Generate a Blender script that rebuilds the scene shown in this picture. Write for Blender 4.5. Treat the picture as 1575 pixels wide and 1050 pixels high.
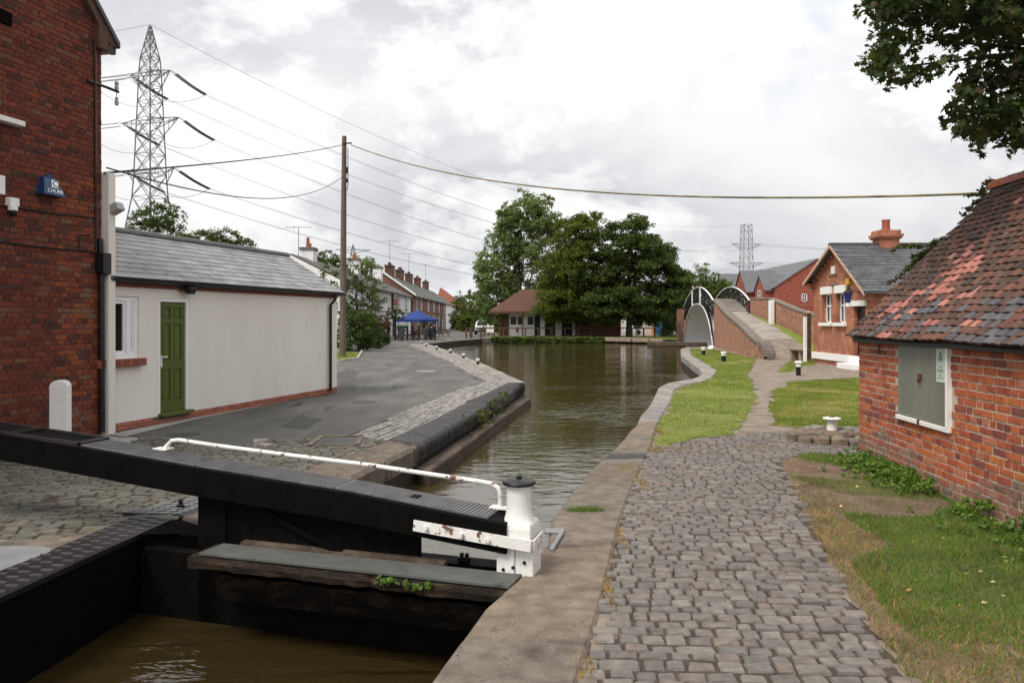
import bpy, bmesh, math, random
import numpy as np
from mathutils import Vector, Matrix
from mathutils.geometry import delaunay_2d_cdt

for o in list(bpy.data.objects):
    bpy.data.objects.remove(o, do_unlink=True)
scene = bpy.context.scene
COL = scene.collection
random.seed(11)
rng = np.random.default_rng(11)

# ------------------------------------------------------------------ camera
F, CX, HY, EYE = 1225.0, 787.5, 493.0, 1.75      # focal length, principal column and horizon of the 1575 px photograph; eye height
cd = bpy.data.cameras.new('camera')
cam = bpy.data.objects.new('camera', cd)
COL.objects.link(cam)
cam.location = (0, 0, EYE)
cam.rotation_euler = (math.pi / 2, 0, 0)
cd.sensor_width = 36.0
cd.lens = 36.0 * F / 1575.0
cd.shift_y = -(525.0 - HY) / 1575.0
cd.clip_start = 0.1
cd.clip_end = 5000
scene.camera = cam

# ------------------------------------------------------------------ sky and sun
SUN_AZ = math.radians(-132)       # measured from +Y towards +X
SUN_EL = math.radians(55)
world = bpy.data.worlds.new('World')
scene.world = world
world.use_nodes = True
nt = world.node_tree
for n in list(nt.nodes):
    nt.nodes.remove(n)
N, L = nt.nodes.new, nt.links.new
out = N('ShaderNodeOutputWorld')
bg = N('ShaderNodeBackground')
bg.inputs['Strength'].default_value = 0.1
sky = N('ShaderNodeTexSky')
sky.sky_type = 'NISHITA'
sky.sun_disc = False
sky.sun_elevation = SUN_EL
sky.sun_rotation = SUN_AZ
tc = N('ShaderNodeTexCoord')
def wmath(op, a, b=None):
    n = N('ShaderNodeMath'); n.operation = op
    for i, q in enumerate((a, b)):
        if isinstance(q, (int, float)): n.inputs[i].default_value = q
        elif q is not None: L(q, n.inputs[i])
    return n.outputs[0]
def wnoise(scale, detail, rough, dist, off):
    mp = N('ShaderNodeMapping'); mp.inputs['Location'].default_value = off
    mp.inputs['Scale'].default_value = (1, 1, 1.7); L(tc.outputs['Generated'], mp.inputs[0])
    n = N('ShaderNodeTexNoise')
    n.inputs['Scale'].default_value = scale; n.inputs['Detail'].default_value = detail
    n.inputs['Roughness'].default_value = rough; n.inputs['Distortion'].default_value = dist
    L(mp.outputs[0], n.inputs['Vector'])
    return n.outputs['Fac']
def wramp(fac, stops):
    r = N('ShaderNodeValToRGB'); e = r.color_ramp.elements
    while len(e) < len(stops): e.new(0.5)
    for i, (p, c) in enumerate(stops):
        e[i].position = p; e[i].color = (c[0], c[1], c[2], 1)
    L(fac, r.inputs[0])
    return r.outputs[0]
SK = (2.2, (2.087, 1.365, 8.333), 3.5, (6.671, 6.043, 0.576))
# layered cloud: soft grey sheets with brighter, harder edged heaps among them
sheet_c = wramp(wnoise(SK[0], 7, 0.55, 0.4, SK[1]), [(0.34, (4.2, 4.3, 4.6)), (0.46, (5.5, 5.55, 5.75)), (0.60, (6.9, 6.9, 6.95))])
heap = wramp(wnoise(SK[2], 12, 0.6, 0.12, SK[3]), [(0.485, (0, 0, 0)), (0.53, (0.45, 0.45, 0.45)), (0.58, (0.75, 0.75, 0.75)), (0.68, (1, 1, 1))])
hmix = N('ShaderNodeMixRGB'); L(heap, hmix.inputs[0]); L(sheet_c, hmix.inputs[1]); hmix.inputs[2].default_value = (8.2, 8.2, 8.15, 1)
cl = hmix.outputs[0]
hole = wramp(wnoise(2.3, 8, 0.55, 0.3, (7.3, 2.6, 5.5)), [(0.58, (0, 0, 0)), (0.68, (0.6, 0.6, 0.6))])
mix = N('ShaderNodeMixRGB')
veil = N('ShaderNodeMixRGB'); veil.inputs[0].default_value = 0.30
L(sky.outputs[0], veil.inputs[1]); veil.inputs[2].default_value = (7.2, 7.6, 8.2, 1)
L(hole, mix.inputs[0]); L(cl, mix.inputs[1]); L(veil.outputs[0], mix.inputs[2])
# an overcast sky is somewhat brighter overhead than at the horizon
sepz = N('ShaderNodeSeparateXYZ'); L(tc.outputs['Generated'], sepz.inputs[0])
gr = wmath('ADD', wmath('MULTIPLY', wmath('MAXIMUM', sepz.outputs['Z'], 0.0), 0.4), 0.92)
grm = N('ShaderNodeMixRGB'); grm.blend_type = 'MULTIPLY'; grm.inputs[0].default_value = 1.0
L(mix.outputs[0], grm.inputs[1]); L(gr, grm.inputs[2])
L(grm.outputs[0], bg.inputs['Color'])
L(bg.outputs[0], out.inputs[0])

sd = bpy.data.lights.new('sun', 'SUN')
sd.energy = 2.3
sd.angle = math.radians(22)
sd.color = (1.0, 0.94, 0.85)
sun = bpy.data.objects.new('sun', sd)
COL.objects.link(sun)
sdir = Vector((math.sin(SUN_AZ) * math.cos(SUN_EL), math.cos(SUN_AZ) * math.cos(SUN_EL), math.sin(SUN_EL)))
sun.rotation_euler = sdir.to_track_quat('Z', 'Y').to_euler()
sun.location = (-20, 0, 40)

vs = scene.view_settings
vs.view_transform = 'Standard'
vs.look = 'None'
vs.exposure = 0.5
vs.gamma = 1.0
vs.use_curve_mapping = False
scene.render.engine = 'CYCLES'

# ------------------------------------------------------------------ measuring helpers
def G(px, py, h=0.0):
    """the point on the level h that stands at this place of the photograph"""
    y = F * (EYE - h) / (py - HY)
    return Vector(((px - CX) / F * y, y, h))
def P(px, py, y):
    return Vector(((px - CX) / F * y, y, EYE - (py - HY) / F * y))
def proj(v):
    if v[1] < 0.05: return None
    return (CX + F * v[0] / v[1], HY - F * (v[2] - EYE) / v[1])
def lerp(a, b, t): return a + (b - a) * t

# ------------------------------------------------------------------ materials
MATS = {}
def ramp_node(nt, fac, cols, lo=0.3, hi=0.7, const=False):
    r = nt.nodes.new('ShaderNodeValToRGB')
    if const: r.color_ramp.interpolation = 'CONSTANT'
    e = r.color_ramp.elements
    while len(e) < len(cols): e.new(0.5)
    k = len(cols)
    for i, c in enumerate(cols):
        e[i].position = (i / k) if const else lo + (hi - lo) * (i / max(1, k - 1))
        e[i].color = (c[0], c[1], c[2], 1)
    nt.links.new(fac, r.inputs[0])
    return r.outputs[0]
def mat(name, cols, scale=4.0, rough=0.8, bump=0.0, bscale=60.0, metal=0.0, rnd=None, spots=None,
        stretch=(1, 1, 1), spec=0.3, lo=0.3, hi=0.7, detail=6, trans=0.0, rough2=None, coat=0.0):
    m = bpy.data.materials.new(name)
    m.use_nodes = True
    nt = m.node_tree
    nd, lk = nt.nodes, nt.links
    b = nd['Principled BSDF']
    geo = nd.new('ShaderNodeNewGeometry')
    mp = nd.new('ShaderNodeMapping'); mp.inputs['Scale'].default_value = stretch
    lk.new(geo.outputs['Position'], mp.inputs[0])
    def noise(sc, det=detail, ro=0.6, dist=0.0):
        n = nd.new('ShaderNodeTexNoise')
        n.inputs['Scale'].default_value = sc; n.inputs['Detail'].default_value = det
        n.inputs['Roughness'].default_value = ro; n.inputs['Distortion'].default_value = dist
        lk.new(mp.outputs[0], n.inputs['Vector'])
        return n.outputs['Fac']
    def mixc(fac, a, c, mode='MIX'):
        x = nd.new('ShaderNodeMixRGB'); x.blend_type = mode
        for i, s in enumerate((fac, a, c)):
            if isinstance(s, (int, float)): x.inputs[i].default_value = s
            elif isinstance(s, (tuple, list)): x.inputs[i].default_value = (s[0], s[1], s[2], 1)
            else: lk.new(s, x.inputs[i])
        return x.outputs[0]
    col = ramp_node(nt, noise(scale), cols, lo, hi)
    if rnd:
        oi = nd.new('ShaderNodeObjectInfo')
        ad = nd.new('ShaderNodeMath'); ad.operation = 'ADD'
        lk.new(oi.outputs['Random'], ad.inputs[0]); lk.new(geo.outputs['Random Per Island'], ad.inputs[1])
        fr = nd.new('ShaderNodeMath'); fr.operation = 'FRACT'
        lk.new(ad.outputs[0], fr.inputs[0])
        rc = ramp_node(nt, fr.outputs[0], rnd, const=True)
        col = mixc(1.0, rc, col, 'MULTIPLY')
    if spots:
        for (sc_, sscale, th, soft) in spots:
            f = ramp_node(nt, noise(sscale, 8, 0.65, 0.4), [(0, 0, 0), (1, 1, 1)], th, th + soft)
            col = mixc(f, col, sc_)
    lk.new(col, b.inputs['Base Color'])
    b.inputs['Roughness'].default_value = rough
    if rough2 is not None:
        rr = nd.new('ShaderNodeMapRange'); rr.inputs['To Min'].default_value = rough; rr.inputs['To Max'].default_value = rough2
        rr.inputs['From Min'].default_value = 0.3; rr.inputs['From Max'].default_value = 0.7
        lk.new(noise(scale * 1.7), rr.inputs['Value']); lk.new(rr.outputs[0], b.inputs['Roughness'])
    b.inputs['Metallic'].default_value = metal
    b.inputs['Specular IOR Level'].default_value = spec
    if coat: b.inputs['Coat Weight'].default_value = coat
    if bump:
        bp = nd.new('ShaderNodeBump'); bp.inputs['Strength'].default_value = 1.0; bp.inputs['Distance'].default_value = bump
        lk.new(noise(bscale, 8, 0.65), bp.inputs['Height']); lk.new(bp.outputs[0], b.inputs['Normal'])
    if trans:
        tr = nd.new('ShaderNodeBsdfTranslucent'); lk.new(mixc(1.0, col, (1.3, 1.5, 0.6), 'MULTIPLY'), tr.inputs[0])
        ms = nd.new('ShaderNodeMixShader'); ms.inputs[0].default_value = trans
        lk.new(b.outputs[0], ms.inputs[1]); lk.new(tr.outputs[0], ms.inputs[2])
        lk.new(ms.outputs[0], nd['Material Output'].inputs[0])
    MATS[name] = m
    return m

# ------------------------------------------------------------------ mesh helpers
def root_loc(o):
    v = Vector((0, 0, 0))
    while o is not None:
        v = v + o.location
        o = o.parent
    return v
def tag(o, label=None, cat=None, group=None, kind=None):
    if label: o['label'] = label
    if cat: o['category'] = cat
    if group: o['group'] = group
    if kind: o['kind'] = kind
    return o
def thing(name, label, cat, loc=(0, 0, 0), group=None):
    o = bpy.data.objects.new(name, None)
    o.empty_display_size = 0.2
    COL.objects.link(o)
    o.location = loc
    return tag(o, label, cat, group)
def link_mesh(name, me, material, parent):
    o = bpy.data.objects.new(name, me)
    COL.objects.link(o)
    if material is not None and not me.materials: me.materials.append(material)
    if parent is not None: o.parent = parent
    return o
def fast(name, V, Fa, material, parent=None, smooth=False, rel=True):
    """mesh from numpy arrays; Fa is (n,3) or (n,4)"""
    V = np.asarray(V, dtype=np.float32); Fa = np.asarray(Fa, dtype=np.int32)
    if parent is not None and rel: V = V - np.array(root_loc(parent), dtype=np.float32)
    me = bpy.data.meshes.new(name)
    k = Fa.shape[1]
    me.vertices.add(len(V)); me.vertices.foreach_set('co', V.ravel())
    me.loops.add(Fa.size); me.loops.foreach_set('vertex_index', Fa.ravel())
    me.polygons.add(len(Fa)); me.polygons.foreach_set('loop_start', np.arange(0, Fa.size, k, dtype=np.int32))
    me.update(calc_edges=True)
    me.validate()
    if smooth: me.polygons.foreach_set('use_smooth', np.ones(len(Fa), dtype=bool))
    return link_mesh(name, me, material, parent)
class MB:
    def __init__(s): s.v, s.f = [], []
    def add(s, vs, fs):
        b = len(s.v); s.v += [Vector(v) for v in vs]; s.f += [tuple(i + b for i in f) for f in fs]; return s
    def box(s, c, d, rz=0.0, R=None):
        c = Vector(c); R = R or Matrix.Rotation(rz, 3, 'Z')
        vs = [c + R @ Vector((x * d[0] / 2, y * d[1] / 2, z * d[2] / 2)) for x in (-1, 1) for y in (-1, 1) for z in (-1, 1)]
        return s.add(vs, [(0, 1, 3, 2), (4, 6, 7, 5), (0, 4, 5, 1), (2, 3, 7, 6), (0, 2, 6, 4), (1, 5, 7, 3)])
    def slab(s, poly, z0, z1):
        n = len(poly); a = sum(poly[i][0] * poly[(i + 1) % n][1] - poly[(i + 1) % n][0] * poly[i][1] for i in range(n))
        if a < 0: poly = poly[::-1]
        vs = [(p[0], p[1], z0) for p in poly] + [(p[0], p[1], z1) for p in poly]
        return s.add(vs, [tuple(range(n))[::-1], tuple(range(n, 2 * n))] + [(i, (i + 1) % n, n + (i + 1) % n, n + i) for i in range(n)])
    def ext(s, poly, vec):
        """extrude a planar 3-D polygon along vec"""
        vec = Vector(vec); n = len(poly); poly = [Vector(p) for p in poly]
        nrm = Vector((0, 0, 0))
        for i in range(n): nrm += poly[i].cross(poly[(i + 1) % n])
        if nrm.dot(vec) < 0: poly = poly[::-1]
        vs = poly + [p + vec for p in poly]
        return s.add(vs, [tuple(range(n))[::-1], tuple(range(n, 2 * n))] + [(i, (i + 1) % n, n + (i + 1) % n, n + i) for i in range(n)])
    def bar(s, a, b, w, h=None, up=(0, 0, 1)):
        a, b = Vector(a), Vector(b); h = h or w
        d = (b - a); ln = d.length
        if ln < 1e-6: return s
        d.normalize(); u = Vector(up)
        if abs(d.dot(u)) > 0.98: u = Vector((1, 0, 0))
        x = d.cross(u).normalized(); z = x.cross(d)
        R = Matrix((x, d, z)).transposed()
        return s.box((a + b) / 2, (w, ln, h), R=R)
    def tube(s, pts, r, n=8, caps=True):
        pts = [Vector(p) for p in pts]; k = len(pts)
        rs = r if isinstance(r, (list, tuple)) else [r] * k
        prev = None; vs = []; fs = []
        for i, p in enumerate(pts):
            d = (pts[min(i + 1, k - 1)] - pts[max(i - 1, 0)]).normalized()
            if prev is None:
                u = Vector((0, 0, 1)) if abs(d.z) < 0.9 else Vector((1, 0, 0))
                x = d.cross(u).normalized()
            else:
                x = (prev - d * prev.dot(d)).normalized()
            prev = x; y = d.cross(x)
            for j in range(n):
                a = 2 * math.pi * j / n
                vs.append(p + (x * math.cos(a) + y * math.sin(a)) * rs[i])
        for i in range(k - 1):
            for j in range(n):
                fs.append((i * n + j, i * n + (j + 1) % n, (i + 1) * n + (j + 1) % n, (i + 1) * n + j))
        if caps: fs += [tuple(range(n))[::-1], tuple(range((k - 1) * n, k * n))]
        return s.add(vs, fs)
    def lathe(s, c, prof, n=16, jitter=0.0):
        c = Vector(c); vs = []; fs = []; k = len(prof)
        for (r, z) in prof:
            for j in range(n):
                a = 2 * math.pi * j / n
                q = r * (1 + random.uniform(-jitter, jitter))
                vs.append(c + Vector((q * math.cos(a), q * math.sin(a), z)))
        for i in range(k - 1):
            for j in range(n): fs.append((i * n + j, i * n + (j + 1) % n, (i + 1) * n + (j + 1) % n, (i + 1) * n + j))
        fs += [tuple(range(n))[::-1], tuple(range((k - 1) * n, k * n))]
        return s.add(vs, fs)
    def poly(s, pts): return s.add(pts, [tuple(range(len(pts)))])
    def build(s, name, material, parent=None, smooth=False, bevel=0.0, rel=True, seg=1, kind=None):
        off = root_loc(parent) if (parent is not None and rel) else Vector((0, 0, 0))
        me = bpy.data.meshes.new(name)
        me.from_pydata([tuple(v - off) for v in s.v], [], s.f)
        if bevel:
            bm = bmesh.new(); bm.from_mesh(me)
            es = [e for e in bm.edges if len(e.link_faces) == 2 and e.calc_face_angle(0) > 0.6]
            bmesh.ops.bevel(bm, geom=es, offset=bevel, segments=seg, affect='EDGES', clamp_overlap=True)
            bm.to_mesh(me); bm.free()
        if smooth:
            for p in me.polygons: p.use_smooth = True
            try: me.set_sharp_from_angle(angle=math.radians(40))
            except Exception: pass
        me.update()
        o = link_mesh(name, me, material, parent)
        if kind: o['kind'] = kind
        return o
def struct(o): o['kind'] = 'structure'; return o

def copy_tree(o, parent=None):
    c = o.copy(); COL.objects.link(c); c.parent = parent
    for ch in list(o.children): copy_tree(ch, c)
    return c

# --- pieces: bricks, setts, tiles, slates. Largest 300 in view are objects, the rest one "stuff" part
def tmpl_block(seed, cut=0.06, inset=0.05, wob=0.02, skew=0.0):
    """unit block, x,y in +-.5 and z 0..1 with softened upper edges"""
    r = random.Random(seed)
    sk = {c: (r.uniform(-skew, skew), r.uniform(-skew, skew)) for c in ((-1, -1), (1, -1), (1, 1), (-1, 1))}
    def ring(sc, z, w):
        pts = []
        for (sx, sy) in ((-1, -1), (1, -1), (1, 1), (-1, 1)):
            pa = (sx * (0.5 - cut) * sc, sy * 0.5 * sc); pb = (sx * 0.5 * sc, sy * (0.5 - cut) * sc)
            pr = [pa, pb] if (sx * sy) > 0 else [pb, pa]
            if (sx, sy) == (-1, -1): pr = [pb, pa]
            if (sx, sy) == (1, -1): pr = [pa, pb]
            if (sx, sy) == (1, 1): pr = [pb, pa]
            if (sx, sy) == (-1, 1): pr = [pa, pb]
            for p in pr: pts.append((p[0] + sk[(sx, sy)][0] + r.uniform(-w, w), p[1] + sk[(sx, sy)][1] + r.uniform(-w, w), z + r.uniform(-w, w) * 0.6))
        return pts
    base = ring(1.0, 0.0, 0)
    sh = ring(1.0, 0.86, wob); top = ring(1 - 2 * inset, 0.975, wob)
    vs = base + sh + top + [(r.uniform(-.1, .1), r.uniform(-.1, .1), 1.0 + r.uniform(-wob, wob))]
    fs = []
    for k in (0, 8):
        for j in range(8): fs.append((k + j, k + (j + 1) % 8, k + 8 + (j + 1) % 8, k + 8 + j))
    for j in range(8): fs.append((16 + j, 16 + (j + 1) % 8, 24))
    return vs, fs
def pieces(parent, name, plist, templs, nmax=300, smooth=False, rest='stuff_name'):
    """plist: (location, 3x3 rotation, size, material)"""
    off = root_loc(parent)
    sc = []
    for i, (p, R, s, m) in enumerate(plist):
        q = proj(p); d = (Vector(p) - Vector((0, 0, EYE))).length
        vis = q is not None and -30 < q[0] < 1605 and -30 < q[1] < 1080
        sc.append((F * max(s[0], s[1]) / d if vis else 0.0, i))
    sc.sort(reverse=True)
    single = set(i for (v, i) in sc[:nmax] if v > 7.0)
    meshes = {}
    jv, jf, jm, mats = [], [], [], []
    for i, (p, R, s, m) in enumerate(plist):
        k = (i * 7 + i // 5) % len(templs)
        vs, fs = templs[k]
        if i in single:
            key = (k, m.name)
            if key not in meshes:
                me = bpy.data.meshes.new(name); me.from_pydata(vs, [], fs); me.materials.append(m)
                if smooth:
                    for pp in me.polygons: pp.use_smooth = True
                meshes[key] = me
            o = bpy.data.objects.new(name, meshes[key]); COL.objects.link(o); o.parent = parent
            o.matrix_local = Matrix.Translation(Vector(p) - off) @ R.to_4x4() @ Matrix.Diagonal((s[0], s[1], s[2], 1))
        else:
            b = len(jv)
            for v in vs: jv.append(tuple(Vector(p) - off + R @ Vector((v[0] * s[0], v[1] * s[1], v[2] * s[2]))))
            if m not in mats: mats.append(m)
            mi = mats.index(m)
            for f in fs: jf.append(tuple(x + b for x in f)); jm.append(mi)
    if jf:
        me = bpy.data.meshes.new(rest); me.from_pydata(jv, [], jf)
        for m in mats: me.materials.append(m)
        me.polygons.foreach_set('material_index', jm)
        if smooth:
            for pp in me.polygons: pp.use_smooth = True
        o = link_mesh(rest, me, None, parent); o['kind'] = 'stuff'
def inpoly(x, y, poly):
    c = False; n = len(poly); j = n - 1
    for i in range(n):
        xi, yi, xj, yj = poly[i][0], poly[i][1], poly[j][0], poly[j][1]
        if (yi > y) != (yj > y) and x < (xj - xi) * (y - yi) / (yj - yi) + xi: c = not c
        j = i
    return c
def inpoly_np(X, Y, poly):
    c = np.zeros(len(X), bool); n = len(poly); j = n - 1
    for i in range(n):
        xi, yi, xj, yj = poly[i][0], poly[i][1], poly[j][0], poly[j][1]
        if yi != yj:
            c ^= ((yi > Y) != (yj > Y)) & (X < (xj - xi) * (Y - yi) / (yj - yi) + xi)
        j = i
    return c
def resample(pts, step):
    pts = [Vector(p) for p in pts]; out = [pts[0]]; acc = 0.0
    for a, b in zip(pts, pts[1:]):
        d = (b - a).length; t = step - acc
        while t < d:
            out.append(a + (b - a) * (t / d)); t += step
        acc = (acc + d) % step
    out.append(pts[-1]); return out
def along(pts, t):
    """point at fraction t of the polyline"""
    pts = [Vector(p) for p in pts]; ls = [(b - a).length for a, b in zip(pts, pts[1:])]; T = sum(ls) * t
    for (a, b, l) in zip(pts, pts[1:], ls):
        if T <= l or l == ls[-1] and b is pts[-1]: return a + (b - a) * min(1.0, T / l if l else 0)
        T -= l
    return pts[-1]
def rough(poly, amp=0.08, step=0.3, seed=1):
    """break the straight edges of an outline up"""
    r = random.Random(seed); out = []
    for a, b in zip(poly, list(poly[1:]) + [poly[0]]):
        a, b = Vector((a[0], a[1], 0)), Vector((b[0], b[1], 0)); k = max(1, min(60, int((b - a).length / step)))
        for i in range(k): out.append(a + (b - a) * (i / k) + Vector((r.uniform(-amp, amp), r.uniform(-amp, amp), 0)))
    return out
def sheet(name, poly, z, material, parent=None):
    """flat polygon at height z (possibly concave), as triangles"""
    pv = [Vector((p[0], p[1])) for p in poly]; n = len(pv)
    r = delaunay_2d_cdt(pv, [(i, (i + 1) % n) for i in range(n)], [], 0, 1e-5)
    V = [(v.x, v.y, z) for v in r[0]]; Fs = []
    for f in r[2]:
        cx = sum(V[i][0] for i in f) / len(f); cy = sum(V[i][1] for i in f) / len(f)
        if inpoly(cx, cy, poly): Fs.append(f)
    mb = MB(); mb.add(V, Fs)
    for i, f in enumerate(mb.f):
        a, b, c = [mb.v[j] for j in f[:3]]
        if (b - a).cross(c - a).z < 0: mb.f[i] = f[::-1]
    return mb.build(name, material, parent)
def bed(name, poly, step, z0, z1, material, seed=0):
    """uneven bed of earth inside an outline: a grid whose height wanders between z0 and z1"""
    xs = [p[0] for p in poly]; ys = [p[1] for p in poly]
    nx, ny = int((max(xs) - min(xs)) / step) + 2, int((max(ys) - min(ys)) / step) + 2
    gx_, gy_ = np.meshgrid(min(xs) + step * np.arange(nx), min(ys) + step * np.arange(ny), indexing='ij')
    r = np.random.default_rng(seed)
    h = np.zeros_like(gx_)
    for k in range(14):
        a = r.uniform(0, 6.28); f = r.uniform(1.2, 9); h += np.sin((gx_ * np.cos(a) + gy_ * np.sin(a)) * f + r.uniform(0, 6)) / (1 + f * .25)
    h += r.normal(0, .35, h.shape)
    h = (h - h.min()) / (h.max() - h.min())
    V = np.column_stack([gx_.ravel(), gy_.ravel(), (z0 + (z1 - z0) * h).ravel()])
    i, j = np.meshgrid(np.arange(nx - 1), np.arange(ny - 1), indexing='ij'); q = (i * ny + j).ravel()
    Fq = np.column_stack([q, q + ny, q + ny + 1, q + 1])
    c = V[Fq].mean(axis=1); Fq = Fq[inpoly_np(c[:, 0], c[:, 1], poly)]
    used, inv = np.unique(Fq, return_inverse=True)
    return fast(name, V[used], inv.reshape(-1, 4), material, None, smooth=True)
def text_mesh(name, body, size, M, material, parent, depth=0.002, align='CENTER'):
    cu = bpy.data.curves.new(name, 'FONT'); cu.body = body; cu.size = size; cu.align_x = align; cu.align_y = 'CENTER'; cu.extrude = depth
    t = bpy.data.objects.new(name + '_tmp', cu); COL.objects.link(t)
    dg = bpy.context.evaluated_depsgraph_get()
    me = bpy.data.meshes.new_from_object(t.evaluated_get(dg))
    bpy.data.objects.remove(t, do_unlink=True)
    me.materials.clear()
    me.transform(Matrix.Translation(-root_loc(parent)) @ M)
    return link_mesh(name, me, material, parent)

# ================================================================== materials
mat('ground', [(0.16, 0.12, 0.085), (0.22, 0.18, 0.14), (0.28, 0.235, 0.19)], 2.5, 0.95, 0.012, 45, spots=[((0.10, 0.12, 0.03), 0.9, 0.60, 0.1)])
mat('soil', [(0.10, 0.06, 0.04), (0.16, 0.105, 0.075), (0.2, 0.14, 0.105)], 3.5, 0.95, 0.02, 30, spots=[((0.3, 0.25, 0.2), 55, 0.72, 0.04)])
mat('joint', [(0.045, 0.034, 0.025), (0.10, 0.078, 0.06)], 6, 0.95, 0.015, 60, spots=[((0.16, 0.09, 0.035), 2.2, 0.6, 0.12), ((0.05, 0.07, 0.02), 3.5, 0.66, 0.08)])
mat('tarmac', [(0.075, 0.072, 0.066), (0.105, 0.10, 0.092), (0.15, 0.142, 0.13)], 0.8, 0.85, 0.008, 130, detail=12, stretch=(1.6, .45, 1), spots=[((0.055, 0.053, 0.05), 0.9, 0.60, 0.03), ((0.17, 0.16, 0.145), 2.2, 0.63, 0.12), ((0.24, 0.23, 0.215), 90, 0.66, 0.05), ((0.03, 0.03, 0.03), 120, 0.66, 0.05)])
mat('tarmac_patch', [(0.06, 0.058, 0.055), (0.085, 0.081, 0.076)], 1.5, 0.85, 0.008, 130, detail=12, spots=[((0.2, 0.195, 0.185), 90, 0.68, 0.05)])
mat('lawn', [(0.10, 0.145, 0.02), (0.16, 0.2, 0.035), (0.22, 0.23, 0.055)], 1.6, 0.95, 0.02, 70, spots=[((0.26, 0.215, 0.10), 1.1, 0.57, 0.10), ((0.25, 0.2, 0.15), 0.8, 0.68, 0.06), ((0.06, 0.1, 0.015), 30, 0.6, 0.1)])
mat('path_dirt', [(0.15, 0.115, 0.088), (0.225, 0.18, 0.143), (0.3, 0.25, 0.205)], 2.6, 0.95, 0.02, 45, detail=12, spots=[((0.12, 0.12, 0.05), 1.3, 0.61, 0.08), ((0.12, 0.09, 0.068), 3.5, 0.62, 0.1), ((0.42, 0.39, 0.36), 55, 0.65, 0.04)])
SETT_RND = [(0.125, 0.11, 0.098), (0.15, 0.132, 0.117), (0.165, 0.147, 0.13), (0.135, 0.122, 0.112), (0.155, 0.138, 0.122), (0.18, 0.16, 0.14), (0.145, 0.123, 0.107), (0.14, 0.128, 0.118), (0.16, 0.13, 0.112), (0.13, 0.115, 0.104)]
mat('sett', [(0.72, 0.7, 0.68), (1.0, 1.0, 1.0), (1.35, 1.32, 1.28)], 14, 0.62, 0.006, 55, rnd=SETT_RND, spec=0.35, detail=9, rough2=0.85, spots=[((0.24, 0.22, 0.2), 40, 0.70, 0.06)])
mat('sett_mossy', [(0.7, 0.68, 0.66), (1.0, 1.0, 1.0), (1.3, 1.28, 1.24)], 14, 0.7, 0.006, 55, rnd=[(0.11, 0.105, 0.085), (0.14, 0.13, 0.105), (0.095, 0.09, 0.075), (0.125, 0.12, 0.1), (0.155, 0.142, 0.115)], spots=[((0.13, 0.085, 0.03), 3.5, 0.6, 0.1), ((0.07, 0.09, 0.03), 5, 0.63, 0.08)])
mat('sett_pale', [(0.72, 0.7, 0.68), (1.0, 1.0, 1.0), (1.3, 1.28, 1.24)], 14, 0.6, 0.006, 55, rnd=[(0.2, 0.19, 0.17), (0.25, 0.235, 0.21), (0.17, 0.163, 0.15), (0.23, 0.215, 0.195), (0.28, 0.26, 0.23)], spec=0.35)
mat('coping', [(0.12, 0.096, 0.076), (0.185, 0.152, 0.122), (0.25, 0.21, 0.172)], 6.5, 0.9, 0.014, 70, rnd=[(1, 1, 1), (0.85, 0.83, 0.82), (1.12, 1.06, 0.98), (0.95, 0.97, 1.0)], detail=10, spots=[((0.065, 0.05, 0.04), 1.9, 0.57, 0.14), ((0.14, 0.10, 0.075), 7, 0.6, 0.1), ((0.08, 0.065, 0.052), 26, 0.6, 0.06), ((0.52, 0.48, 0.42), 70, 0.655, 0.03)])
mat('coping_grey', [(0.16, 0.155, 0.15), (0.24, 0.225, 0.205), (0.3, 0.285, 0.26)], 3, 0.9, 0.006, 90, rnd=[(1, 1, 1), (0.85, 0.84, 0.84), (1.12, 1.06, 0.98)], detail=10, spots=[((0.09, 0.075, 0.06), 1.5, 0.62, 0.1)])
mat('blue_brick', [(0.75, 0.75, 0.76), (1, 1, 1), (1.3, 1.3, 1.3)], 12, 0.42, 0.003, 70, rnd=[(0.034, 0.032, 0.032), (0.043, 0.04, 0.04), (0.027, 0.025, 0.025), (0.052, 0.048, 0.047)], spec=0.25, rough2=0.7, spots=[((0.13, 0.118, 0.1), 6, 0.68, 0.1)])
mat('wet_stone', [(0.018, 0.014, 0.01), (0.035, 0.028, 0.02), (0.06, 0.048, 0.035)], 2.5, 0.8, 0.03, 9, spots=[((0.03, 0.04, 0.012), 2.0, 0.6, 0.1)])
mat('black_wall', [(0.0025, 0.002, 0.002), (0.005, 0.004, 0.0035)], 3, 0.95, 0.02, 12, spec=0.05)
mat('wet_timber', [(0.035, 0.024, 0.016), (0.075, 0.053, 0.037), (0.13, 0.1, 0.07)], 5, 0.8, 0.015, 30, stretch=(1, 0.25, 2.5), spots=[((0.28, 0.25, 0.19), 3.0, 0.70, 0.06)])
mat('concrete', [(0.24, 0.22, 0.2), (0.33, 0.31, 0.285), (0.4, 0.38, 0.35)], 1.5, 0.9, 0.006, 70, detail=10, spots=[((0.16, 0.14, 0.12), 0.9, 0.63, 0.1)])

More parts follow.
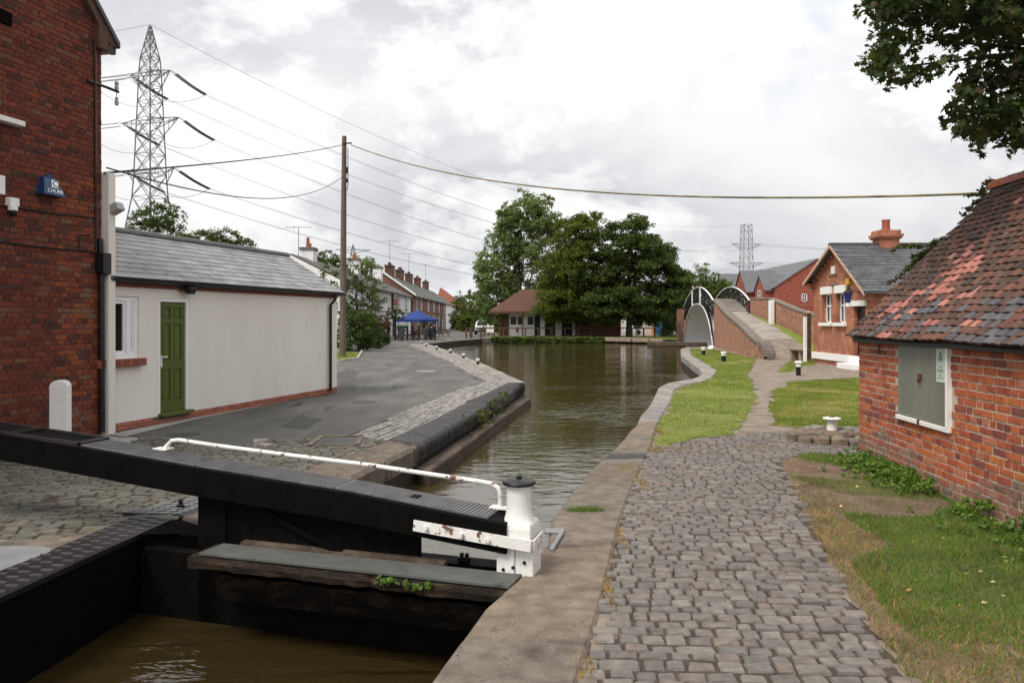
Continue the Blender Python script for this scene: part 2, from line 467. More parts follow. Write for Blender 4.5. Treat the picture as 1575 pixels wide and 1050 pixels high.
def water_mat(name, base, lo, hi, fine):
    m = bpy.data.materials.new(name); m.use_nodes = True
    nt = m.node_tree; nd, lk = nt.nodes, nt.links
    b = nd['Principled BSDF']
    b.inputs['Base Color'].default_value = (*base, 1)
    b.inputs['Roughness'].default_value = 0.035
    b.inputs['IOR'].default_value = 1.65
    geo = nd.new('ShaderNodeNewGeometry')
    def layer(st, sc, det, ro, dist):
        mp = nd.new('ShaderNodeMapping'); mp.inputs['Scale'].default_value = st
        mp.inputs['Rotation'].default_value = (0, 0, 0.12)
        lk.new(geo.outputs['Position'], mp.inputs[0])
        n = nd.new('ShaderNodeTexNoise'); n.inputs['Scale'].default_value = sc; n.inputs['Detail'].default_value = det
        n.inputs['Roughness'].default_value = ro; n.inputs['Distortion'].default_value = dist
        lk.new(mp.outputs[0], n.inputs['Vector']); return n.outputs['Fac']
    b1 = nd.new('ShaderNodeBump'); b1.inputs['Strength'].default_value = 1.0; b1.inputs['Distance'].default_value = 0.05
    b2 = nd.new('ShaderNodeBump'); b2.inputs['Strength'].default_value = 1.0; b2.inputs['Distance'].default_value = fine
    lk.new(layer((0.8, 1.7, 1), 2.6, 3, 0.5, 0.6), b1.inputs['Height'])
    lk.new(layer((0.8, 1.6, 1), 11.0, 3, 0.5, 0.3), b2.inputs['Height'])
    lk.new(b1.outputs[0], b2.inputs['Normal']); lk.new(b2.outputs[0], b.inputs['Normal'])
    # calmer and rougher stretches come and go over the pool
    mr = nd.new('ShaderNodeMapRange'); mr.inputs['From Min'].default_value = 0.35; mr.inputs['From Max'].default_value = 0.65
    mr.inputs['To Min'].default_value = lo; mr.inputs['To Max'].default_value = hi
    lk.new(layer((1, 1, 1), 0.35, 3, 0.5, 0.5), mr.inputs['Value']); lk.new(mr.outputs[0], b1.inputs['Distance'])
    return m
WATER = water_mat('canal_water', (0.052, 0.040, 0.0135), 0.004, 0.02, 0.0016)
LOCK_WATER = water_mat('lock_water', (0.027, 0.0185, 0.0062), 0.03, 0.075, 0.004)      # stirred up in the chamber; darker base colour stands in for its shade
WATER_Z = -0.5

# ================================================================== canal outline
RE_px = [(670,1050),(752,935),(808,887),(846,838),(851,800),(909,725),(928,708),(949,691),(971,664),(981,655),(987,640),(1003,621),(1013,597),(1027,590),(1067,583),(1080,577),(1077,568),(1048,547),(1047,537),(1059,534)]
RI_px = [(890,1050),(925,930),(937,880),(948,830),(958,790),(985,722),(993,706),(1001,690),(1008,664),(1011,654),(1018,640),(1030,621),(1036,602),(1048,593),(1082,586),(1097,579),(1103,570),(1064,547),(1060,538),(1068,535)]
RE = [Vector((-1.75, -2.6, 0))] + [G(*p) for p in RE_px]
RI = [Vector((-1.0, -2.8, 0))] + [G(*p) for p in RI_px]
PL0, PL1 = G(0, 920), G(300, 783)
pdir = (PL1 - PL0).normalized()
LE_near = [PL0 - pdir * 8.0, PL0, PL0 + pdir * 1.55]
LE_mid = [Vector((-2.5, 6.62, 0)), Vector((-2.25, 7.2, 0)), G(480, 764), G(585, 712), G(640, 686)]
LE_brick = [G(640, 686), G(720, 641), G(770, 612), G(806, 589)]
LE_back = [G(806, 589), G(746, 561), G(700, 543), G(664, 531), G(655, 528.5)]
LE_far = [G(655, 528.5), G(700, 523.6), G(742, 520.5)]
FAR = [Vector((-1.7, 80.2, 0)), Vector((2, 81, 0)), Vector((10, 80, 0)), Vector((14.5, 75, 0)), Vector((15.05, 70.6, 0)), Vector((18.2, 70.6, 0)), Vector((45, 76, 0)), Vector((45, 60, 0)), Vector((16.6, 54.3, 0)), Vector((13.6, 54.3, 0))]
CANAL = RE + FAR[::-1] + LE_far[::-1] + LE_back[::-1][1:] + LE_brick[::-1][1:] + LE_mid[::-1][1:] + LE_near[::-1]
cpoly = [(p.x, p.y) for p in CANAL]

# ground: one sheet to the horizon, with the canal cut out of it
gv = [Vector((-1500, -300)), Vector((1500, -300)), Vector((1500, 2500)), Vector((-1500, 2500))] + [Vector(p) for p in cpoly]
n = len(cpoly)
r = delaunay_2d_cdt(gv, [(0, 1), (1, 2), (2, 3), (3, 0)] + [(4 + i, 4 + (i + 1) % n) for i in range(n)], [], 0, 1e-5)
mb = MB(); V = [(v.x, v.y, -0.013) for v in r[0]]
fs = []
for f in r[2]:
    cx = sum(V[i][0] for i in f) / 3; cy = sum(V[i][1] for i in f) / 3
    if not inpoly(cx, cy, cpoly): fs.append(f if (Vector(V[f[1]]) - Vector(V[f[0]])).cross(Vector(V[f[2]]) - Vector(V[f[0]])).z > 0 else f[::-1])
mb.add(V, fs); struct(mb.build('ground', MATS['ground']))

# water
# two levels: the pool above the gate and the lock chamber below it
CH_Z = -0.63
g0, g1 = Vector((0.03, 5.56, 0)) - Vector((-0.951, 0.309, 0)) * 4, Vector((0.03, 5.56, 0)) + Vector((-0.951, 0.309, 0)) * 8
mb = MB(); mb.poly([(g1.x, g1.y, WATER_Z), (g0.x, g0.y, WATER_Z), (60, 4.4, WATER_Z), (60, 95, WATER_Z), (-60, 95, WATER_Z), (-60, 8.1, WATER_Z)])
struct(mb.build('canal_water', WATER))
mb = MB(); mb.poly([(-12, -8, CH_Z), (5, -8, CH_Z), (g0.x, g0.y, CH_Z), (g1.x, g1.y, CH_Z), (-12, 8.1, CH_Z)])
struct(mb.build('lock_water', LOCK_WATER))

# canal walls
def wall_strip(name, pts, z0, z1, material, thick=0.0):
    mb = MB()
    for a, b in zip(pts, pts[1:]):
        mb.poly([(a.x, a.y, z0), (b.x, b.y, z0), (b.x, b.y, z1), (a.x, a.y, z1)])
    return struct(mb.build(name, material))
wall_strip('lock_wall', RE[:6], -3, -0.031, MATS['wet_stone'])
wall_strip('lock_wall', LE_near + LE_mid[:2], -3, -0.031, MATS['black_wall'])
wall_strip('canal_wall', RE[5:] + [FAR[-1]], -2, -0.031, MATS['wet_stone'])
wall_strip('canal_wall', LE_mid[1:] + LE_brick[1:] + LE_back[1:] + LE_far[1:], -2, -0.031, MATS['wet_stone'])
wall_strip('canal_wall', FAR, -2, -0.031, MATS['wet_stone'])

# ================================================================== coping stones
def coping(parent, name, outer, inner, lens, depth, material, gap=0.008, top=0.02, jz=0.008, bevel=0.02, overhang=0.0):
    """one block for each stone between two matched polylines (outer = water side)"""
    ls = [0.0]
    for a, b in zip(outer, outer[1:]): ls.append(ls[-1] + (b - a).length)
    def at(pl, s):
        for i in range(len(ls) - 1):
            if s <= ls[i + 1] or i == len(ls) - 2:
                t = (s - ls[i]) / max(1e-6, ls[i + 1] - ls[i]); return pl[i] + (pl[i + 1] - pl[i]) * t
    s = 0.0; k = 0
    while s < ls[-1] - 0.05:
        l = lens(s); e = min(ls[-1], s + l)
        g = gap if e < ls[-1] else 0
        a, b = at(outer, s), at(outer, e - g); c, d = at(inner, e - g), at(inner, s)
        cuts = [x for x in ls if s + 0.05 < x < e - 0.05]
        po = [a] + [at(outer, x) for x in cuts] + [b]; pi = [d] + [at(inner, x) for x in cuts] + [c]
        if overhang:
            po = [p + (p - q).normalized() * overhang for p, q in zip(po, pi)]
        z = top + random.uniform(-jz, jz)
        m = material(s) if callable(material) else material
        MB().slab([(p.x, p.y) for p in po] + [(p.x, p.y) for p in pi[::-1]], -depth, z).build(name, m, parent, bevel=bevel)
        s = e; k += 1
rc = thing('canal_coping', 'brown stone and concrete coping along the right edge of the lock and pool', 'coping', RE[3])
def rcm(s):
    p = s
    if 12.55 < p < 13.35: return MATS['blue_brick']
    return MATS['coping'] if p < 16 else MATS['coping_grey']
RL = random.Random(5)
coping(rc, 'coping_stone', RE, RI, lambda s: 0.42 if 12.3 < s < 13.3 else (RL.uniform(0.75, 1.3) if s < 12 else RL.uniform(0.5, 0.95)), 0.28, rcm, overhang=0.02, bevel=0.025)
lcp = thing('canal_coping', 'large weathered sandstone coping blocks behind the lock gate on the left bank', 'coping', LE_mid[2])
inn = [Vector((-2.95, 7.0, 0)), Vector((-2.75, 7.5, 0)), G(395, 752), G(505, 708), G(600, 677)]
coping(lcp, 'coping_stone', LE_mid, inn, lambda s: RL.uniform(0.9, 1.35), 0.3, MATS['coping'], overhang=0.03, bevel=0.05, jz=0.02)
# blue bullnose bricks from the stones to the point of the quay
bcp = thing('brick_coping', 'dark blue bullnose brick coping running to the point of the left quay', 'coping', LE_brick[1])
bin_ = [G(600, 677), G(662, 650), G(722, 618), G(782, 589)]
def bull_template(seed):
    r = random.Random(seed); vs = []; fs = []
    prof = [(-0.5, 0.0), (0.5, 0.0), (0.5, 0.55), (0.485, 0.75), (0.44, 0.9), (0.37, 0.98), (0.30, 1.0), (-0.5, 1.0)]
    for sx in (-0.5, 0.5):
        for (y, z) in prof: vs.append((sx, y, z + (r.uniform(-.012, .012) if z > 0.5 else 0)))
    k = len(prof)
    for i in range(k): fs.append((i, (i + 1) % k, k + (i + 1) % k, k + i))
    fs += [tuple(range(k))[::-1], tuple(range(k, 2 * k))]
    return vs, fs
bpts = resample(LE_brick, 0.079); T = len(bpts) - 1
pl = []
for i in range(T):
    o_ = (bpts[i] + bpts[i + 1]) / 2; q = along(bin_, i / T)
    d = (o_ - q); d.z = 0; w = d.length + 0.03; d.normalize()
    c = (o_ + q) / 2 + d * 0.015
    x = (bpts[i + 1] - bpts[i]); x.z = 0; x.normalize()
    x = (x - d * x.dot(d)).normalized(); zv = x.cross(d)
    if zv.z < 0: x = -x
    R = Matrix((x, d, Vector((0, 0, 1)))).transposed()
    pl.append((Vector((c.x, c.y, -0.22)), R, (0.064, w, 0.24), MATS['blue_brick']))
pieces(bcp, 'coping_brick', pl, [bull_template(i) for i in range(4)], 300, smooth=False)
MB().slab([(p.x, p.y) for p in LE_brick] + [(p.x, p.y) for p in bin_[::-1]], -0.3, -0.01).build('mortar_bed', MATS['joint'], bcp)
# timber fender under the brick coping
fen = thing('timber_fender', 'wet wooden fender rail bolted to the quay wall under the blue bricks', 'fender', G(720, 641, -0.3))
fp = [p + Vector((0.0, 0, 0)) for p in LE_brick]
fo = [G(652, 692), G(724, 648), G(775, 616), G(813, 594)]
for i in range(3):
    a, b, c, d = fp[i], fp[i + 1], fo[i + 1], fo[i]
    MB().slab([(a.x, a.y), (b.x, b.y), (c.x + 0.06, c.y), (d.x + 0.06, d.y)], -0.62, -0.30 - 0.004 * i).build('plank', MATS['wet_timber'], fen, bevel=0.02)
# concrete coping behind the point
qc = thing('canal_coping', 'pale concrete coping of the quay beyond its point, with small mooring bollards', 'coping', LE_back[1])
bko = LE_back; bki = [G(782, 589), G(733, 562.5), G(692, 545), G(655, 532.5), G(640, 529)]
coping(qc, 'coping_stone', bko, bki, lambda s: RL.uniform(0.9, 1.4), 0.25, MATS['coping_grey'], overhang=0.02)

# ================================================================== surfaces
def sheetpx(name, px, z, m): return struct(sheet(name, [G(*p) if len(p) == 2 else Vector((p[0], p[1], 0)) for p in px], z, m))
TARM = [(215,672),(300,679),(370,684),(420,678),(530,671),(575,655),(640,625),(745,586),(690,556),(650,539),(628,529.5)]
tp = [G(*p) for p in TARM] + [G(640, 529), G(655, 528.2), G(700, 523), G(742, 520), Vector((-2.6, 90, 0)), Vector((-6, 190, 0)), Vector((-13.2, 190, 0)), Vector((-13.2, 62, 0)), Vector((-11.4, 55, 0)), Vector((-9.6, 44, 0)), G(556, 541), G(549, 552), G(519, 556), Vector((-9.5, 30, 0)), Vector((-9, 23, 0)), G(510, 600.5), G(165, 668)]
struct(sheet('tarmac_road', tp, 0.0, MATS['tarmac']))
LC1 = [G(-260, 690), G(85, 712), G(190, 690), G(215, 672), G(300, 679), G(370, 684), G(420, 678), G(530, 671), G(600, 677), G(505, 708), G(395, 752), Vector((-2.75, 7.5, 0)), Vector((-2.95, 7.0, 0)), G(200, 797), G(100, 826), G(0, 842), G(-260, 870)]
struct(bed('sett_bed', [(p.x, p.y) for p in LC1], .07, -.02, .006, MATS['joint'], 2))
strip_in = [G(530, 671), G(575, 655), G(640, 625), G(745, 586), G(690, 556), G(650, 539), G(628, 529.5)]
strip_out = [G(600, 677), G(662, 650), G(722, 618), G(782, 589), G(733, 562.5), G(692, 545), G(655, 532.5), G(640, 529)]
LC2 = strip_in + strip_out[::-1]
struct(sheet('sett_bed', LC2, -0.009, MATS['joint']))
RC = [G(890,1050), G(925,930), G(937,880), G(948,830), G(958,790), G(985,722), G(993,706), G(1001,690), G(1040,681), G(1085,674), G(1130,669), G(1215,661), G(1325,657), Vector((5.6, 10.6, 0)), Vector((4.5, 10.3, 0)), G(1250, 696), G(1195, 706), G(1240, 790), G(1290, 890), G(1400, 1050), Vector((1.75, 1.5, 0)), Vector((1.5, -2.5, 0)), Vector((-1.0, -2.8, 0))]
struct(bed('sett_bed', [(p.x, p.y) for p in RC], .06, -.026, .006, MATS['joint'], 1))
PATH = [G(1085,674), G(1130,668), G(1150,640), G(1162,622), G(1163,600), G(1152,575), G(1165,552), G(1172,543), Vector((14, 38, 0)), Vector((12.2, 34, 0)), Vector((12.3, 27, 0)), G(1325,579), G(1215,585), G(1187,600), G(1183,620), G(1190,655), G(1215,661), G(1130,670)]
struct(sheet('dirt_path', PATH, -0.009, MATS['path_dirt']))
LAWN_A = [G(1003,688), G(1010,660), G(1020,640), G(1032,621), G(1038,602), G(1050,593.5), G(1084,586.5), G(1099,579), G(1105,570), G(1066,547), G(1062,538), G(1070,535.3), G(1098,537), G(1163,551), G(1150,575), G(1161,600), G(1160,622), G(1148,640), G(1128,668), G(1085,673), G(1040,680)]
LAWN_A = rough(LAWN_A, .11, .22, 1)
struct(sheet('lawn', LAWN_A, -0.004, MATS['lawn']))
LAWN_B = [G(1190,655), G(1185,622), G(1189,601), G(1217,586), G(1330,581), G(1345, 655), G(1260,658)]
LAWN_B = rough(LAWN_B, .15, .25, 2)
struct(sheet('lawn', LAWN_B, -0.004, MATS['lawn']))
LAWN_C = rough([G(1196,573), G(1206,563), G(1222,553), G(1240,546), G(1253,548), G(1253,561), G(1238,563), G(1212,572)], .15, .3, 5)
struct(sheet('lawn', LAWN_C, -0.006, MATS['lawn']))
LAWN_D = rough([G(1163,552), G(1170,549), G(1176,540), G(1170,546)], .1, .3, 6)
VERGE = [G(1195,706), G(1250,697), Vector((4.5, 10.25, 0)), Vector((4.2, 5.0, 0)), Vector((4.1, 1.0, 0)), Vector((1.8, 1.0, 0)), G(1400,1050), G(1290,890), G(1240,790)]
struct(sheet('verge_soil', rough(VERGE, .05, .2, 3), -0.004, MATS['soil']))
struct(sheet('lawn', [(-1.9, 80.3), (2, 81.1), (10, 80.1), (14.4, 75.1), (15.0, 71), (17, 71), (19, 84), (8, 87), (-2.6, 87)], 0.0, MATS['lawn']))
struct(sheet('lawn', [G(556, 541), G(549, 552), G(519, 556), Vector((-9.5, 30, 0)), Vector((-14, 32, 0)), Vector((-14, 50, 0)), Vector((-9.6, 44, 0))], -0.004, MATS['lawn']))
rm_ = struct(sheet('road_marking', [G(640, 571.5), G(668, 571.5), G(670, 570.3), G(642, 570.3)], 0.005, MATS['concrete']))
for (px_, py_, lb_) in ((282, 668, 'round iron cover in the tarmac beside the annexe plinth'), (560, 618, 'small iron drain cover in the middle of the tarmac yard')):
    c_ = G(px_, py_); tag(MB().lathe(Vector((c_.x, c_.y, 0)), [(.26, .001), (.26, .006), (.2, .007)], 18).build('drain_cover', MATS['tarmac_patch']), lb_, 'cover', 'iron covers in the yard')
# white kerb of the small lawn by the pole
kb = thing('lawn_kerb', 'pale concrete kerb beside the small lawn at the wooden pole', 'kerb', G(549, 552))
for a, b in ((G(557, 540.5), G(550, 551.5)), (G(550, 551.8), G(520, 556))):
    MB().bar(a + Vector((0, 0, 0.0)), b, 0.12, 0.16).build('kerb_stone', MATS['concrete'], kb, bevel=0.015)
# concrete apron of the old building and under the beam
struct(sheet('concrete_apron', [G(-260, 668), G(150, 668), G(215, 672), G(190, 690), G(85, 712), G(-260, 690)], -0.006, MATS['concrete']))
struct(sheet('tarmac_patch', rough([G(521, 602), G(519, 575), G(535, 566), G(549, 570), G(547, 600)], .05, .4, 6), .004, MATS['tarmac_patch']))
struct(sheet('tarmac_patch', rough([G(430, 655), G(462, 640), G(500, 643), G(470, 660)], .04, .3, 7), .004, MATS['tarmac_patch']))
struct(sheet('concrete_apron', [G(165, 668), G(510, 600.5), G(512, 603), G(300, 645), G(190, 672)], 0.006, MATS['concrete']))

# ================================================================== setts
SETT_T = [tmpl_block(i, 0.08, 0.06, 0.035, 0.055) for i in range(12)]
def rows(poly, ang, wr, dr, gap, m, keep=1.0, seed=1, xr=None, limit=None):
    r = random.Random(seed); out = []
    u = Vector((math.cos(ang), math.sin(ang), 0)); v = Vector((-u.y, u.x, 0))
    us = [Vector((p[0], p[1], 0)).dot(u) for p in poly]; vv = [Vector((p[0], p[1], 0)).dot(v) for p in poly]
    b = min(vv)
    while b < max(vv):
        d = r.uniform(*dr); a = min(us) - r.uniform(0, 0.2)
        ph = r.uniform(0, 6)
        while a < max(us):
            w = r.uniform(*wr)
            if r.random() < 0.12: w *= 1.35
            c = u * (a + w / 2) + v * (b + d / 2 + 0.012 * math.sin(a * 1.7 + ph))
            if inpoly(c.x, c.y, poly) and r.random() < keep and (limit is None or c.y < limit):
                R = Matrix.Rotation(ang + r.uniform(-.05, .05), 3, 'Z') @ Matrix.Rotation(r.uniform(-.035, .035), 3, 'X') @ Matrix.Rotation(r.uniform(-.035, .035), 3, 'Y')
                hgt = 0.085 + r.uniform(-.007, .007)
                out.append((Vector((c.x, c.y, -0.075)), R, (w - gap * r.uniform(.7, 1.5), d - gap * r.uniform(.7, 1.5), hgt), m))
            a += w
        b += d
    return out
sr = thing('cobbled_path', 'cobbled towpath of worn grey stone setts beside the lock, leading past the brick shed', 'cobbles', G(1100, 900))
pieces(sr, 'sett', rows(RC, -0.07, (0.09, 0.165), (0.096, 0.128), 0.012, MATS['sett'], seed=3), SETT_T, 300, smooth=False, rest='sett_rows')
sl = thing('cobbled_quay', 'uneven mossy grey setts around the balance beam on the left lockside', 'cobbles', G(150, 770))
pieces(sl, 'sett', rows(LC1, 0.12, (0.12, 0.2), (0.085, 0.11), 0.016, MATS['sett_mossy'], seed=5, keep=0.97), SETT_T, 300, smooth=False, rest='sett_rows')
ss = thing('cobbled_edge_strip', 'narrow strip of pale setts between the tarmac and the quay coping', 'cobbles', G(690, 620))
d1 = G(745, 586) - G(575, 655); a1 = math.atan2(d1.y, d1.x)
s1 = rows([(p.x, p.y) for p in (strip_in[:4] + strip_out[:4][::-1])], a1, (0.15, 0.24), (0.11, 0.13), 0.016, MATS['sett_pale'], seed=8)
d2 = G(650, 539) - G(745, 586); a2 = math.atan2(d2.y, d2.x)
s2 = rows([(p.x, p.y) for p in (strip_in[3:] + strip_out[3:][::-1])], a2, (0.16, 0.26), (0.12, 0.15), 0.02, MATS['sett_pale'], seed=9)
pieces(ss, 'sett', s1 + s2, SETT_T, 300, smooth=False, rest='sett_rows')
for (px, py, rz, lb) in ((400, 687, 0.3, 'loose pale sett lying crosswise on the cobbles nearest the tarmac edge'), (406, 694, -0.5, 'loose pale sett lying lengthwise on the cobbles in front of another loose one')):
    o = G(px, py); vs_, fs_ = SETT_T[2]
    m_ = MB(); m_.add([(o.x + math.cos(rz) * x * .2 - math.sin(rz) * y * .12, o.y + math.sin(rz) * x * .2 + math.cos(rz) * y * .12, 0.006 + z * 0.1) for (x, y, z) in vs_], fs_)
    tag(m_.build('loose_sett', MATS['sett_pale'], None, smooth=True), lb, 'sett', 'loose setts')

# ================================================================== near materials
mat('mortar', [(0.42, 0.34, 0.26), (0.52, 0.44, 0.36)], 8, 0.95, 0.004, 80, spots=[((0.14, 0.1, 0.07), 2, 0.6, 0.15)])
mat('mortar_dark', [(0.10, 0.066, 0.05), (0.16, 0.115, 0.09)], 8, 0.95, 0.004, 80)
mat('shed_brick', [(0.65, 0.62, 0.6), (1, 1, 1), (1.3, 1.25, 1.2)], 16, 0.85, 0.005, 70, detail=9, rnd=[(0.42, 0.12, 0.045), (0.37, 0.095, 0.042), (0.28, 0.072, 0.043), (0.45, 0.14, 0.05), (0.22, 0.06, 0.045), (0.38, 0.105, 0.048), (0.33, 0.08, 0.04), (0.2, 0.065, 0.052), (0.40, 0.15, 0.09), (0.37, 0.095, 0.036)], spots=[((0.33, 0.24, 0.17), 5, 0.68, 0.08)])
mat('shed_brick_low', [(0.65, 0.62, 0.6), (1, 1, 1), (1.3, 1.25, 1.2)], 16, 0.9, 0.006, 70, detail=9, rnd=[(0.26, 0.12, 0.085), (0.2, 0.115, 0.085), (0.17, 0.12, 0.09), (0.27, 0.15, 0.11), (0.2, 0.14, 0.105), (0.3, 0.11, 0.07)], spots=[((0.24, 0.18, 0.13), 4, 0.58, 0.12)])
mat('old_brick', [(0.6, 0.58, 0.56), (1, 1, 1), (1.3, 1.25, 1.2)], 16, 0.85, 0.004, 70, detail=9, rnd=[(0.145, 0.032, 0.018), (0.12, 0.028, 0.017), (0.165, 0.039, 0.019), (0.09, 0.023, 0.016), (0.13, 0.03, 0.018), (0.065, 0.022, 0.017), (0.145, 0.034, 0.019), (0.115, 0.025, 0.015), (0.14, 0.055, 0.034), (0.15, 0.034, 0.018)])
mat('old_brick_orange', [(0.6, 0.58, 0.56), (1, 1, 1), (1.3, 1.25, 1.2)], 16, 0.85, 0.004, 70, detail=9, rnd=[(0.235, 0.062, 0.023), (0.2, 0.048, 0.022), (0.165, 0.043, 0.022), (0.09, 0.03, 0.022), (0.22, 0.058, 0.023), (0.16, 0.08, 0.05), (0.19, 0.045, 0.023)])
mat('render_cream', [(0.66, 0.62, 0.56), (0.72, 0.68, 0.62), (0.76, 0.72, 0.66)], 1.1, 0.9, 0.004, 200, detail=12, stretch=(1, 1, .35), spots=[((0.6, 0.55, 0.48), 1.3, 0.58, 0.15), ((0.5, 0.45, 0.38), 4.5, 0.69, 0.1)])
mat('upvc', [(0.8, 0.8, 0.8), (0.84, 0.84, 0.84)], 5, 0.35, 0, spec=0.5)
mat('white_paint', [(0.74, 0.73, 0.7), (0.8, 0.79, 0.77)], 6, 0.55, 0.003, 50, spots=[((0.45, 0.4, 0.32), 9, 0.70, 0.06)])
mat('white_rusty', [(0.68, 0.67, 0.64), (0.78, 0.77, 0.74)], 9, 0.5, 0.004, 40, spots=[((0.15, 0.06, 0.028), 11, 0.565, 0.025), ((0.045, 0.028, 0.02), 8, 0.615, 0.02), ((0.35, 0.36, 0.2), 3.5, 0.66, 0.12)])
mat('post_white', [(0.7, 0.69, 0.66), (0.78, 0.77, 0.74)], 9, 0.5, 0.004, 40, spots=[((0.16, 0.08, 0.045), 38, 0.665, 0.03), ((0.2, 0.12, 0.07), 16, 0.69, 0.03), ((0.4, 0.41, 0.27), 3.5, 0.64, 0.14)])
mat('black_paint', [(0.0028, 0.0026, 0.0026), (0.006, 0.0055, 0.0055)], 8, 0.6, 0.004, 30, spec=0.04, spots=[((0.06, 0.018, 0.011), 7, 0.73, 0.05)])
mat('black_metal', [(0.006, 0.006, 0.0065), (0.012, 0.012, 0.013)], 8, 0.4, 0.001, 60, spec=0.4)
mat('tread', [(0.085, 0.082, 0.085), (0.145, 0.14, 0.144)], 6, 0.5, 0.003, 60, spec=0.5, spots=[((0.06, 0.05, 0.05), 3, 0.62, 0.1)])
mat('tread_plate', [(0.018, 0.016, 0.017), (0.035, 0.03, 0.032)], 7, 0.4, 0.002, 60, spec=0.5, metal=0.4)
mat('tread_bar', [(0.09, 0.08, 0.083), (0.13, 0.115, 0.12)], 7, 0.35, 0.002, 60, spec=0.5, metal=0.4)
mat('steel_grey', [(0.17, 0.175, 0.18), (0.25, 0.255, 0.26)], 4, 0.5, 0.002, 60, spec=0.5)
mat('plank_grey', [(0.075, 0.077, 0.072), (0.11, 0.112, 0.105)], 5, 0.85, 0.004, 90, spots=[((0.05, 0.05, 0.045), 3, 0.62, 0.1)])
mat('rotten_wood', [(0.008, 0.006, 0.004), (0.03, 0.019, 0.011), (0.11, 0.07, 0.04)], 4, 0.9, 0.03, 25, stretch=(0.5, 3, 3), spots=[((0.015, 0.012, 0.01), 5, 0.56, 0.06), ((0.07, 0.10, 0.025), 4, 0.68, 0.06)])
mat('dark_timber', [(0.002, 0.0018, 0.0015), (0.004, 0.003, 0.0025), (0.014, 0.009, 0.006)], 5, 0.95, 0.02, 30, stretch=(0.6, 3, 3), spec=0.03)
mat('moss', [(0.05, 0.07, 0.015), (0.12, 0.16, 0.03)], 20, 0.95, 0.01, 60)
mat('door_green', [(0.062, 0.09, 0.009), (0.076, 0.105, 0.011)], 3, 0.42, 0.001, 40, spec=0.4, rough2=.55, spots=[((0.05, 0.07, 0.02), 6, .66, .1)])
mat('glass_dark', [(0.006, 0.006, 0.007), (0.011, 0.011, 0.012)], 2, 0.06, 0, spec=0.2)
mat('slate', [(0.75, 0.75, 0.76), (1, 1, 1), (1.25, 1.25, 1.24)], 5, 0.42, 0.003, 60, stretch=(1, 1, 3), rnd=[(0.20, 0.2, 0.205), (0.235, 0.235, 0.238), (0.175, 0.175, 0.182), (0.26, 0.258, 0.255), (0.215, 0.212, 0.215)], spec=0.55, rough2=0.62, spots=[((0.33, 0.33, 0.31), 3, 0.66, 0.12)])
mat('slate_dark', [(0.7, 0.7, 0.72), (1, 1, 1), (1.3, 1.3, 1.28)], 2.5, 0.5, 0.004, 30, rnd=[(0.075, 0.078, 0.082), (0.09, 0.093, 0.096), (0.065, 0.066, 0.072)], spec=0.4)
mat('plinth_brick', [(0.30, 0.105, 0.065), (0.36, 0.14, 0.09)], 9, 0.85, 0.004, 60, rnd=[(1, 1, 1), (0.85, 0.82, 0.8), (1.1, 1.08, 1.05)])
mat('fascia_red', [(0.22, 0.07, 0.045), (0.28, 0.09, 0.055)], 9, 0.8, 0.004, 60, rnd=[(1, 1, 1), (0.8, 0.78, 0.78), (1.12, 1.1, 1.05)])
TILE_MUL = [(0.6, 0.58, 0.58), (1, 1, 1), (1.35, 1.3, 1.25)]
mat('tile_brown', TILE_MUL, 13, 0.85, 0.006, 55, detail=9, rnd=[(0.10, 0.052, 0.038), (0.082, 0.047, 0.037), (0.125, 0.056, 0.04), (0.066, 0.043, 0.036), (0.112, 0.06, 0.046), (0.092, 0.054, 0.043), (0.148, 0.066, 0.044), (0.058, 0.04, 0.034)], spots=[((0.17, 0.16, 0.12), 9, 0.69, 0.06), ((0.05, 0.06, 0.02), 5, 0.70, 0.05)])
mat('tile_blue', TILE_MUL, 13, 0.6, 0.004, 55, detail=9, rnd=[(0.07, 0.068, 0.075), (0.06, 0.057, 0.063), (0.09, 0.083, 0.088), (0.08, 0.066, 0.068)], spec=0.4)
mat('tile_pink', [(0.75, 0.74, 0.74), (1, 1, 1), (1.2, 1.18, 1.15)], 13, 0.8, 0.004, 55, detail=9, rnd=[(0.37, 0.145, 0.115), (0.4, 0.165, 0.13), (0.31, 0.115, 0.09), (0.36, 0.15, 0.125)])
mat('shutter_green', [(0.135, 0.145, 0.115), (0.175, 0.18, 0.145), (0.2, 0.2, 0.165)], 2.5, 0.45, 0.001, 40, spec=0.45, detail=9, stretch=(1, 1, 0.4), spots=[((0.27, 0.26, 0.22), 5, 0.72, 0.05), ((0.14, 0.12, 0.08), 3, 0.68, 0.1)])
mat('poster', [(0.45, 0.56, 0.46), (0.5, 0.6, 0.5)], 4, 0.3, 0)
mat('poster_ink', [(0.2, 0.24, 0.19), (0.26, 0.28, 0.22)], 20, 0.5, 0)
mat('rust', [(0.09, 0.03, 0.015), (0.17, 0.06, 0.03)], 20, 0.9, 0.004, 60)
mat('chubb_blue', [(0.006, 0.035, 0.11), (0.008, 0.042, 0.13)], 3, 0.35, 0, spec=0.5)
mat('grey_plastic', [(0.36, 0.36, 0.35), (0.45, 0.45, 0.44)], 5, 0.5, 0)
mat('cable', [(0.01, 0.01, 0.011), (0.016, 0.016, 0.017)], 5, 0.6, 0)

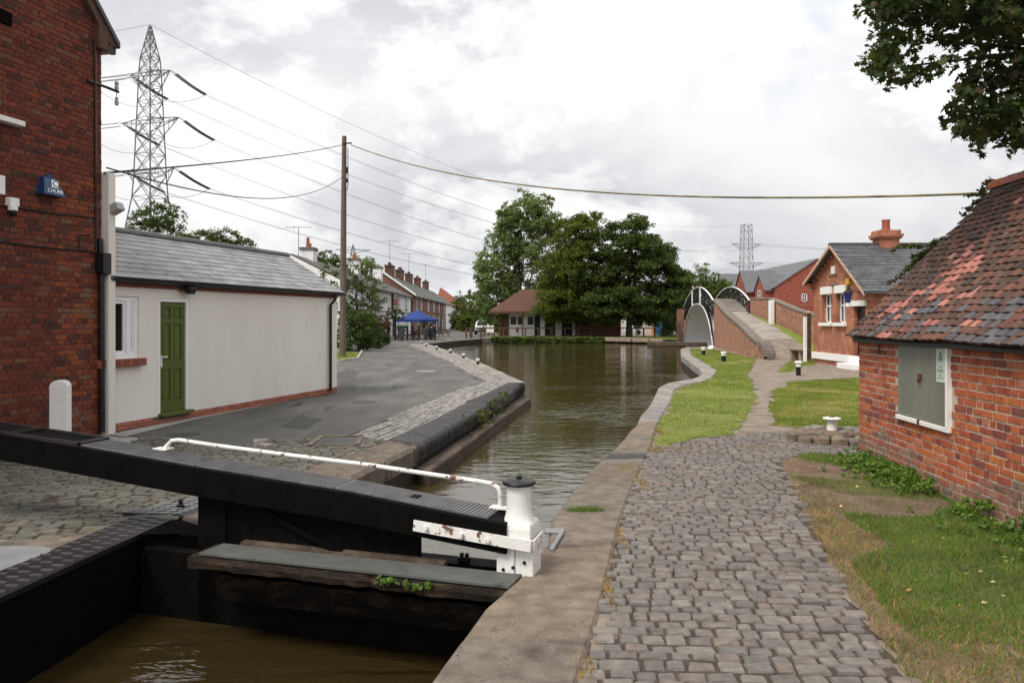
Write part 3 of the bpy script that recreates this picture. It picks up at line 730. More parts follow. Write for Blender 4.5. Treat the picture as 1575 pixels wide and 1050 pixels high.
UP = Vector((0, 0, 1))
BRICK_T = [tmpl_block(100 + i, 0.03, 0.02, 0.012) for i in range(6)]
def bricks(parent, O, d, n, s0, s1, z0, top, course, Lb, mfun, holes=(), seed=1, nmax=300, hdr=0.35, proud=0.008, gap=0.011, wob=0.0):
    r = random.Random(seed); pl = []
    x = UP.cross(n).normalized(); R0 = Matrix((x, UP, n)).transposed()
    z = z0; row = 0
    while z < max(top(s0), top(s1), top((s0 + s1) / 2)):
        s = s0 - (Lb / 4 if row % 2 else 0) - r.uniform(0, 0.02)
        allh = row % 4 == 3
        while s < s1:
            l = Lb / 2 if (allh or r.random() < hdr * 0.5) else Lb
            a, b = max(s, s0), min(s + l, s1)
            c = (a + b) / 2
            if b - a > 0.04 and z + course * .6 < top(c) and not any(h[0] < c < h[1] and h[2] < z + course / 2 < h[3] for h in holes):
                p = O + d * c + UP * (z + course / 2) + n * (proud - 0.05 + r.uniform(-.004, .003))
                R = R0 @ Matrix.Rotation(r.uniform(-.012, .012), 3, 'Z') @ Matrix.Rotation(r.uniform(-.015, .015), 3, 'X')
                pl.append((p, R, (b - a - gap * r.uniform(.8, 1.4), course - gap * r.uniform(.8, 1.4), 0.05), mfun(c, z, r)))
            s += l
        z += course; row += 1
    pieces(parent, 'brick', pl, BRICK_T, nmax, rest='brickwork')
def wallpoly(O, d, n, pts, thick):
    """solid wall panel from (s,z) outline, front face on the plane, going back by thick"""
    mb = MB(); mb.ext([O + d * s + UP * z for (s, z) in pts], -n * thick); return mb

# ================================================================== brick shed on the right
SC = Vector((4.45, 10.2, 0)); sdv = Vector((-0.065, -1, 0)).normalized(); sn = Vector((-1, 0.065, 0)).normalized()
shed = thing('brick_shed', 'low old red brick shed with a mossy brown tiled roof on the right', 'shed', SC)
SL = 6.2; WH = 1.58
def s_at(px):
    k = (px - CX) / F; Y = (4.45 - 0.065 * 10.2) / (k - 0.065); return (10.2 - Y) / abs(sdv.y)
sa, sb = s_at(1384), s_at(1461)
wall = wallpoly(SC, sdv, sn, [(0, -0.1), (SL, -0.1), (SL, WH), (0, WH)], 0.22)
wo = wall.build('wall', MATS['mortar'], shed)
def shed_m(c, z, r):
    lowz = 0.26 + 0.13 * math.sin(c * 2.1) + r.uniform(-.06, .06)
    return MATS['shed_brick_low'] if z < lowz else MATS['shed_brick']
bricks(wo, SC, sdv, sn, 0, SL, -0.05, lambda s: WH, 0.077, 0.228, shed_m, holes=[(sa - .03, sb + .05, 0.70, 1.7)], seed=4, proud=0.009, gap=.015)
# other walls: the far gable and back
gx = -sn
SD = 3.5
far = MB(); far.ext([SC + gx * 0.24, SC + gx * SD, SC + gx * SD + UP * WH, SC + gx * (SD / 2) + UP * 3.3, SC + gx * 0.24 + UP * (WH + 0.12)], sdv * 0.22)
far.build('gable_wall', MATS['plinth_brick'], shed)
MB().ext([SC + gx * SD + sdv * .25, SC + gx * SD + sdv * SL, SC + gx * SD + sdv * SL + UP * WH, SC + gx * SD + sdv * .25 + UP * WH], -gx * .22).build('back_wall', MATS['plinth_brick'], shed)
MB().ext([SC + gx * 0.24 + sdv * SL, SC + gx * (SD - .24) + sdv * SL, SC + gx * (SD - .24) + sdv * SL + UP * WH, SC + gx * (SD / 2) + sdv * SL + UP * 3.3, SC + gx * 0.24 + sdv * SL + UP * WH], -sdv * .22).build('gable_wall', MATS['plinth_brick'], shed)
# shutter: two metal leaves, white frame
shu = MB(); shu.ext([SC + sdv * (sa) + UP * .70 + sn * .0, SC + sdv * (sa + (sb - sa) * .5 - .003) + UP * .70, SC + sdv * (sa + (sb - sa) * .5 - .003) + UP * 1.565, SC + sdv * sa + UP * 1.565], sn * 0.022)
sh1 = shu.build('shutter', MATS['shutter_green'], shed, bevel=0.004)
shu = MB(); shu.ext([SC + sdv * (sa + (sb - sa) * .5 + .003) + UP * .70, SC + sdv * sb + UP * .70, SC + sdv * sb + UP * 1.565, SC + sdv * (sa + (sb - sa) * .5 + .003) + UP * 1.565], sn * 0.026)
sh2 = shu.build('shutter', MATS['shutter_green'], shed, bevel=0.004)
fr = MB()
Rw = Matrix((UP.cross(sn).normalized(), UP, sn)).transposed()
fr.box(SC + sdv * ((sa + sb) / 2 + .02) + UP * .675 + sn * .02, (sb - sa + 0.07, 0.045, 0.05), R=Rw)
fr.box(SC + sdv * (sb + 0.022) + UP * 1.13 + sn * .022, (0.038, 0.86, 0.056), R=Rw)
fr.build('shutter_frame', MATS['white_paint'], shed, bevel=0.003)
mid = SC + sdv * ((sa + sb) / 2)
MB().box(mid + UP * 1.16 + sn * .035, (0.055, 0.06, 0.03), R=Rw).box(mid + UP * 1.12 + sn * .05, (0.03, 0.05, 0.02), R=Rw).build('padlock', MATS['rust'], sh2, bevel=0.004)
MB().box(mid + UP * 0.665 + sn * .05, (0.018, 0.085, 0.025), R=Rw).build('latch', MATS['rust'], sh2)
pc = SC + sdv * (sb - 0.13) + UP * 1.335 + sn * 0.029
po_ = tag(MB().box(pc, (0.185, 0.40, 0.003), R=Rw).build('poster', MATS['poster'], None), 'pale green paper poster stuck on the right leaf of the shed shutter', 'poster')
ink = MB(); pr = random.Random(3)
xw = UP.cross(sn).normalized()
for (dz, w, h) in ((.165, .13, .016), (.14, .15, .012), (-.045, .05, .012), (-.075, .13, .008), (-.092, .12, .008), (-.13, .04, .014), (-.155, .13, .006)):
    ink.box(pc + UP * dz + sn * .003, (w, h, .002), R=Rw)
ink.lathe((0, 0, 0), [(0.001, 0)], 3) if False else None
for k in range(9):
    a = k / 8; ink.box(pc + UP * (0.02 + a * .085) + sn * .003 , (0.085 * math.sqrt(max(0.15, 1 - a * a)), 0.011, .002), R=Rw)
ink.build('print', MATS['poster_ink'], po_)
MB().tube([SC + sdv * (s_at(1356)) + UP * 1.55 + sn * .03, SC + sdv * s_at(1356) + UP * 1.40 + sn * .03, SC + sdv * (s_at(1356) - .03) + UP * 1.375 + sn * .04, SC + sdv * (s_at(1356) - .08) + UP * 1.385 + sn * .04], 0.008, 6).build('iron_hook', MATS['black_metal'], shed)
# roof
ER, RR = -0.115, SD / 2
ez, rz_ = 1.545, 3.47
def roofpt(s, t):
    q = ER + (RR - ER) * t
    sag = -0.035 * math.sin(math.pi * min(1, max(0, (s + .1) / SL))) * math.sin(math.pi * t) + 0.008 * math.sin(s * 3.1 + t * 5)
    return SC + sdv * s + gx * q + UP * (ez + (rz_ - ez) * t + sag)
up_ = (gx * (RR - ER) + UP * (rz_ - ez)); SLEN = up_.length; up_.normalize()
rn = up_.cross(UP.cross(sn)).normalized()
if rn.z < 0: rn = -rn
rf = MB(); grid = [[roofpt(-0.1 + (SL + .2) * i / 14, j / 8) - rn * 0.035 for j in range(9)] for i in range(15)]
for i in range(14):
    for j in range(8): rf.poly([grid[i][j], grid[i + 1][j], grid[i + 1][j + 1], grid[i][j + 1]])
back = lambda s, t: SC + sdv * s + gx * (SD + 0.16 - (SD / 2 + .16) * t) + UP * (ez + (rz_ - ez) * t) - rn * 0
rf.ext([back(-.1, 0), back(SL + .1, 0), back(SL + .1, .985), back(-.1, .985)], UP * 0.04)
roof = rf.build('roof', MATS['tile_brown'], shed)
MB().ext([roofpt(-.08, 0.012) - rn * .05, roofpt(SL, 0.012) - rn * .05, roofpt(SL, 0.012) - rn * .05 - UP * .055, roofpt(-.08, 0.012) - rn * .05 - UP * .055], gx * 0.10).build('eaves_shadow_board', MATS['black_metal'], shed)  # board coloured black to draw the shadow line under the tiles
def tile_t(seed):
    r = random.Random(seed); vs = []; fs = []; nx = 3; cam_ = r.uniform(.3, .8)
    for z in (0, 1):
        for y in (-.5, .5):
            for i in range(nx + 1):
                x = -.5 + i / nx; vs.append((x, y + (r.uniform(-.012, .012) if y < 0 else 0), z + cam_ * (1 - 4 * x * x)))
    k = nx + 1
    for i in range(nx):
        fs += [(i, i + k, i + k + 1, i + 1), (2 * k + i, 2 * k + i + 1, 3 * k + i + 1, 3 * k + i), (i, i + 1, 2 * k + i + 1, 2 * k + i), (k + i, 3 * k + i, 3 * k + i + 1, k + i + 1)]
    fs += [(0, 2 * k, 3 * k, k), (k - 1, 2 * k - 1, 4 * k - 1, 3 * k - 1)]
    return vs, fs
TILE_T = [tile_t(i) for i in range(6)]
pl = []; tr = random.Random(21); gauge = 0.1; tw = 0.166
nrow = int(SLEN / gauge)
xr_ = UP.cross(sn).normalized()            # along the eaves
PINK = {0: [(6, 7)], 2: [(11, 12), (16, 17)], 3: [(3, 3), (6, 6)], 4: [(3, 4), (7, 7)], 5: [(4, 5), (11, 11)], 6: [(8, 8), (12, 13)], 7: [(5, 6), (8, 10)], 8: [(6, 6), (8, 8)], 9: [(8, 9)], 10: [(6, 7), (8, 10)], 11: [(8, 10)], 12: [(6, 6), (9, 9)], 13: [(5, 5), (7, 7)], 14: [(6, 6)], 21: [(7, 7)], 22: [(9, 9)], 17: [(12, 12)]}
for j in range(nrow + 1):
    off = (tw / 2 if j % 2 else 0)
    s = -0.06 - off; c = 0
    while s < SL + .05:
        sc_ = s + tw / 2
        if sc_ > -0.06:
            t = (j * gauge + 0.07) / SLEN
            if t < 1.0:
                p = roofpt(sc_, t) + rn * (0.012 + tr.uniform(-.003, .006))
                R = Matrix((xr_, up_, rn)).transposed() @ Matrix.Rotation(tr.gauss(0, .025), 3, 'Z') @ Matrix.Rotation(-0.135 + tr.gauss(0, .028), 3, 'X') @ Matrix.Rotation(tr.gauss(0, .03), 3, 'Y')
                if any(a <= c <= b for (a, b) in PINK.get(j, [])): m = MATS['tile_pink']
                elif j < 6 and tr.random() < (0.42 if c > 2 else .15): m = MATS['tile_blue']
                elif tr.random() < .02: m = MATS['tile_blue']
                else: m = MATS['tile_brown']
                pl.append((p, R, (tw - .007, 0.19, 0.019), m))
        s += tw; c += 1
pieces(roof, 'tile', pl, TILE_T, 300, rest='tiling')
k = 0
s = -0.1
while s < SL:
    a = SC + sdv * s + gx * (SD / 2) + UP * (rz_ - .02); b = a + sdv * 0.33
    mbr = MB(); pts = [a, b]; vs = []; fs = []
    for e, q in enumerate((a, b)):
        for i in range(9):
            an = math.pi * i / 8; rr = 0.125 if e == 0 else 0.118
            vs.append(q + gx * math.cos(an) * rr + UP * (math.sin(an) * rr - 0.02))
    for i in range(8): fs.append((i, i + 1, 10 + i, 9 + i))
    mbr.add(vs, fs); mbr.add([a + UP * .0, *[v for v in vs[:9]]], [tuple(range(1, 10))])
    mbr.build('ridge_tile', MATS['tile_pink'] if k % 3 else MATS['shed_brick'], roof)
    s += 0.34; k += 1

# ================================================================== tall brick building on the left
A0 = Vector((-6.32, 12.25, 0)); bd = Vector((-0.2306, -1, 0)).normalized(); bn = Vector((1, -0.2306, 0)).normalized()
bb = thing('brick_building', 'tall dark red brick building with a gable at the left edge', 'building', A0)
def b_at(px):
    k = (px - CX) / F; Y = (-6.32 - 0.2306 * 12.25) / (k - 0.2306); return (12.25 - Y) / abs(bd.y)
EH = 6.25; GW = 7.6
gtop = lambda s: EH + min(s, GW - s) * 1.02
bw = wallpoly(A0, bd, bn, [(0, -.1), (GW, -.1), (GW, EH), (GW / 2, gtop(GW / 2)), (0, EH)], 0.24).build('wall', MATS['mortar_dark'], bb)
wsill = b_at(4)
WZ0, WZ1 = 4.42, 5.66
def old_m(c, z, r):
    if c < 0.85 and z < 3.9 and r.random() < .75: return MATS['old_brick_orange']
    return MATS['old_brick']
bricks(bw, A0, bd, bn, 0, 2.6, -0.05, gtop, 0.0762, 0.232, old_m, holes=[(wsill + .11, 9, WZ0, WZ1)], seed=9, nmax=300, proud=0.013, gap=.009)
Rb = Matrix((UP.cross(bn).normalized(), UP, bn)).transposed()
# return wall facing away and the wall towards the camera
MB().ext([A0 - bn * .25, A0 - bn * 7, A0 - bn * 7 + UP * EH, A0 - bn * .25 + UP * EH], bd * .2).build('side_wall', MATS['old_brick'], bb)
MB().ext([A0 + bd * GW - bn * .25, A0 + bd * GW - bn * 7, A0 + bd * GW - bn * 7 + UP * EH, A0 + bd * GW - bn * .25 + UP * EH], -bd * .2).build('side_wall', MATS['old_brick'], bb)
rfb = MB()
for sg in (0, 1):
    e0 = A0 + bd * (-0.25 if sg == 0 else GW + .25) + UP * (EH - .25) + bn * .14; r0 = A0 + bd * (GW / 2) + UP * (gtop(GW / 2) + .05) + bn * .14
    rfb.ext([e0, r0, r0 - bn * 7.3, e0 - bn * 7.3], UP * 0.09)
rfb.build('roof', MATS['slate_dark'], bb)
vb = MB(); e0 = A0 + bd * -0.2 + UP * (EH - .2) + bn * .1; r0 = A0 + bd * (GW / 2) + UP * gtop(GW / 2) + bn * .1
vb.ext([e0, r0, r0 - UP * .2, e0 - UP * .16], -bn * .09)
vb.build('bargeboard', MATS['tile_brown'], bb)
MB().box(A0 + bd * .07 + UP * (EH - .18) + bn * .05, (.2, .36, .12), R=Rb).build('kneeler', MATS['tile_brown'], bb)
MB().box(A0 - bd * .12 + UP * (EH - .30) - bn * .2, (.14, .1, .6), R=Rb).build('gutter', MATS['black_metal'], bb)
wn = MB(); wn.box(A0 + bd * (wsill + .47) + UP * ((WZ0 + WZ1) / 2) - bn * .09, (.9, WZ1 - WZ0, .06), R=Rb)
wv = wn.build('window', MATS['upvc'], bb)
MB().box(A0 + bd * (wsill + .49) + UP * ((WZ0 + WZ1) / 2) - bn * .055, (.78, WZ1 - WZ0 - .14, .02), R=Rb).build('pane', MATS['glass_dark'], wv)
MB().box(A0 + bd * (wsill + .32) + UP * (WZ0 - .035) + bn * .04, (1.1, .07, .2), R=Rb).build('sill', MATS['white_paint'], wv, bevel=.006)
MB().box(A0 + bd * (wsill + .42) + UP * (WZ1 + .09) + bn * .015, (1.05, .17, .06), R=Rb).build('lintel', MATS['black_wall'], wv)  # black bar painted in for the shadow at the arched window head
# white rendered corner pilaster
pw = 0.13
MB().box(A0 - bd * .075 + UP * 2.0 + bn * .03, (.15, 4.05, .22), R=Rb).build('corner_pilaster', MATS['render_cream'], bb, bevel=.01)
dp = MB(); dp.tube([A0 + bd * .09 + bn * .06 + UP * 3.0, A0 + bd * .07 + bn * .07 + UP * 2.4, A0 + bd * .06 + bn * .07 + UP * 0.05], 0.04, 8)
dp.build('downpipe', MATS['black_metal'], bb, smooth=True)
MB().box(A0 + bd * .07 + UP * 2.62 + bn * .10, (.17, .32, .16), R=Rb).build('pipe_hopper', MATS['black_metal'], bb, bevel=.01)
MB().tube([A0 + bd * .16 + bn * .03 + UP * 6.0, A0 + bd * .14 + bn * .03 + UP * 2.8], 0.018, 6).build('conduit', MATS['black_metal'], bb)
# things on that wall
def on_wall(px, py, off=0.0):
    s = b_at(px); p = A0 + bd * s + bn * off; return Vector((p.x, p.y, EYE - (py - HY) * p.y / F))
ab = thing('alarm_box', 'blue alarm bell box on the dark brick wall', 'alarm', on_wall(70, 300))
c = on_wall(71, 287)
q = MB(); hx = xb = UP.cross(bn).normalized()
lo_ = [c + hx * a + UP * -.135 for a in (-.2, .2)]; hi_ = [c + hx * a + UP * .125 for a in (-.11, .11)]
q.add([lo_[0], lo_[1], hi_[1], hi_[0], lo_[0] + bn * .16 + hx * .01, lo_[1] + bn * .16 - hx * .01, hi_[1] + bn * .07, hi_[0] + bn * .07], [(3, 2, 1, 0), (4, 5, 6, 7), (0, 1, 5, 4), (2, 3, 7, 6), (1, 2, 6, 5), (0, 4, 7, 3)])
q.build('cover', MATS['chubb_blue'], ab, bevel=.006)
MB().lathe(c + UP * .125 + bn * .035, [(.05, 0), (.05, .03), (.02, .05)], 10).build('strobe', MATS['chubb_blue'], ab)
fz = (hi_[0] + bn * .07 - lo_[0] - bn * .16); fz.normalize(); fn = hx.cross(fz).normalized()
def face_m(p): return Matrix.Translation(p) @ Matrix((hx, fz, fn)).transposed().to_4x4()
fc = c + bn * (.115 + .004)
lg = MB().box(fc + fz * .04 + hx * .03 + fn * .001, (.115, .125, .003), R=Matrix((hx, fz, fn)).transposed()).build('emblem', MATS['upvc'], ab)
text_mesh('lettering', 'C', .15, face_m(fc + fz * .04 + hx * .035 + fn * .006), MATS['chubb_blue'], ab)
text_mesh('lettering', 'CHUBB', .085, face_m(fc - fz * .085 + hx * .03 + fn * .006), MATS['upvc'], ab)
cb = thing('junction_box', 'small white junction box on the brick wall left of the blue alarm', 'box', on_wall(14, 315))
MB().box(on_wall(14, 311, .05), (.15, .11, .1), R=Rb).build('case', MATS['white_paint'], cb, bevel=.008)
cc = thing('dome_camera', 'black and white dome camera hanging under the white junction box', 'camera', on_wall(10, 326))
MB().lathe(on_wall(11, 324, .09), [(.055, .06), (.06, .03), (.058, 0)], 12).build('housing', MATS['white_paint'], cc, smooth=True)
MB().lathe(on_wall(11, 324, .09), [(.02, -.08), (.045, -.06), (.055, -.02), (.056, 0)], 12).build('dome', MATS['black_metal'], cc, smooth=True)
sg = thing('wall_sign', 'corner of a white sign on the dark brick wall at the frame edge', 'sign', on_wall(-6, 295))
MB().box(on_wall(-7, 283, .02), (.26, .25, .02), R=Rb).build('panel', MATS['white_paint'], sg, bevel=.008)
def wall_cable(lbl, pxs):
    tag(MB().tube([on_wall(x, y, .025) for (x, y) in pxs], .012, 6).build('wall_cable', MATS['cable']), lbl, 'cable')
wall_cable('black cable clipped along the brick wall below the alarm box', [(-8, 316), (22, 319), (80, 328), (149, 336)])
wall_cable('black cable crossing the brick wall above the downpipe hopper', [(-8, 371), (30, 376), (90, 383), (138, 386), (150, 395)])
hk = thing('iron_bracket', 'small rusty iron bracket on the brick wall near its corner', 'bracket', on_wall(121, 381))
MB().tube([on_wall(121, 381, .02), on_wall(121, 362, .02), on_wall(121, 362, .2)], .013, 6).build('arm', MATS['black_metal'], hk)
wbk = thing('wire_bracket', 'black iron wire bracket with two insulators sticking out past the brick corner', 'bracket', on_wall(132, 125))
MB().tube([on_wall(132, 124, .03), on_wall(160, 134, .03), on_wall(160, 134, .03) - bd * .28], .022, 6).build('arm', MATS['black_metal'], wbk)
e = on_wall(160, 134, .03) - bd * .24
MB().lathe(e + UP * .03, [(.03, 0), (.035, .04), (.022, .06), (.035, .09), (.02, .13)], 10).build('insulator', MATS['grey_plastic'], wbk, smooth=True)
MB().lathe(e - UP * .22, [(.025, 0), (.035, .05), (.022, .08), (.03, .12)], 10).build('insulator', MATS['grey_plastic'], wbk, smooth=True)
MB().tube([e, e - UP * .1, e - UP * .22], .006, 5).build('hanger', MATS['cable'], wbk)
fl = thing('floodlight', 'grey floodlight sticking out beside the corner of the brick building', 'light', on_wall(166, 330) - bd * .05)
c = P(178, 321, 12.3)
MB().box(c, (.2, .16, .13), R=Matrix.Rotation(-.25, 3, 'Z') @ Matrix.Rotation(-.45, 3, 'Y')).build('housing', MATS['grey_plastic'], fl, bevel=.01)
MB().bar(P(167, 327, 12.25), P(174, 327, 12.3), .05).build('arm', MATS['black_metal'], fl)
wp = thing('white_post', 'short white painted post with a rounded top before the brick wall', 'post', (-6.18, 10.9, 0))
m_ = MB(); prof = [(-.115, 0), (.115, 0), (.115, .86), (.09, .915), (.04, .935), (-.04, .935), (-.09, .915), (-.115, .86)]
hx2 = Matrix.Rotation(0.25, 3, 'Z')
m_.ext([Vector((-6.18, 10.9, 0)) + hx2 @ Vector((a, -.1, z)) for (a, z) in prof], hx2 @ Vector((0, .2, 0)))
m_.build('shaft', MATS['white_paint'], wp, bevel=.012)
MB().lathe(Vector((-6.18, 10.9, .70)) + hx2 @ Vector((.118, 0, 0)), [(.02, -.015), (.02, .015)], 8).build('bolt', MATS['white_paint'], wp)

# ================================================================== cream rendered annexe
W0 = Vector((-6.30, 12.35, 0)); W1 = G(518, 603)
wd = (W1 - W0); WL = wd.length; wd.normalize(); wn_ = Vector((wd.y, -wd.x, 0))
def w_at(px):
    k = (px - CX) / F; s = (W0.x - k * W0.y) / (k * wd.y - wd.x); return s
def w_z(px, py): return EYE - (py - HY) * (W0 + wd * w_at(px)).y / F
wc = thing('annexe', 'long cream rendered single storey annexe with a grey slate roof', 'building', W0)
Rc = Matrix((UP.cross(wn_).normalized(), UP, wn_)).transposed()
EZ = 2.36; DEP = 2.9; RZ = 3.36
dl, dr = w_at(244.5), w_at(291); wl, wr = w_at(150), w_at(214)
dtop, dbot = w_z(246, 459), w_z(246, 640)
wt, wb = w_z(205, 456), w_z(205, 550)
PZ = 0.13
wallm = MB()
for (a, b, z0, z1) in ((0, wl, PZ, EZ), (wl, wr, PZ, wb), (wl, wr, wt, EZ), (wr, dl, PZ, EZ), (dl, dr, dtop, EZ), (dr, WL, PZ, EZ)):
    wallm.ext([W0 + wd * a + UP * z0, W0 + wd * b + UP * z0, W0 + wd * b + UP * z1, W0 + wd * a + UP * z1], -wn_ * .25)
wallm.ext([W1 - wn_ * .25 + UP * PZ, W1 - wn_ * DEP + UP * PZ, W1 - wn_ * DEP + UP * EZ, W1 - wn_ * (DEP / 2) + UP * (RZ - .08), W1 - wn_ * .25 + UP * EZ], -wd * .2)
wallm.ext([W0 - wn_ * (DEP - .2) + UP * PZ, W1 - wn_ * (DEP - .2) - wd * .2 + UP * PZ, W1 - wn_ * (DEP - .2) - wd * .2 + UP * EZ, W0 - wn_ * (DEP - .2) + UP * EZ], -wn_ * .2)
wallm.build('wall', MATS['render_cream'], wc)
pln = thing('x', 'x', 'x') if False else None
plm = MB().ext([W0 - wd * .02, W1, W1 + UP * PZ, W0 - wd * .02 + UP * PZ], -wn_ * .25)
plm.v = [v + wn_ * .006 for v in plm.v]
plo = plm.build('plinth', MATS['mortar_dark'], wc)
pp = []; pr = random.Random(2)
for row in range(2):
    s = -0.1 * row
    while s < WL:
        a, b = max(0, s), min(WL, s + .225)
        if b - a > .05 and not (row == 1 and dl - .05 < (a + b) / 2 < dr + .05):
            pp.append((W0 + wd * (a + b) / 2 + UP * (.005 + row * .064 + .031) + wn_ * (.014 - .05), Rc, (b - a - .01, .054, .05), MATS['plinth_brick']))
        s += .225
pieces(plo, 'brick', pp, BRICK_T, 300, rest='brickwork')
# window
wi = MB(); cz = (wt + wb) / 2; hz = (wt - wb); fwid = wr - wl
for (a, b, z0, z1) in ((wl, wr, wb, wb + .07), (wl, wr, wt - .07, wt), (wl, wl + .07, wb + .07, wt - .07), (wr - .07, wr, wb + .07, wt - .07), ((wl + wr) / 2 - .045 + .24, (wl + wr) / 2 + .045 + .24, wb + .07, wt - .07)):
    wi.ext([W0 + wd * a + UP * z0, W0 + wd * b + UP * z0, W0 + wd * b + UP * z1, W0 + wd * a + UP * z1], -wn_ * .07)
wi.v = [v - wn_ * .03 for v in wi.v]
win = wi.build('window', MATS['upvc'], wc)
for (a, b) in ((wl + .07, (wl + wr) / 2 + .195), ((wl + wr) / 2 + .285, wr - .07)):
    cm = MB()
    for (a2, b2, z0, z1) in ((a, b, wb + .07, wb + .12), (a, b, wt - .12, wt - .07), (a, a + .05, wb + .12, wt - .12), (b - .05, b, wb + .12, wt - .12)):
        cm.ext([W0 + wd * a2 + UP * z0, W0 + wd * b2 + UP * z0, W0 + wd * b2 + UP * z1, W0 + wd * a2 + UP * z1], -wn_ * .05)
    cm.v = [v - wn_ * .05 for v in cm.v]
    cm.build('casement', MATS['upvc'], win)
    MB().ext([W0 + wd * (a + .05) + UP * (wb + .12), W0 + wd * (b - .05) + UP * (wb + .12), W0 + wd * (b - .05) + UP * (wt - .12), W0 + wd * (a + .05) + UP * (wt - .12)], -wn_ * .01).build('pane', MATS['glass_dark'], win).location = -wn_ * .08
sl_ = MB(); k = 0; s = wl - .05
while s < wr + .05:
    sl_.box(W0 + wd * (s + .05) + UP * (wb - .07) + wn_ * .02, (.1 - .006, .12, .16), R=Rc); s += .1
sl_.build('sill', MATS['fascia_red'], win, bevel=.004)
# door
do = MB(); dz0 = dbot + .07; dw = dr - dl
for (a, b, z0, z1) in ((dl, dl + .045, dbot, dtop), (dr - .06, dr, dbot, dtop), (dl + .045, dr - .06, dtop - .05, dtop)):
    do.ext([W0 + wd * a + UP * z0, W0 + wd * b + UP * z0, W0 + wd * b + UP * z1, W0 + wd * a + UP * z1], -wn_ * .1)
do.v = [v - wn_ * .01 for v in do.v]
door = MB()
L0, L1, D0, D1 = dl + .045, dr - .06, dbot + .05, dtop - .05
door.ext([W0 + wd * L0 + UP * D0, W0 + wd * L1 + UP * D0, W0 + wd * L1 + UP * D1, W0 + wd * L0 + UP * D1], -wn_ * .03)
door.v = [v - wn_ * .065 for v in door.v]
# stiles and rails proud of the panels
lw = L1 - L0; lh = D1 - D0
rails = [(0, .10), (.385, .46), (.80, .845), (.95, 1.0)]
for (a, b) in rails:
    z0, z1 = D0 + lh * a, D0 + lh * b
    door.ext([W0 + wd * L0 + UP * z0 - wn_ * .045, W0 + wd * L1 + UP * z0 - wn_ * .045, W0 + wd * L1 + UP * z1 - wn_ * .045, W0 + wd * L0 + UP * z1 - wn_ * .045], -wn_ * .018)
for (a, b) in ((0, .14), (.44, .56), (.86, 1)):
    for (u, v_) in ((.10, .385), (.46, .80), (.845, .95)):
        z0, z1 = D0 + lh * u, D0 + lh * v_
        door.ext([W0 + wd * (L0 + lw * a) + UP * z0 - wn_ * .046, W0 + wd * (L0 + lw * b) + UP * z0 - wn_ * .046, W0 + wd * (L0 + lw * b) + UP * z1 - wn_ * .046, W0 + wd * (L0 + lw * a) + UP * z1 - wn_ * .046], -wn_ * .017)
dob = door.build('door', MATS['door_green'], wc)
do.build('door_frame', MATS['upvc'], dob)
for (a, b) in ((.14, .44), (.56, .86)):
    for (u, v_) in ((.10, .385), (.46, .80), (.845, .95)):
        m_ = MB(); i_ = .035
        a_, b_, z0, z1 = L0 + lw * a, L0 + lw * b, D0 + lh * u, D0 + lh * v_
        m_.ext([W0 + wd * (a_ + i_) + UP * (z0 + i_), W0 + wd * (b_ - i_) + UP * (z0 + i_), W0 + wd * (b_ - i_) + UP * (z1 - i_), W0 + wd * (a_ + i_) + UP * (z1 - i_)], wn_ * .012)
        m_.v = [v - wn_ * .066 for v in m_.v]
        m_.build('panel', MATS['door_green'], dob, bevel=.008)
MB().box(W0 + wd * (dl + dr) / 2 + UP * (dbot + .02) + wn_ * .03, (dw + .04, .05, .16), R=Rc).build('door_sill', MATS['door_green'], dob, bevel=.006)
MB().box(W0 + wd * (L0 + .05) + UP * (D0 + .88) - wn_ * .03, (.03, .2, .01), R=Rc).bar(W0 + wd * (L0 + .05) + UP * (D0 + .95) + wn_ * .0, W0 + wd * (L0 + .17) + UP * (D0 + .95), .018).build('handle', MATS['upvc'], dob)
# eaves, gutter, downpipe
MB().ext([W0 + UP * (EZ - .07) + wn_ * .004, W1 + UP * (EZ - .07) + wn_ * .004, W1 + UP * (EZ + .01) + wn_ * .004, W0 + UP * (EZ + .01) + wn_ * .004], wn_ * .02).build('eaves_course', MATS['fascia_red'], wc)
gu = MB(); vs = []; fs = []
for e_, q in enumerate((W0 - wd * .02, W1 + wd * .12)):
    for i in range(7):
        an = math.pi * i / 6; vs.append(q + wn_ * (.13 - .06 * math.cos(an)) + UP * (EZ + .06 - .06 * math.sin(an)))
for i in range(6): fs.append((i, i + 1, 8 + i, 7 + i))
gu.add(vs, fs); gu.bar(W0 + wn_ * .05 + UP * (EZ + .03), W1 + wd * .1 + wn_ * .05 + UP * (EZ + .03), .05, .09)
gu.build('gutter', MATS['black_metal'], wc)
dps = w_at(505)
MB().tube([W0 + wd * (dps + .1) + wn_ * .13 + UP * (EZ + .02), W0 + wd * (dps + .1) + wn_ * .13 + UP * (EZ - .1), W0 + wd * dps + wn_ * .06 + UP * (EZ - .24), W0 + wd * dps + wn_ * .06 + UP * .06], .035, 10).build('downpipe', MATS['black_metal'], wc, smooth=True)
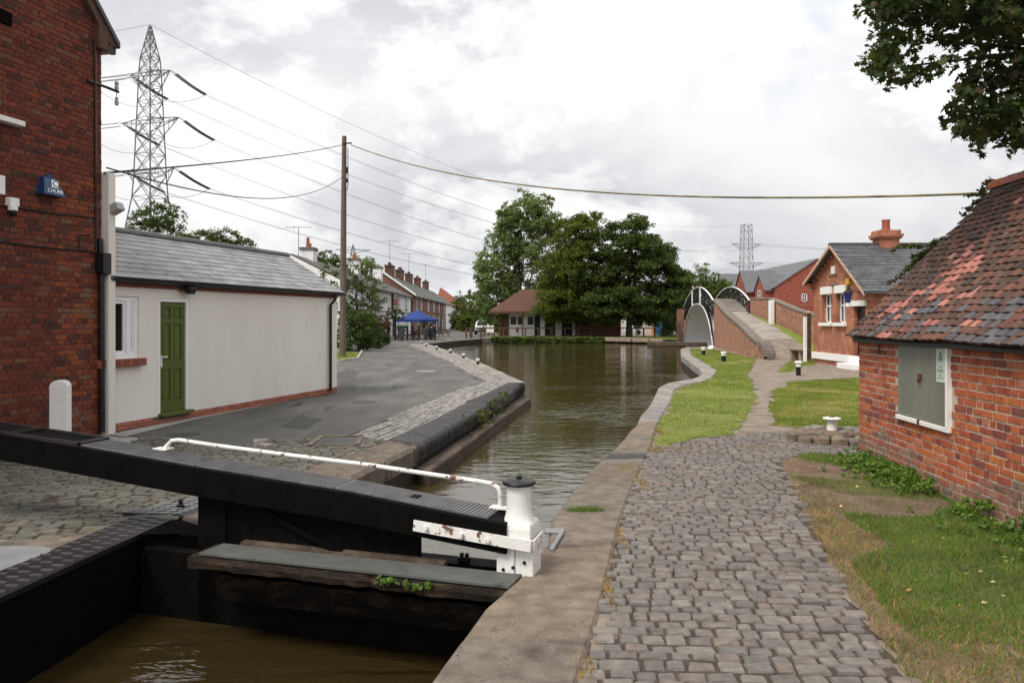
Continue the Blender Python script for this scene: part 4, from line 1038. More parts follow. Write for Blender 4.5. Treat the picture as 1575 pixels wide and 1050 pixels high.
# slate roof
E0 = W0 + wn_ * .16 + UP * (EZ + .06) - wd * .05; E1 = W1 + wn_ * .16 + UP * (EZ + .06) + wd * .14
RG0 = W0 - wn_ * (DEP / 2) + UP * RZ - wd * .05; RG1 = W1 - wn_ * (DEP / 2) + UP * RZ + wd * .14
rm = MB(); rm.ext([E0, E1, RG1, RG0], -UP * .04)
K0, K1 = W0 - wn_ * (DEP + .16) + UP * (EZ + .06) - wd * .05, W1 - wn_ * (DEP + .16) + UP * (EZ + .06) + wd * .14
rm.ext([K0, K1, RG1, RG0], -UP * .04)
wroof = rm.build('roof', MATS['slate_dark'], wc)
ru = (RG0 - E0); RLn = ru.length; ru.normalize(); rnn = wd.cross(ru).normalized()
if rnn.z < 0: rnn = -rnn
xr2 = ru.cross(rnn).normalized()
pl = []; ng = 10; g_ = RLn / ng; swd = .42
def slate_t(seed):
    r = random.Random(seed)
    vs = [(x, y, z + (r.uniform(-.3, .5) if y < 0 else 0)) for z in (0, 1) for y in (-.5, .5) for x in (-.5, .5)]
    return vs, [(0, 2, 3, 1), (4, 5, 7, 6), (0, 1, 5, 4), (2, 6, 7, 3), (0, 4, 6, 2), (1, 3, 7, 5)]
SLATE_T = [slate_t(i) for i in range(5)]
tot = (E1 - E0).length
for j in range(ng):
    s = -(swd / 2 if j % 2 else 0)
    while s < tot:
        a, b = max(0, s), min(tot, s + swd)
        if b - a > .06:
            p = E0 + wd * (a + b) / 2 + ru * (g_ * (j + .56)) + rnn * .010
            R = Matrix((xr2, ru, rnn)).transposed() @ Matrix.Rotation(-.045 + tr.gauss(0, .004), 3, 'X') @ Matrix.Rotation(tr.gauss(0, .006), 3, 'Z')
            pl.append((p, R, (b - a - .005, g_ * 1.12, .008), MATS['slate']))
        s += swd
pieces(wroof, 'slate', pl, SLATE_T, 300, rest='slating')
MB().tube([RG0 + UP * .02, RG1 + UP * .02], .075, 8).build('ridge', MATS['slate_dark'], wroof)
fl2 = thing('wall_floodlight', 'black floodlight on the cream annexe wall above the green door', 'light', W0 + wd * w_at(281) + UP * 2.2 + wn_ * .02)
c = W0 + wd * w_at(283) + UP * w_z(283, 446) + wn_ * .14
MB().box(c, (.2, .13, .09), R=Rc @ Matrix.Rotation(.5, 3, 'X')).build('housing', MATS['black_metal'], fl2, bevel=.01)
MB().bar(c - wn_ * .14 - wd * .16, c - UP * .03, .03).build('arm', MATS['black_metal'], fl2)
cov = thing('manhole_cover', 'square iron manhole cover in a stone frame at the tarmac edge', 'cover', G(515, 678))
MB().slab([tuple(G(*p).xy) for p in ((478, 685), (545, 684), (552, 673), (500, 673))], -.03, .012).build('plate', MATS['tread_plate'], cov)
fr_ = MB(); q4 = [G(*p) for p in ((474, 686.5), (549, 685.5), (556, 671.8), (496, 671.8))]
for a, b in zip(q4, q4[1:] + q4[:1]): fr_.bar(a, b, .07, .05)
fr_.build('stone_frame', MATS['coping'], cov)

# ================================================================== lock gate
GR = Vector((0.03, 5.56, 0)); gd = Vector((-0.951, 0.309, 0)).normalized(); gn = Vector((-0.309, -0.951, 0)).normalized()
gate = thing('lock_gate', 'black wooden lock gate with a long balance beam and white handrail', 'lock gate', GR)
def gp(t, o=0.0, z=0.0): return GR + gd * t + gn * o + UP * z
prof = [(0.02, .375), (.4, .415), (.8, .46), (1.2, .505), (1.7, .545), (2.2, .585), (2.6, .615), (3.2, .67), (3.9, .735), (4.8, .815), (6.4, .90)]
def btop(t):
    for (a, za), (b, zb) in zip(prof, prof[1:]):
        if t <= b: return za + (zb - za) * (t - a) / (b - a)
    return prof[-1][1]
def loft(mb, secs):
    k = len(secs[0]); vs = [p for s_ in secs for p in s_]; fs = []
    for i in range(len(secs) - 1):
        for j in range(k): fs.append((i * k + j, i * k + (j + 1) % k, (i + 1) * k + (j + 1) % k, (i + 1) * k + j))
    fs += [tuple(range(k))[::-1], tuple(range((len(secs) - 1) * k, len(secs) * k))]
    return mb.add(vs, fs)
HW = 0.17
bm_ = MB(); secs = []
for i in range(33):
    t = .02 + 6.38 * i / 32; z = btop(t); th = .21 + .03 * min(1, t / 5)
    secs.append([gp(t, HW, z - th), gp(t, HW + .002, z - .012), gp(t, HW - .012, z), gp(t, -HW + .012, z), gp(t, -HW, z - .012), gp(t, -HW, z - th)])
loft(bm_, secs); beam = bm_.build('balance_beam', MATS['black_paint'], gate)
# walking surface of the beam: ribbed boards
tb = MB(); t = .18
for (t0, t1) in ((.16, 1.35), (1.36, 2.58), (2.59, 3.72)):
    secs = []
    for i in range(9):
        t = t0 + (t1 - t0) * i / 8; z = btop(t)
        secs.append([gp(t, HW - .02, z), gp(t, HW - .02, z + .012), gp(t, -HW + .02, z + .012), gp(t, -HW + .02, z)])
    m_ = MB(); loft(m_, secs); tbo = m_.build('tread_board', MATS['tread'], beam)
    rb = MB(); t = t0 + .02
    while t < t1 - .01:
        z = btop(t) + .012; a, b = gp(t, HW - .03, z), gp(t, -HW + .03, z)
        rb.bar(a, b, .012, .010); t += .03
    rb.build('ribs', MATS['tread'], tbo, kind='stuff')
ch = MB()
for o_ in (HW - .015, -HW + .015):
    ch.bar(gp(3.74, o_, btop(3.74) + .012), gp(6.38, o_, btop(6.38) + .012), .03, .03)
for t in (3.76, 4.45, 5.3, 6.3):
    ch.bar(gp(t, HW - .03, btop(t) + .012), gp(t, -HW + .03, btop(t) + .012), .09 if t < 4 else .05, .022)
ch.build('steel_channel', MATS['tread_plate'], beam)
# handrail
hr = MB(); off = -HW + .05
pts = [gp(3.12, off, btop(3.12) + .02), gp(3.09, off, btop(3.09) + .05), gp(3.04, off, btop(3.04) + .10), gp(2.97, off, btop(2.97) + .115)]
for i in range(1, 16):
    t = 2.97 - (2.97 - .30) * i / 15; pts.append(gp(t, off, btop(t) + .115 + .065 * i / 15 - .01 * math.sin(math.pi * i / 15)))
pts += [gp(.22, off, btop(.22) + .178), gp(.175, off, btop(.2) + .155), gp(.16, off, btop(.16) + .11), gp(.16, off, btop(.16) + .02)]
hr.tube(pts, .0165, 10); hro = hr.build('handrail', MATS['white_rusty'], gate, smooth=True)
for t in (3.13, .16):
    MB().box(gp(t, off, btop(t) + .02), (.14, .10, .012), rz=math.atan2(gd.y, gd.x)).build('foot_plate', MATS['white_rusty'], hro)
# gate leaf: heel post, boards, rails below the beam
ga = math.atan2(gd.y, gd.x)
MB().box(gp(2.5, -.06, -.75), (.26, .24, 2.6), rz=ga).build('heel_post', MATS['black_paint'], gate)
bx_ = 0.74
while bx_ < 2.36:
    MB().box(gp(bx_ + .1, 0, -.95), (.196, .09, 2.85 + .0), rz=ga).build('board', MATS['black_paint'], gate); bx_ += .2
MB().box(gp(1.45, 0, -1.25), (3.5, .12, 2.3), rz=ga).build('lower_leaf', MATS['black_paint'], gate)
MB().box(gp(.75, -.16, -.06), (1.3, .2, .10), rz=ga).build('top_rail', MATS['black_paint'], gate, bevel=.01)
MB().bar(gp(2.3, .06, .4), gp(1.0, .06, -.1), .06, .04).build('brace', MATS['black_paint'], gate)
for (t, z) in ((.46, .0), (.42, -.01)):
    MB().lathe(gp(t, -.13, -.005), [(.03, 0), (.03, .03), (.015, .035), (.015, .06)], 8).build('bolt', MATS['black_metal'], gate)
# walkway plank on the chamber side
def rough_plank(t0, t1, o0, o1, z0, z1, seed, chip):
    r = random.Random(seed); secs = []; kk = 26
    for i in range(kk):
        t = t0 + (t1 - t0) * i / (kk - 1); c = chip * (r.random() ** 2) + chip * .4 * (math.sin(i * .9) + 1) * .5
        secs.append([gp(t, o1 - c, z0), gp(t, o1 - c * .6 + .005, (z0 + z1) / 2), gp(t, o1 - c, z1 - .01), gp(t, o0, z1), gp(t, o0, z0)])
    m_ = MB(); return loft(m_, secs)
wk = MB(); secs = []
for i in range(9):
    t = -.08 + 2.42 * i / 8
    secs.append([gp(t, .40, .015), gp(t, .40, .03), gp(t, .125, .03), gp(t, .125, .015)])
loft(wk, secs); wko = wk.build('walkway_board', MATS['plank_grey'], gate)
rough_plank(-.06, 2.42, .1, .43, -.085, .012, 3, .05).build('walkway_timber', MATS['rotten_wood'], gate)
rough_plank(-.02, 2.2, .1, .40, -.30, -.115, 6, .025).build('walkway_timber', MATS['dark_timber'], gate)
rough_plank(.5, 2.2, .045, .12, -.06, .05, 8, .03).build('walkway_timber', MATS['wet_timber'], gate)
# white strap on the beam
st = MB(); st.bar(gp(.70, HW + .012, .312), gp(-.16, HW + .012, .238), .016, .075, up=UP)
sto = st.build('strap', MATS['white_rusty'], gate)
for (t, z) in ((.6, .305), (.33, .278), (.14, .258)):
    m_ = MB(); a = gp(t, HW + .018, z); m_.tube([a, a + gn * .03], .018, 6); m_.build('bolt', MATS['white_rusty'], sto)
# post with a round head at the end of the gate
pst = thing('lock_post', 'white cast post with a dark round cap at the end of the lock gate', 'post', gp(-.03, .02, 0))
pc = gp(-.03, .03, 0)
m_ = MB()
for (dx) in (-.066, .066):
    m_.box(pc + gd * -dx + UP * .08 + gn * .005 * (1 if dx < 0 else 0), (.128, .2, .25), rz=ga)
m_.build('base_plate', MATS['post_white'], pst, bevel=.006)
m_ = MB(); sq = lambda h, z: [pc + gd * a * h + gn * b * h + UP * z for (a, b) in ((-1, -1), (1, -1), (1, 1), (-1, 1))]
loft(m_, [sq(.115, .20), sq(.118, .33), sq(.112, .36), sq(.095, .378)]); m_.build('block', MATS['post_white'], pst, bevel=.006)
MB().lathe(pc, [(.108, .37), (.096, .40), (.088, .44), (.086, .50), (.087, .58), (.092, .615)], 24).build('drum', MATS['post_white'], pst, smooth=True)
MB().lathe(pc, [(.09, .612), (.113, .618), (.118, .63), (.112, .642), (.07, .655), (.02, .66)], 24).lathe(pc, [(.02, .655), (.02, .675), (.012, .678)], 8).build('cap', MATS['black_metal'], pst, smooth=True)
stp = MB()
for a, b in ((gp(.12, .158, .255), gp(-.165, .158, .235)), (gp(-.172, .155, .235), gp(-.172, -.06, .245))): stp.bar(a, b, .012, .075)
spo = stp.build('clamp_band', MATS['white_rusty'], pst)
for (t, z) in ((-.02, .05), (.05, .03), (-.1, .09)):
    a = gp(t, .13, z + .02); MB().tube([a, a + gn * .012], .012, 8).build('bolt_hole', MATS['black_metal'], pst)
anc = thing('gate_anchor', 'grey iron anchor angle set into the coping behind the white post', 'bracket', gp(-.3, -.1, 0.03))
MB().bar(G(838, 816, .03), G(868, 817, .03), .12, .02).bar(G(864, 820, .035), G(848, 846, .03), .035, .03).build('angle_iron', MATS['steel_grey'], anc, bevel=.004)

# ================================================================== plates on the left lockside
inn_n = Vector((-pdir.y, pdir.x, 0))
tpl = thing('tread_plate', 'dark iron tread plate with raised bars along the left edge of the lock', 'plate', PL0)
plw = 0.40
e1 = PL0 - pdir * 6; e2 = PL0 + pdir * 2.1
MB().slab([(p.x, p.y) for p in (e1, e2, e2 + inn_n * plw, e1 + inn_n * plw)], -.06, .012).build('plate', MATS['tread_plate'], tpl, bevel=.005)
bars = []
i = 0; s = -3.0
while s < 2.05:
    for k in range(3):
        p = PL0 + pdir * (s + (0.055 if k % 2 else 0)) + inn_n * (.07 + .13 * k)
        R = Matrix((inn_n * -1, pdir * 1, UP)).transposed()
        R = Matrix.Rotation(math.atan2(pdir.y, pdir.x) - math.pi / 2 + (0.0), 3, 'Z')
        bars.append((Vector((p.x, p.y, .010)), R, (.09, .024, .013), MATS['tread_bar']))
    s += .11
pieces(tpl, 'raised_bar', bars, [tmpl_block(300, .12, .12, .01)], 300)
tp2 = thing('tread_plate', 'lighter ribbed iron plate beside the heel of the lock gate', 'plate', PL0 + pdir * 2.4)
e1 = PL0 + pdir * 2.12; e2 = PL0 + pdir * 2.85
tp2_poly = [e1 - inn_n * .0, Vector((-2.55, 6.7, 0)), Vector((-2.75, 7.45, 0)), e2 + inn_n * .1, e1 + inn_n * .62]
MB().slab([(p.x, p.y) for p in tp2_poly], -.06, .016).build('plate', MATS['tread_plate'], tp2)
struct(sheet('lock_ledge_shade', [PL0 + pdir * 1.5, Vector((-2.5, 6.62, 0)), Vector((-2.25, 7.2, 0)), Vector((-2.8, 7.4, 0)), PL0 + pdir * 2.3 + inn_n * .02], .003, MATS['black_wall']))  # black sheet for the beam's shadow and dark gate parts over this ledge
rb = []
for i in range(9):
    for k in range(5):
        p = e1 + pdir * (i * .085 + .03) + inn_n * (.04 + k * .12 - i * .012)
        if inpoly(p.x, p.y, [(q.x, q.y) for q in tp2_poly]):
            rb.append((Vector((p.x, p.y, .014)), Matrix.Rotation(.05, 3, 'Z'), (.1, .025, .014), MATS['steel_grey']))
pieces(tp2, 'raised_bar', rb, [tmpl_block(301, .12, .12, .01)], 300)
MB().lathe(PL0 + pdir * 2.35 + inn_n * .12, [(.035, .0), (.035, .05), (.02, .055), (.02, .1), (.008, .11)], 10).build('bolt', MATS['black_metal'], tp2)
scv = thing('steel_cover', 'flat grey steel cover plate at the left frame edge beside the tread plate', 'cover', G(20, 870))
MB().slab([tuple(G(*p).xy) for p in ((-120, 900), (0, 880), (84, 848), (66, 842), (0, 842), (-120, 850))], -.03, .014).build('plate', MATS['steel_grey'], scv)
struct(sheet('concrete_kerb', [G(0, 842), G(66, 842), G(84, 848), G(215, 799), G(228, 793), G(205, 796), G(100, 826), G(0, 832)], .004, MATS['coping']))

# ================================================================== mid-distance materials
mat('brick_wall_mid', [(0.24, 0.12, 0.085), (0.33, 0.165, 0.115), (0.4, 0.22, 0.16)], 3.0, 0.9, 0.01, 25, detail=10, spots=[((0.3, 0.25, 0.19), 6, 0.62, 0.1), ((0.16, 0.09, 0.07), 9, 0.62, 0.08)])
mat('stone_cap', [(0.13, 0.105, 0.09), (0.19, 0.155, 0.13)], 4, 0.9, 0.006, 40)
def brickmat(name, c1, c2, mortar, bw=.225, rh=.075, ms=.010, axis='X'):
    m = bpy.data.materials.new(name); m.use_nodes = True; nt = m.node_tree; nd, lk = nt.nodes, nt.links
    b = nd['Principled BSDF']; geo = nd.new('ShaderNodeNewGeometry'); se = nd.new('ShaderNodeSeparateXYZ'); lk.new(geo.outputs['Position'], se.inputs[0])
    ad = nd.new('ShaderNodeMath'); ad.operation = 'ADD'; lk.new(se.outputs['X'], ad.inputs[0]); lk.new(se.outputs['Y'], ad.inputs[1])
    co = nd.new('ShaderNodeCombineXYZ'); lk.new(ad.outputs[0], co.inputs[0]); lk.new(se.outputs['Z'], co.inputs[1])
    t = nd.new('ShaderNodeTexBrick'); lk.new(co.outputs[0], t.inputs['Vector'])
    t.inputs['Color1'].default_value = (*c1, 1); t.inputs['Color2'].default_value = (*c2, 1); t.inputs['Mortar'].default_value = (*mortar, 1)
    t.inputs['Scale'].default_value = 1; t.inputs['Mortar Size'].default_value = ms; t.inputs['Brick Width'].default_value = bw; t.inputs['Row Height'].default_value = rh; t.inputs['Bias'].default_value = 0
    n = nd.new('ShaderNodeTexNoise'); n.inputs['Scale'].default_value = 2.5; n.inputs['Detail'].default_value = 9; lk.new(geo.outputs['Position'], n.inputs['Vector'])
    c = ramp_node(nt, n.outputs['Fac'], [(0.72, 0.7, 0.68), (1.25, 1.22, 1.18)], .3, .7)
    x = nd.new('ShaderNodeMixRGB'); x.blend_type = 'MULTIPLY'; x.inputs[0].default_value = 1; lk.new(t.outputs[0], x.inputs[1]); lk.new(c, x.inputs[2])
    lk.new(x.outputs[0], b.inputs['Base Color']); b.inputs['Roughness'].default_value = .85
    MATS[name] = m; return m
brickmat('signal_brick', (0.40, 0.125, 0.06), (0.27, 0.075, 0.04), (0.36, 0.24, 0.17), bw=.24, rh=.08, ms=.009)
brickmat('bridge_brick', (0.36, 0.135, 0.075), (0.2, 0.075, 0.048), (0.36, 0.26, 0.185), bw=.30, rh=.10, ms=.013)
brickmat('terrace_brick', (0.20, 0.075, 0.045), (0.145, 0.055, 0.036), (0.22, 0.15, 0.12))
brickmat('chimney_brick', (0.11, 0.045, 0.03), (0.075, 0.035, 0.026), (0.12, 0.085, 0.07))
brickmat('new_brick', (0.30, 0.07, 0.042), (0.25, 0.055, 0.036), (0.28, 0.1, 0.07))
mat('pub_white', [(0.70, 0.70, 0.70), (0.78, 0.78, 0.78)], 0.8, 0.8, 0, spots=[((0.5, 0.5, 0.48), 1.5, 0.68, 0.1)])
mat('pub_slate', [(0.085, 0.08, 0.075), (0.12, 0.112, 0.103)], 1.6, 0.75, 0.01, 12, stretch=(1, 1, 3))
mat('terrace_slate', [(0.075, 0.08, 0.072), (0.115, 0.118, 0.105)], 1.2, 0.75, 0.01, 12, stretch=(1, 1, 3))
mat('new_slate', [(0.10, 0.105, 0.11), (0.14, 0.145, 0.15)], 1.2, 0.7, 0.01, 12, stretch=(1, 1, 3))
mat('hip_tile', [(0.05, 0.03, 0.025), (0.115, 0.05, 0.035), (0.07, 0.045, 0.038)], 2.5, 0.85, 0.02, 18, stretch=(1, 1, 2), detail=10)
mat('red_tile', [(0.2, 0.075, 0.045), (0.26, 0.10, 0.06)], 2.5, 0.85, 0.01, 18)
mat('terracotta', [(0.30, 0.09, 0.05), (0.37, 0.12, 0.07)], 5, 0.8, 0)
mat('iron_black', [(0.005, 0.005, 0.005), (0.01, 0.01, 0.01)], 5, 0.5, 0)
mat('soffit_white', [(0.76, 0.77, 0.76), (0.84, 0.84, 0.83)], 1.2, 0.7, 0, spots=[((0.5, 0.5, 0.46), 1.5, .66, .1)])
mat('white_trim', [(0.76, 0.76, 0.75), (0.8, 0.8, 0.79)], 4, 0.5, 0)
mat('deck', [(0.2, 0.175, 0.15), (0.275, 0.245, 0.215), (0.34, 0.305, 0.27)], 1.1, 0.9, 0.008, 30, spots=[((0.17, 0.14, 0.12), 1.2, 0.64, 0.08)])
mat('old_wood', [(0.16, 0.12, 0.085), (0.25, 0.195, 0.145), (0.32, 0.26, 0.2)], 4, 0.9, 0.01, 25, stretch=(2, 2, .4))
mat('pole_wood', [(0.075, 0.056, 0.044), (0.125, 0.097, 0.078), (0.18, 0.145, 0.12)], 8, 0.9, 0.01, 30, stretch=(3, 3, .15), detail=9)
mat('lamp_blue', [(0.012, 0.02, 0.16), (0.016, 0.026, 0.22)], 4, 0.25, 0, spec=.6)
mat('yellow_box', [(0.62, 0.36, 0.02), (0.68, 0.4, 0.03)], 4, 0.4, 0)
mat('parasol_blue', [(0.01, 0.032, 0.14), (0.016, 0.045, 0.19)], 2, 0.75, 0)
mat('dark_wood', [(0.06, 0.035, 0.022), (0.1, 0.06, 0.038)], 6, 0.8, 0)
mat('pot_grey', [(0.05, 0.05, 0.055), (0.08, 0.08, 0.088)], 8, 0.7, 0)
mat('steel_tower', [(0.09, 0.093, 0.097), (0.15, 0.153, 0.157)], 1, 0.6, 0)
mat('wire', [(0.2, 0.2, 0.205), (0.26, 0.26, 0.265)], 1, 0.5, 0)
mat('insulator_dark', [(0.035, 0.032, 0.032), (0.05, 0.045, 0.045)], 1, 0.4, 0)
mat('insulator_pale', [(0.34, 0.4, 0.38), (0.4, 0.46, 0.44)], 1, 0.3, 0)
mat('yellow_cable', [(0.05, 0.045, 0.025), (0.30, 0.25, 0.10)], 3.0, 0.6, 0, stretch=(1, .3, .3))
mat('car_white', [(0.62, 0.63, 0.64), (0.66, 0.67, 0.68)], 1, 0.25, 0, spec=.5, coat=.5)
mat('tyre', [(0.012, 0.012, 0.012), (0.02, 0.02, 0.02)], 5, 0.85, 0)
mat('sign_green', [(0.03, 0.09, 0.07), (0.05, 0.12, 0.09)], 2, .5, 0)
mat('sign_gold', [(0.42, 0.30, 0.08), (0.5, 0.36, 0.12)], 2, .5, 0)
mat('sign_red', [(0.3, 0.02, 0.015), (0.36, 0.03, 0.02)], 2, .5, 0)
mat('sign_cream', [(0.55, 0.5, 0.35), (0.6, 0.54, 0.4)], 2, .5, 0)
mat('bin_blue', [(0.02, 0.13, 0.32), (0.025, 0.16, 0.38)], 2, .5, 0)
mat('orange_plastic', [(0.6, 0.2, 0.03), (0.66, 0.24, 0.04)], 2, .5, 0)
mat('skin', [(0.5, 0.29, 0.21), (0.55, 0.33, 0.25)], 8, .6, 0)
mat('hair_grey', [(0.3, 0.28, 0.26), (0.4, 0.38, 0.36)], 30, .7, 0)
mat('jacket_dark', [(0.03, 0.032, 0.04), (0.05, 0.052, 0.06)], 10, .85, 0)
mat('rose_flower', [(0.35, 0.03, 0.04), (0.45, 0.2, 0.2)], 10, .7, 0)

# ================================================================== capstan
cb_ = Vector((4.72, 11.75, 0))
base = thing('stone_ring', 'round raised ring of worn stones under the white capstan by the shed corner', 'stone base', cb_)
r_ = random.Random(4)
for k in range(16):
    a0 = 2 * math.pi * k / 16; a1_ = a0 + 2 * math.pi / 16 - .035
    ro, ri = .66 + r_.uniform(-.02, .02), .40
    MB().slab([(cb_.x + ro * math.cos(a0), cb_.y + ro * math.sin(a0)), (cb_.x + ro * math.cos((a0 + a1_) / 2), cb_.y + ro * math.sin((a0 + a1_) / 2)), (cb_.x + ro * math.cos(a1_), cb_.y + ro * math.sin(a1_)), (cb_.x + ri * math.cos(a1_), cb_.y + ri * math.sin(a1_)), (cb_.x + ri * math.cos(a0), cb_.y + ri * math.sin(a0))], -.03, .105 + r_.uniform(-.02, .015)).build('kerb_stone', MATS['coping'], base, bevel=.025)
MB().lathe(cb_, [(.41, -.02), (.41, .11), (.3, .13), (.02, .14)], 20).build('earth_fill', MATS['soil'], base)
for k in range(26):
    a = r_.uniform(0, 6.28); rr = .14 + .25 * math.sqrt(r_.random()); s_ = r_.uniform(.03, .055)
    vs_, fs_ = SETT_T[k % 7]
    m_ = MB(); m_.add([(cb_.x + rr * math.cos(a) + x * s_ * 2, cb_.y + rr * math.sin(a) + y * s_ * 1.6, .11 + z * s_ * 1.2) for (x, y, z) in vs_], fs_); m_.build('stone', MATS['sett_pale'], base, smooth=True)
cp = thing('capstan', 'small white iron capstan with a flanged top near the shed corner', 'capstan', cb_ + UP * .14)
MB().lathe(cb_ + UP * .14, [(.075, -.02), (.072, .02), (.068, .12), (.073, .145), (.12, .155), (.128, .165), (.125, .178), (.085, .187), (.045, .187)], 28).build('drum', MATS['white_paint'], cp, smooth=True)
MB().lathe(cb_ + UP * .315, [(.045, .0), (.045, .016), (.035, .018)], 16).build('socket', MATS['black_metal'], cp)

# ================================================================== mooring bollards
def bollard(loc, h, r, label, head=1.45, group='mooring bollards on the right bank'):
    t = thing('mooring_bollard', label, 'bollard', loc, group)
    MB().lathe(loc, [(r * 1.05, -.02), (r, .03), (r, h * .62)], 16).build('shaft', MATS['iron_black'], t, smooth=True)
    MB().lathe(loc, [(r * 1.02, h * .60), (r * 1.02, h * .84), (r * head, h * .87), (r * head, h * .97), (r * .9, h), (r * .1, h)], 16).build('head', MATS['white_trim'], t, smooth=True)
bollard(G(1228, 577), .46, .075, 'black bollard with a flat white head on the path before the small brick house', 1.6)
bollard(G(1113, 555.5), .41, .10, 'black and white bollard on the lawn close to the foot of the bridge ramp', 1.3)
bollard(G(1082, 545.5), .40, .10, 'black and white bollard on the lawn beside the inlet of the pool', 1.3)
wb_ = thing('white_boulder', 'round white painted stone at the corner of the bridge abutment', 'stone', G(1094, 538))
MB().lathe(G(1094, 538.5), [(.08, -.02), (.19, .05), (.21, .13), (.17, .22), (.07, .27)], 14, .04).build('stone', MATS['white_trim'], wb_, smooth=True)
names = ['nearest the point of the left quay, first of six', 'second from the point of the left quay', 'third from the point of the left quay', 'fourth from the point of the left quay', 'fifth from the point of the left quay', 'farthest from the point of the left quay, last of six']
for (px, py), nm in zip(((735, 560.5), (713, 551.5), (693, 543.5), (671.5, 538), (656, 533), (648.5, 529.5)), names):
    bollard(G(px, py), .24, .06, 'small white topped mooring bollard ' + nm, 1.4, 'small bollards along the left quay')

# ================================================================== bridge
BL0, BL1 = Vector((13.64, 54, 0)), Vector((15.11, 70, 0))
bx = (BL1 - BL0).normalized(); bwid = 2.4; by = Vector((bx.y, -bx.x, 0)); BLn = (BL1 - BL0).length
br = thing('iron_bridge', 'black iron arched footbridge with white edges over the canal arm', 'bridge', BL0)
def arc(z0, zm, z1):
    def f(t): return (z0 * (1 - t) + z1 * t) + (zm - (z0 + z1) / 2) * (1 - (2 * t - 1) ** 2)
    return f
rail_top = arc(3.12, 4.32, 2.90); deckz = arc(2.25, 3.38, 2.0)
def soff(t):
    u = min(1, abs(2 * t - 1)); return -.45 + 3.5 * (max(0.0, 1 - u ** 2.3)) ** .62
NB = 40
so = MB(); so2 = MB()
T_ = [0.5 - 0.5 * math.cos(math.pi * i / NB) for i in range(NB + 1)]
for a, b in zip(T_, T_[1:]):
    pa, pb = BL0 + bx * BLn * a, BL0 + bx * BLn * b
    q = [pa + UP * soff(a) + by * .06, pb + UP * soff(b) + by * .06, pb + UP * soff(b) + by * (bwid - .06), pa + UP * soff(a) + by * (bwid - .06)]
    so.ext(q, UP * .09)
so.build('arch_soffit', MATS['soffit_white'], br, smooth=False)
dk = MB()
for i in range(NB):
    a, b = i / NB, (i + 1) / NB; pa, pb = BL0 + bx * BLn * a, BL0 + bx * BLn * b
    dk.ext([pa + UP * deckz(a) + by * .05, pb + UP * deckz(b) + by * .05, pb + UP * deckz(b) + by * (bwid - .05), pa + UP * deckz(a) + by * (bwid - .05)], -UP * .12)
dko = dk.build('deck', MATS['deck'], br)
for i in range(1, 16):
    a = i / 32; pa = BL0 + bx * BLn * a + UP * (deckz(a) + .03)
    MB().bar(pa + by * .08, pa + by * (bwid - .08), .1, .06).build('tread_batten', MATS['coping_grey'], dko)
for side in (0, 1):
    o_ = by * (0 if side == 0 else bwid)
    pt = lambda t, z: BL0 + bx * BLn * t + o_ + UP * z
    fa = MB(); ed = MB(); rl = MB(); tl = MB()
    for a, b in zip(T_, T_[1:]):
        fa.ext([pt(a, soff(a)), pt(b, soff(b)), pt(b, min(soff(b) + .45, deckz(b) + .05) if soff(b) > -.3 else soff(b) + .45), pt(a, min(soff(a) + .45, deckz(a) + .05) if soff(a) > -.3 else soff(a) + .45)], by * .05)
        ed.bar(pt(a, soff(a)) - by * .02, pt(b, soff(b)) - by * .02, .06, .06)
        fa.bar(pt(a, deckz(a) - .05), pt(b, deckz(b) - .05), .07, .16)
        rl.bar(pt(a, rail_top(a)), pt(b, rail_top(b)), .09, .05)
        tl.bar(pt(a, rail_top(a) - .11), pt(b, rail_top(b) - .11), .08, .14)
    sp = fa.build('spandrel', MATS['iron_black'], br)
    ed.build('arch_edge', MATS['white_trim'], sp)
    pa_ = tl.build('parapet', MATS['iron_black'], br)
    rl.build('top_rail', MATS['white_trim'], pa_)
    ns = 8
    for i in range(ns):
        a, b = i / ns, (i + 1) / ns
        m_ = MB()
        m_.bar(pt(a, deckz(a) + .02), pt(b, rail_top(b) - .1), .06, .11).bar(pt(b, deckz(b) + .02), pt(a, rail_top(a) - .1), .055, .11)
        m_.bar(pt(a, deckz(a)), pt(a, rail_top(a) - .1), .05, .06)
        m_.build('lattice', MATS['iron_black'], pa_)
        if max(soff(a), soff(b)) + .3 < min(deckz(a), deckz(b)):
            m_ = MB(); za, zb = soff(a) + .2, soff(b) + .2
            m_.bar(pt(a, za), pt(b, deckz(b)), .05, .08).bar(pt(b, zb), pt(a, deckz(a)), .045, .08).bar(pt(b, zb), pt(b, deckz(b)), .05, .1)
            m_.build('spandrel_bar', MATS['iron_black'], sp)
    for t in ((.36, .63) if side == 0 else ()):
        MB().bar(pt(t, deckz(t) - .3) - by * .05, pt(t, rail_top(t) - .05) - by * .05, .16, .10).build('white_post', MATS['white_trim'], pa_)
# solid abutments below the ends of the arch
MB().ext([BL0 + by * .07 - bx * .5 + UP * -.8, BL0 + by * (bwid - .07) - bx * .5 + UP * -.8, BL0 + by * (bwid - .07) - bx * .5 + UP * 2.1, BL0 + by * .07 - bx * .5 + UP * 2.1], bx * .55).build('abutment', MATS['bridge_brick'], br)
MB().ext([BL1 + by * .07 + UP * -.8, BL1 + by * (bwid - .07) + UP * -.8, BL1 + by * (bwid - .07) + UP * 1.85, BL1 + by * .07 + UP * 1.85], bx * .6).build('abutment', MATS['bridge_brick'], br)
MB().slab([(14.75, 70.7), (15.35, 70.7), (15.35, 71.3), (14.75, 71.3)], -.4, 2.75).build('corner_pier', MATS['terrace_brick'], br, bevel=.03)
bkk = thing('timber_baulk', 'heavy old timber baulk lying along the water before the bridge arch', 'timber', (13.9, 69.5, -.3))
MB().bar((12.2, 71.5, -.28), (16.5, 67.6, -.28), .34, .36).build('beam', MATS['wet_timber'], bkk, bevel=.04)
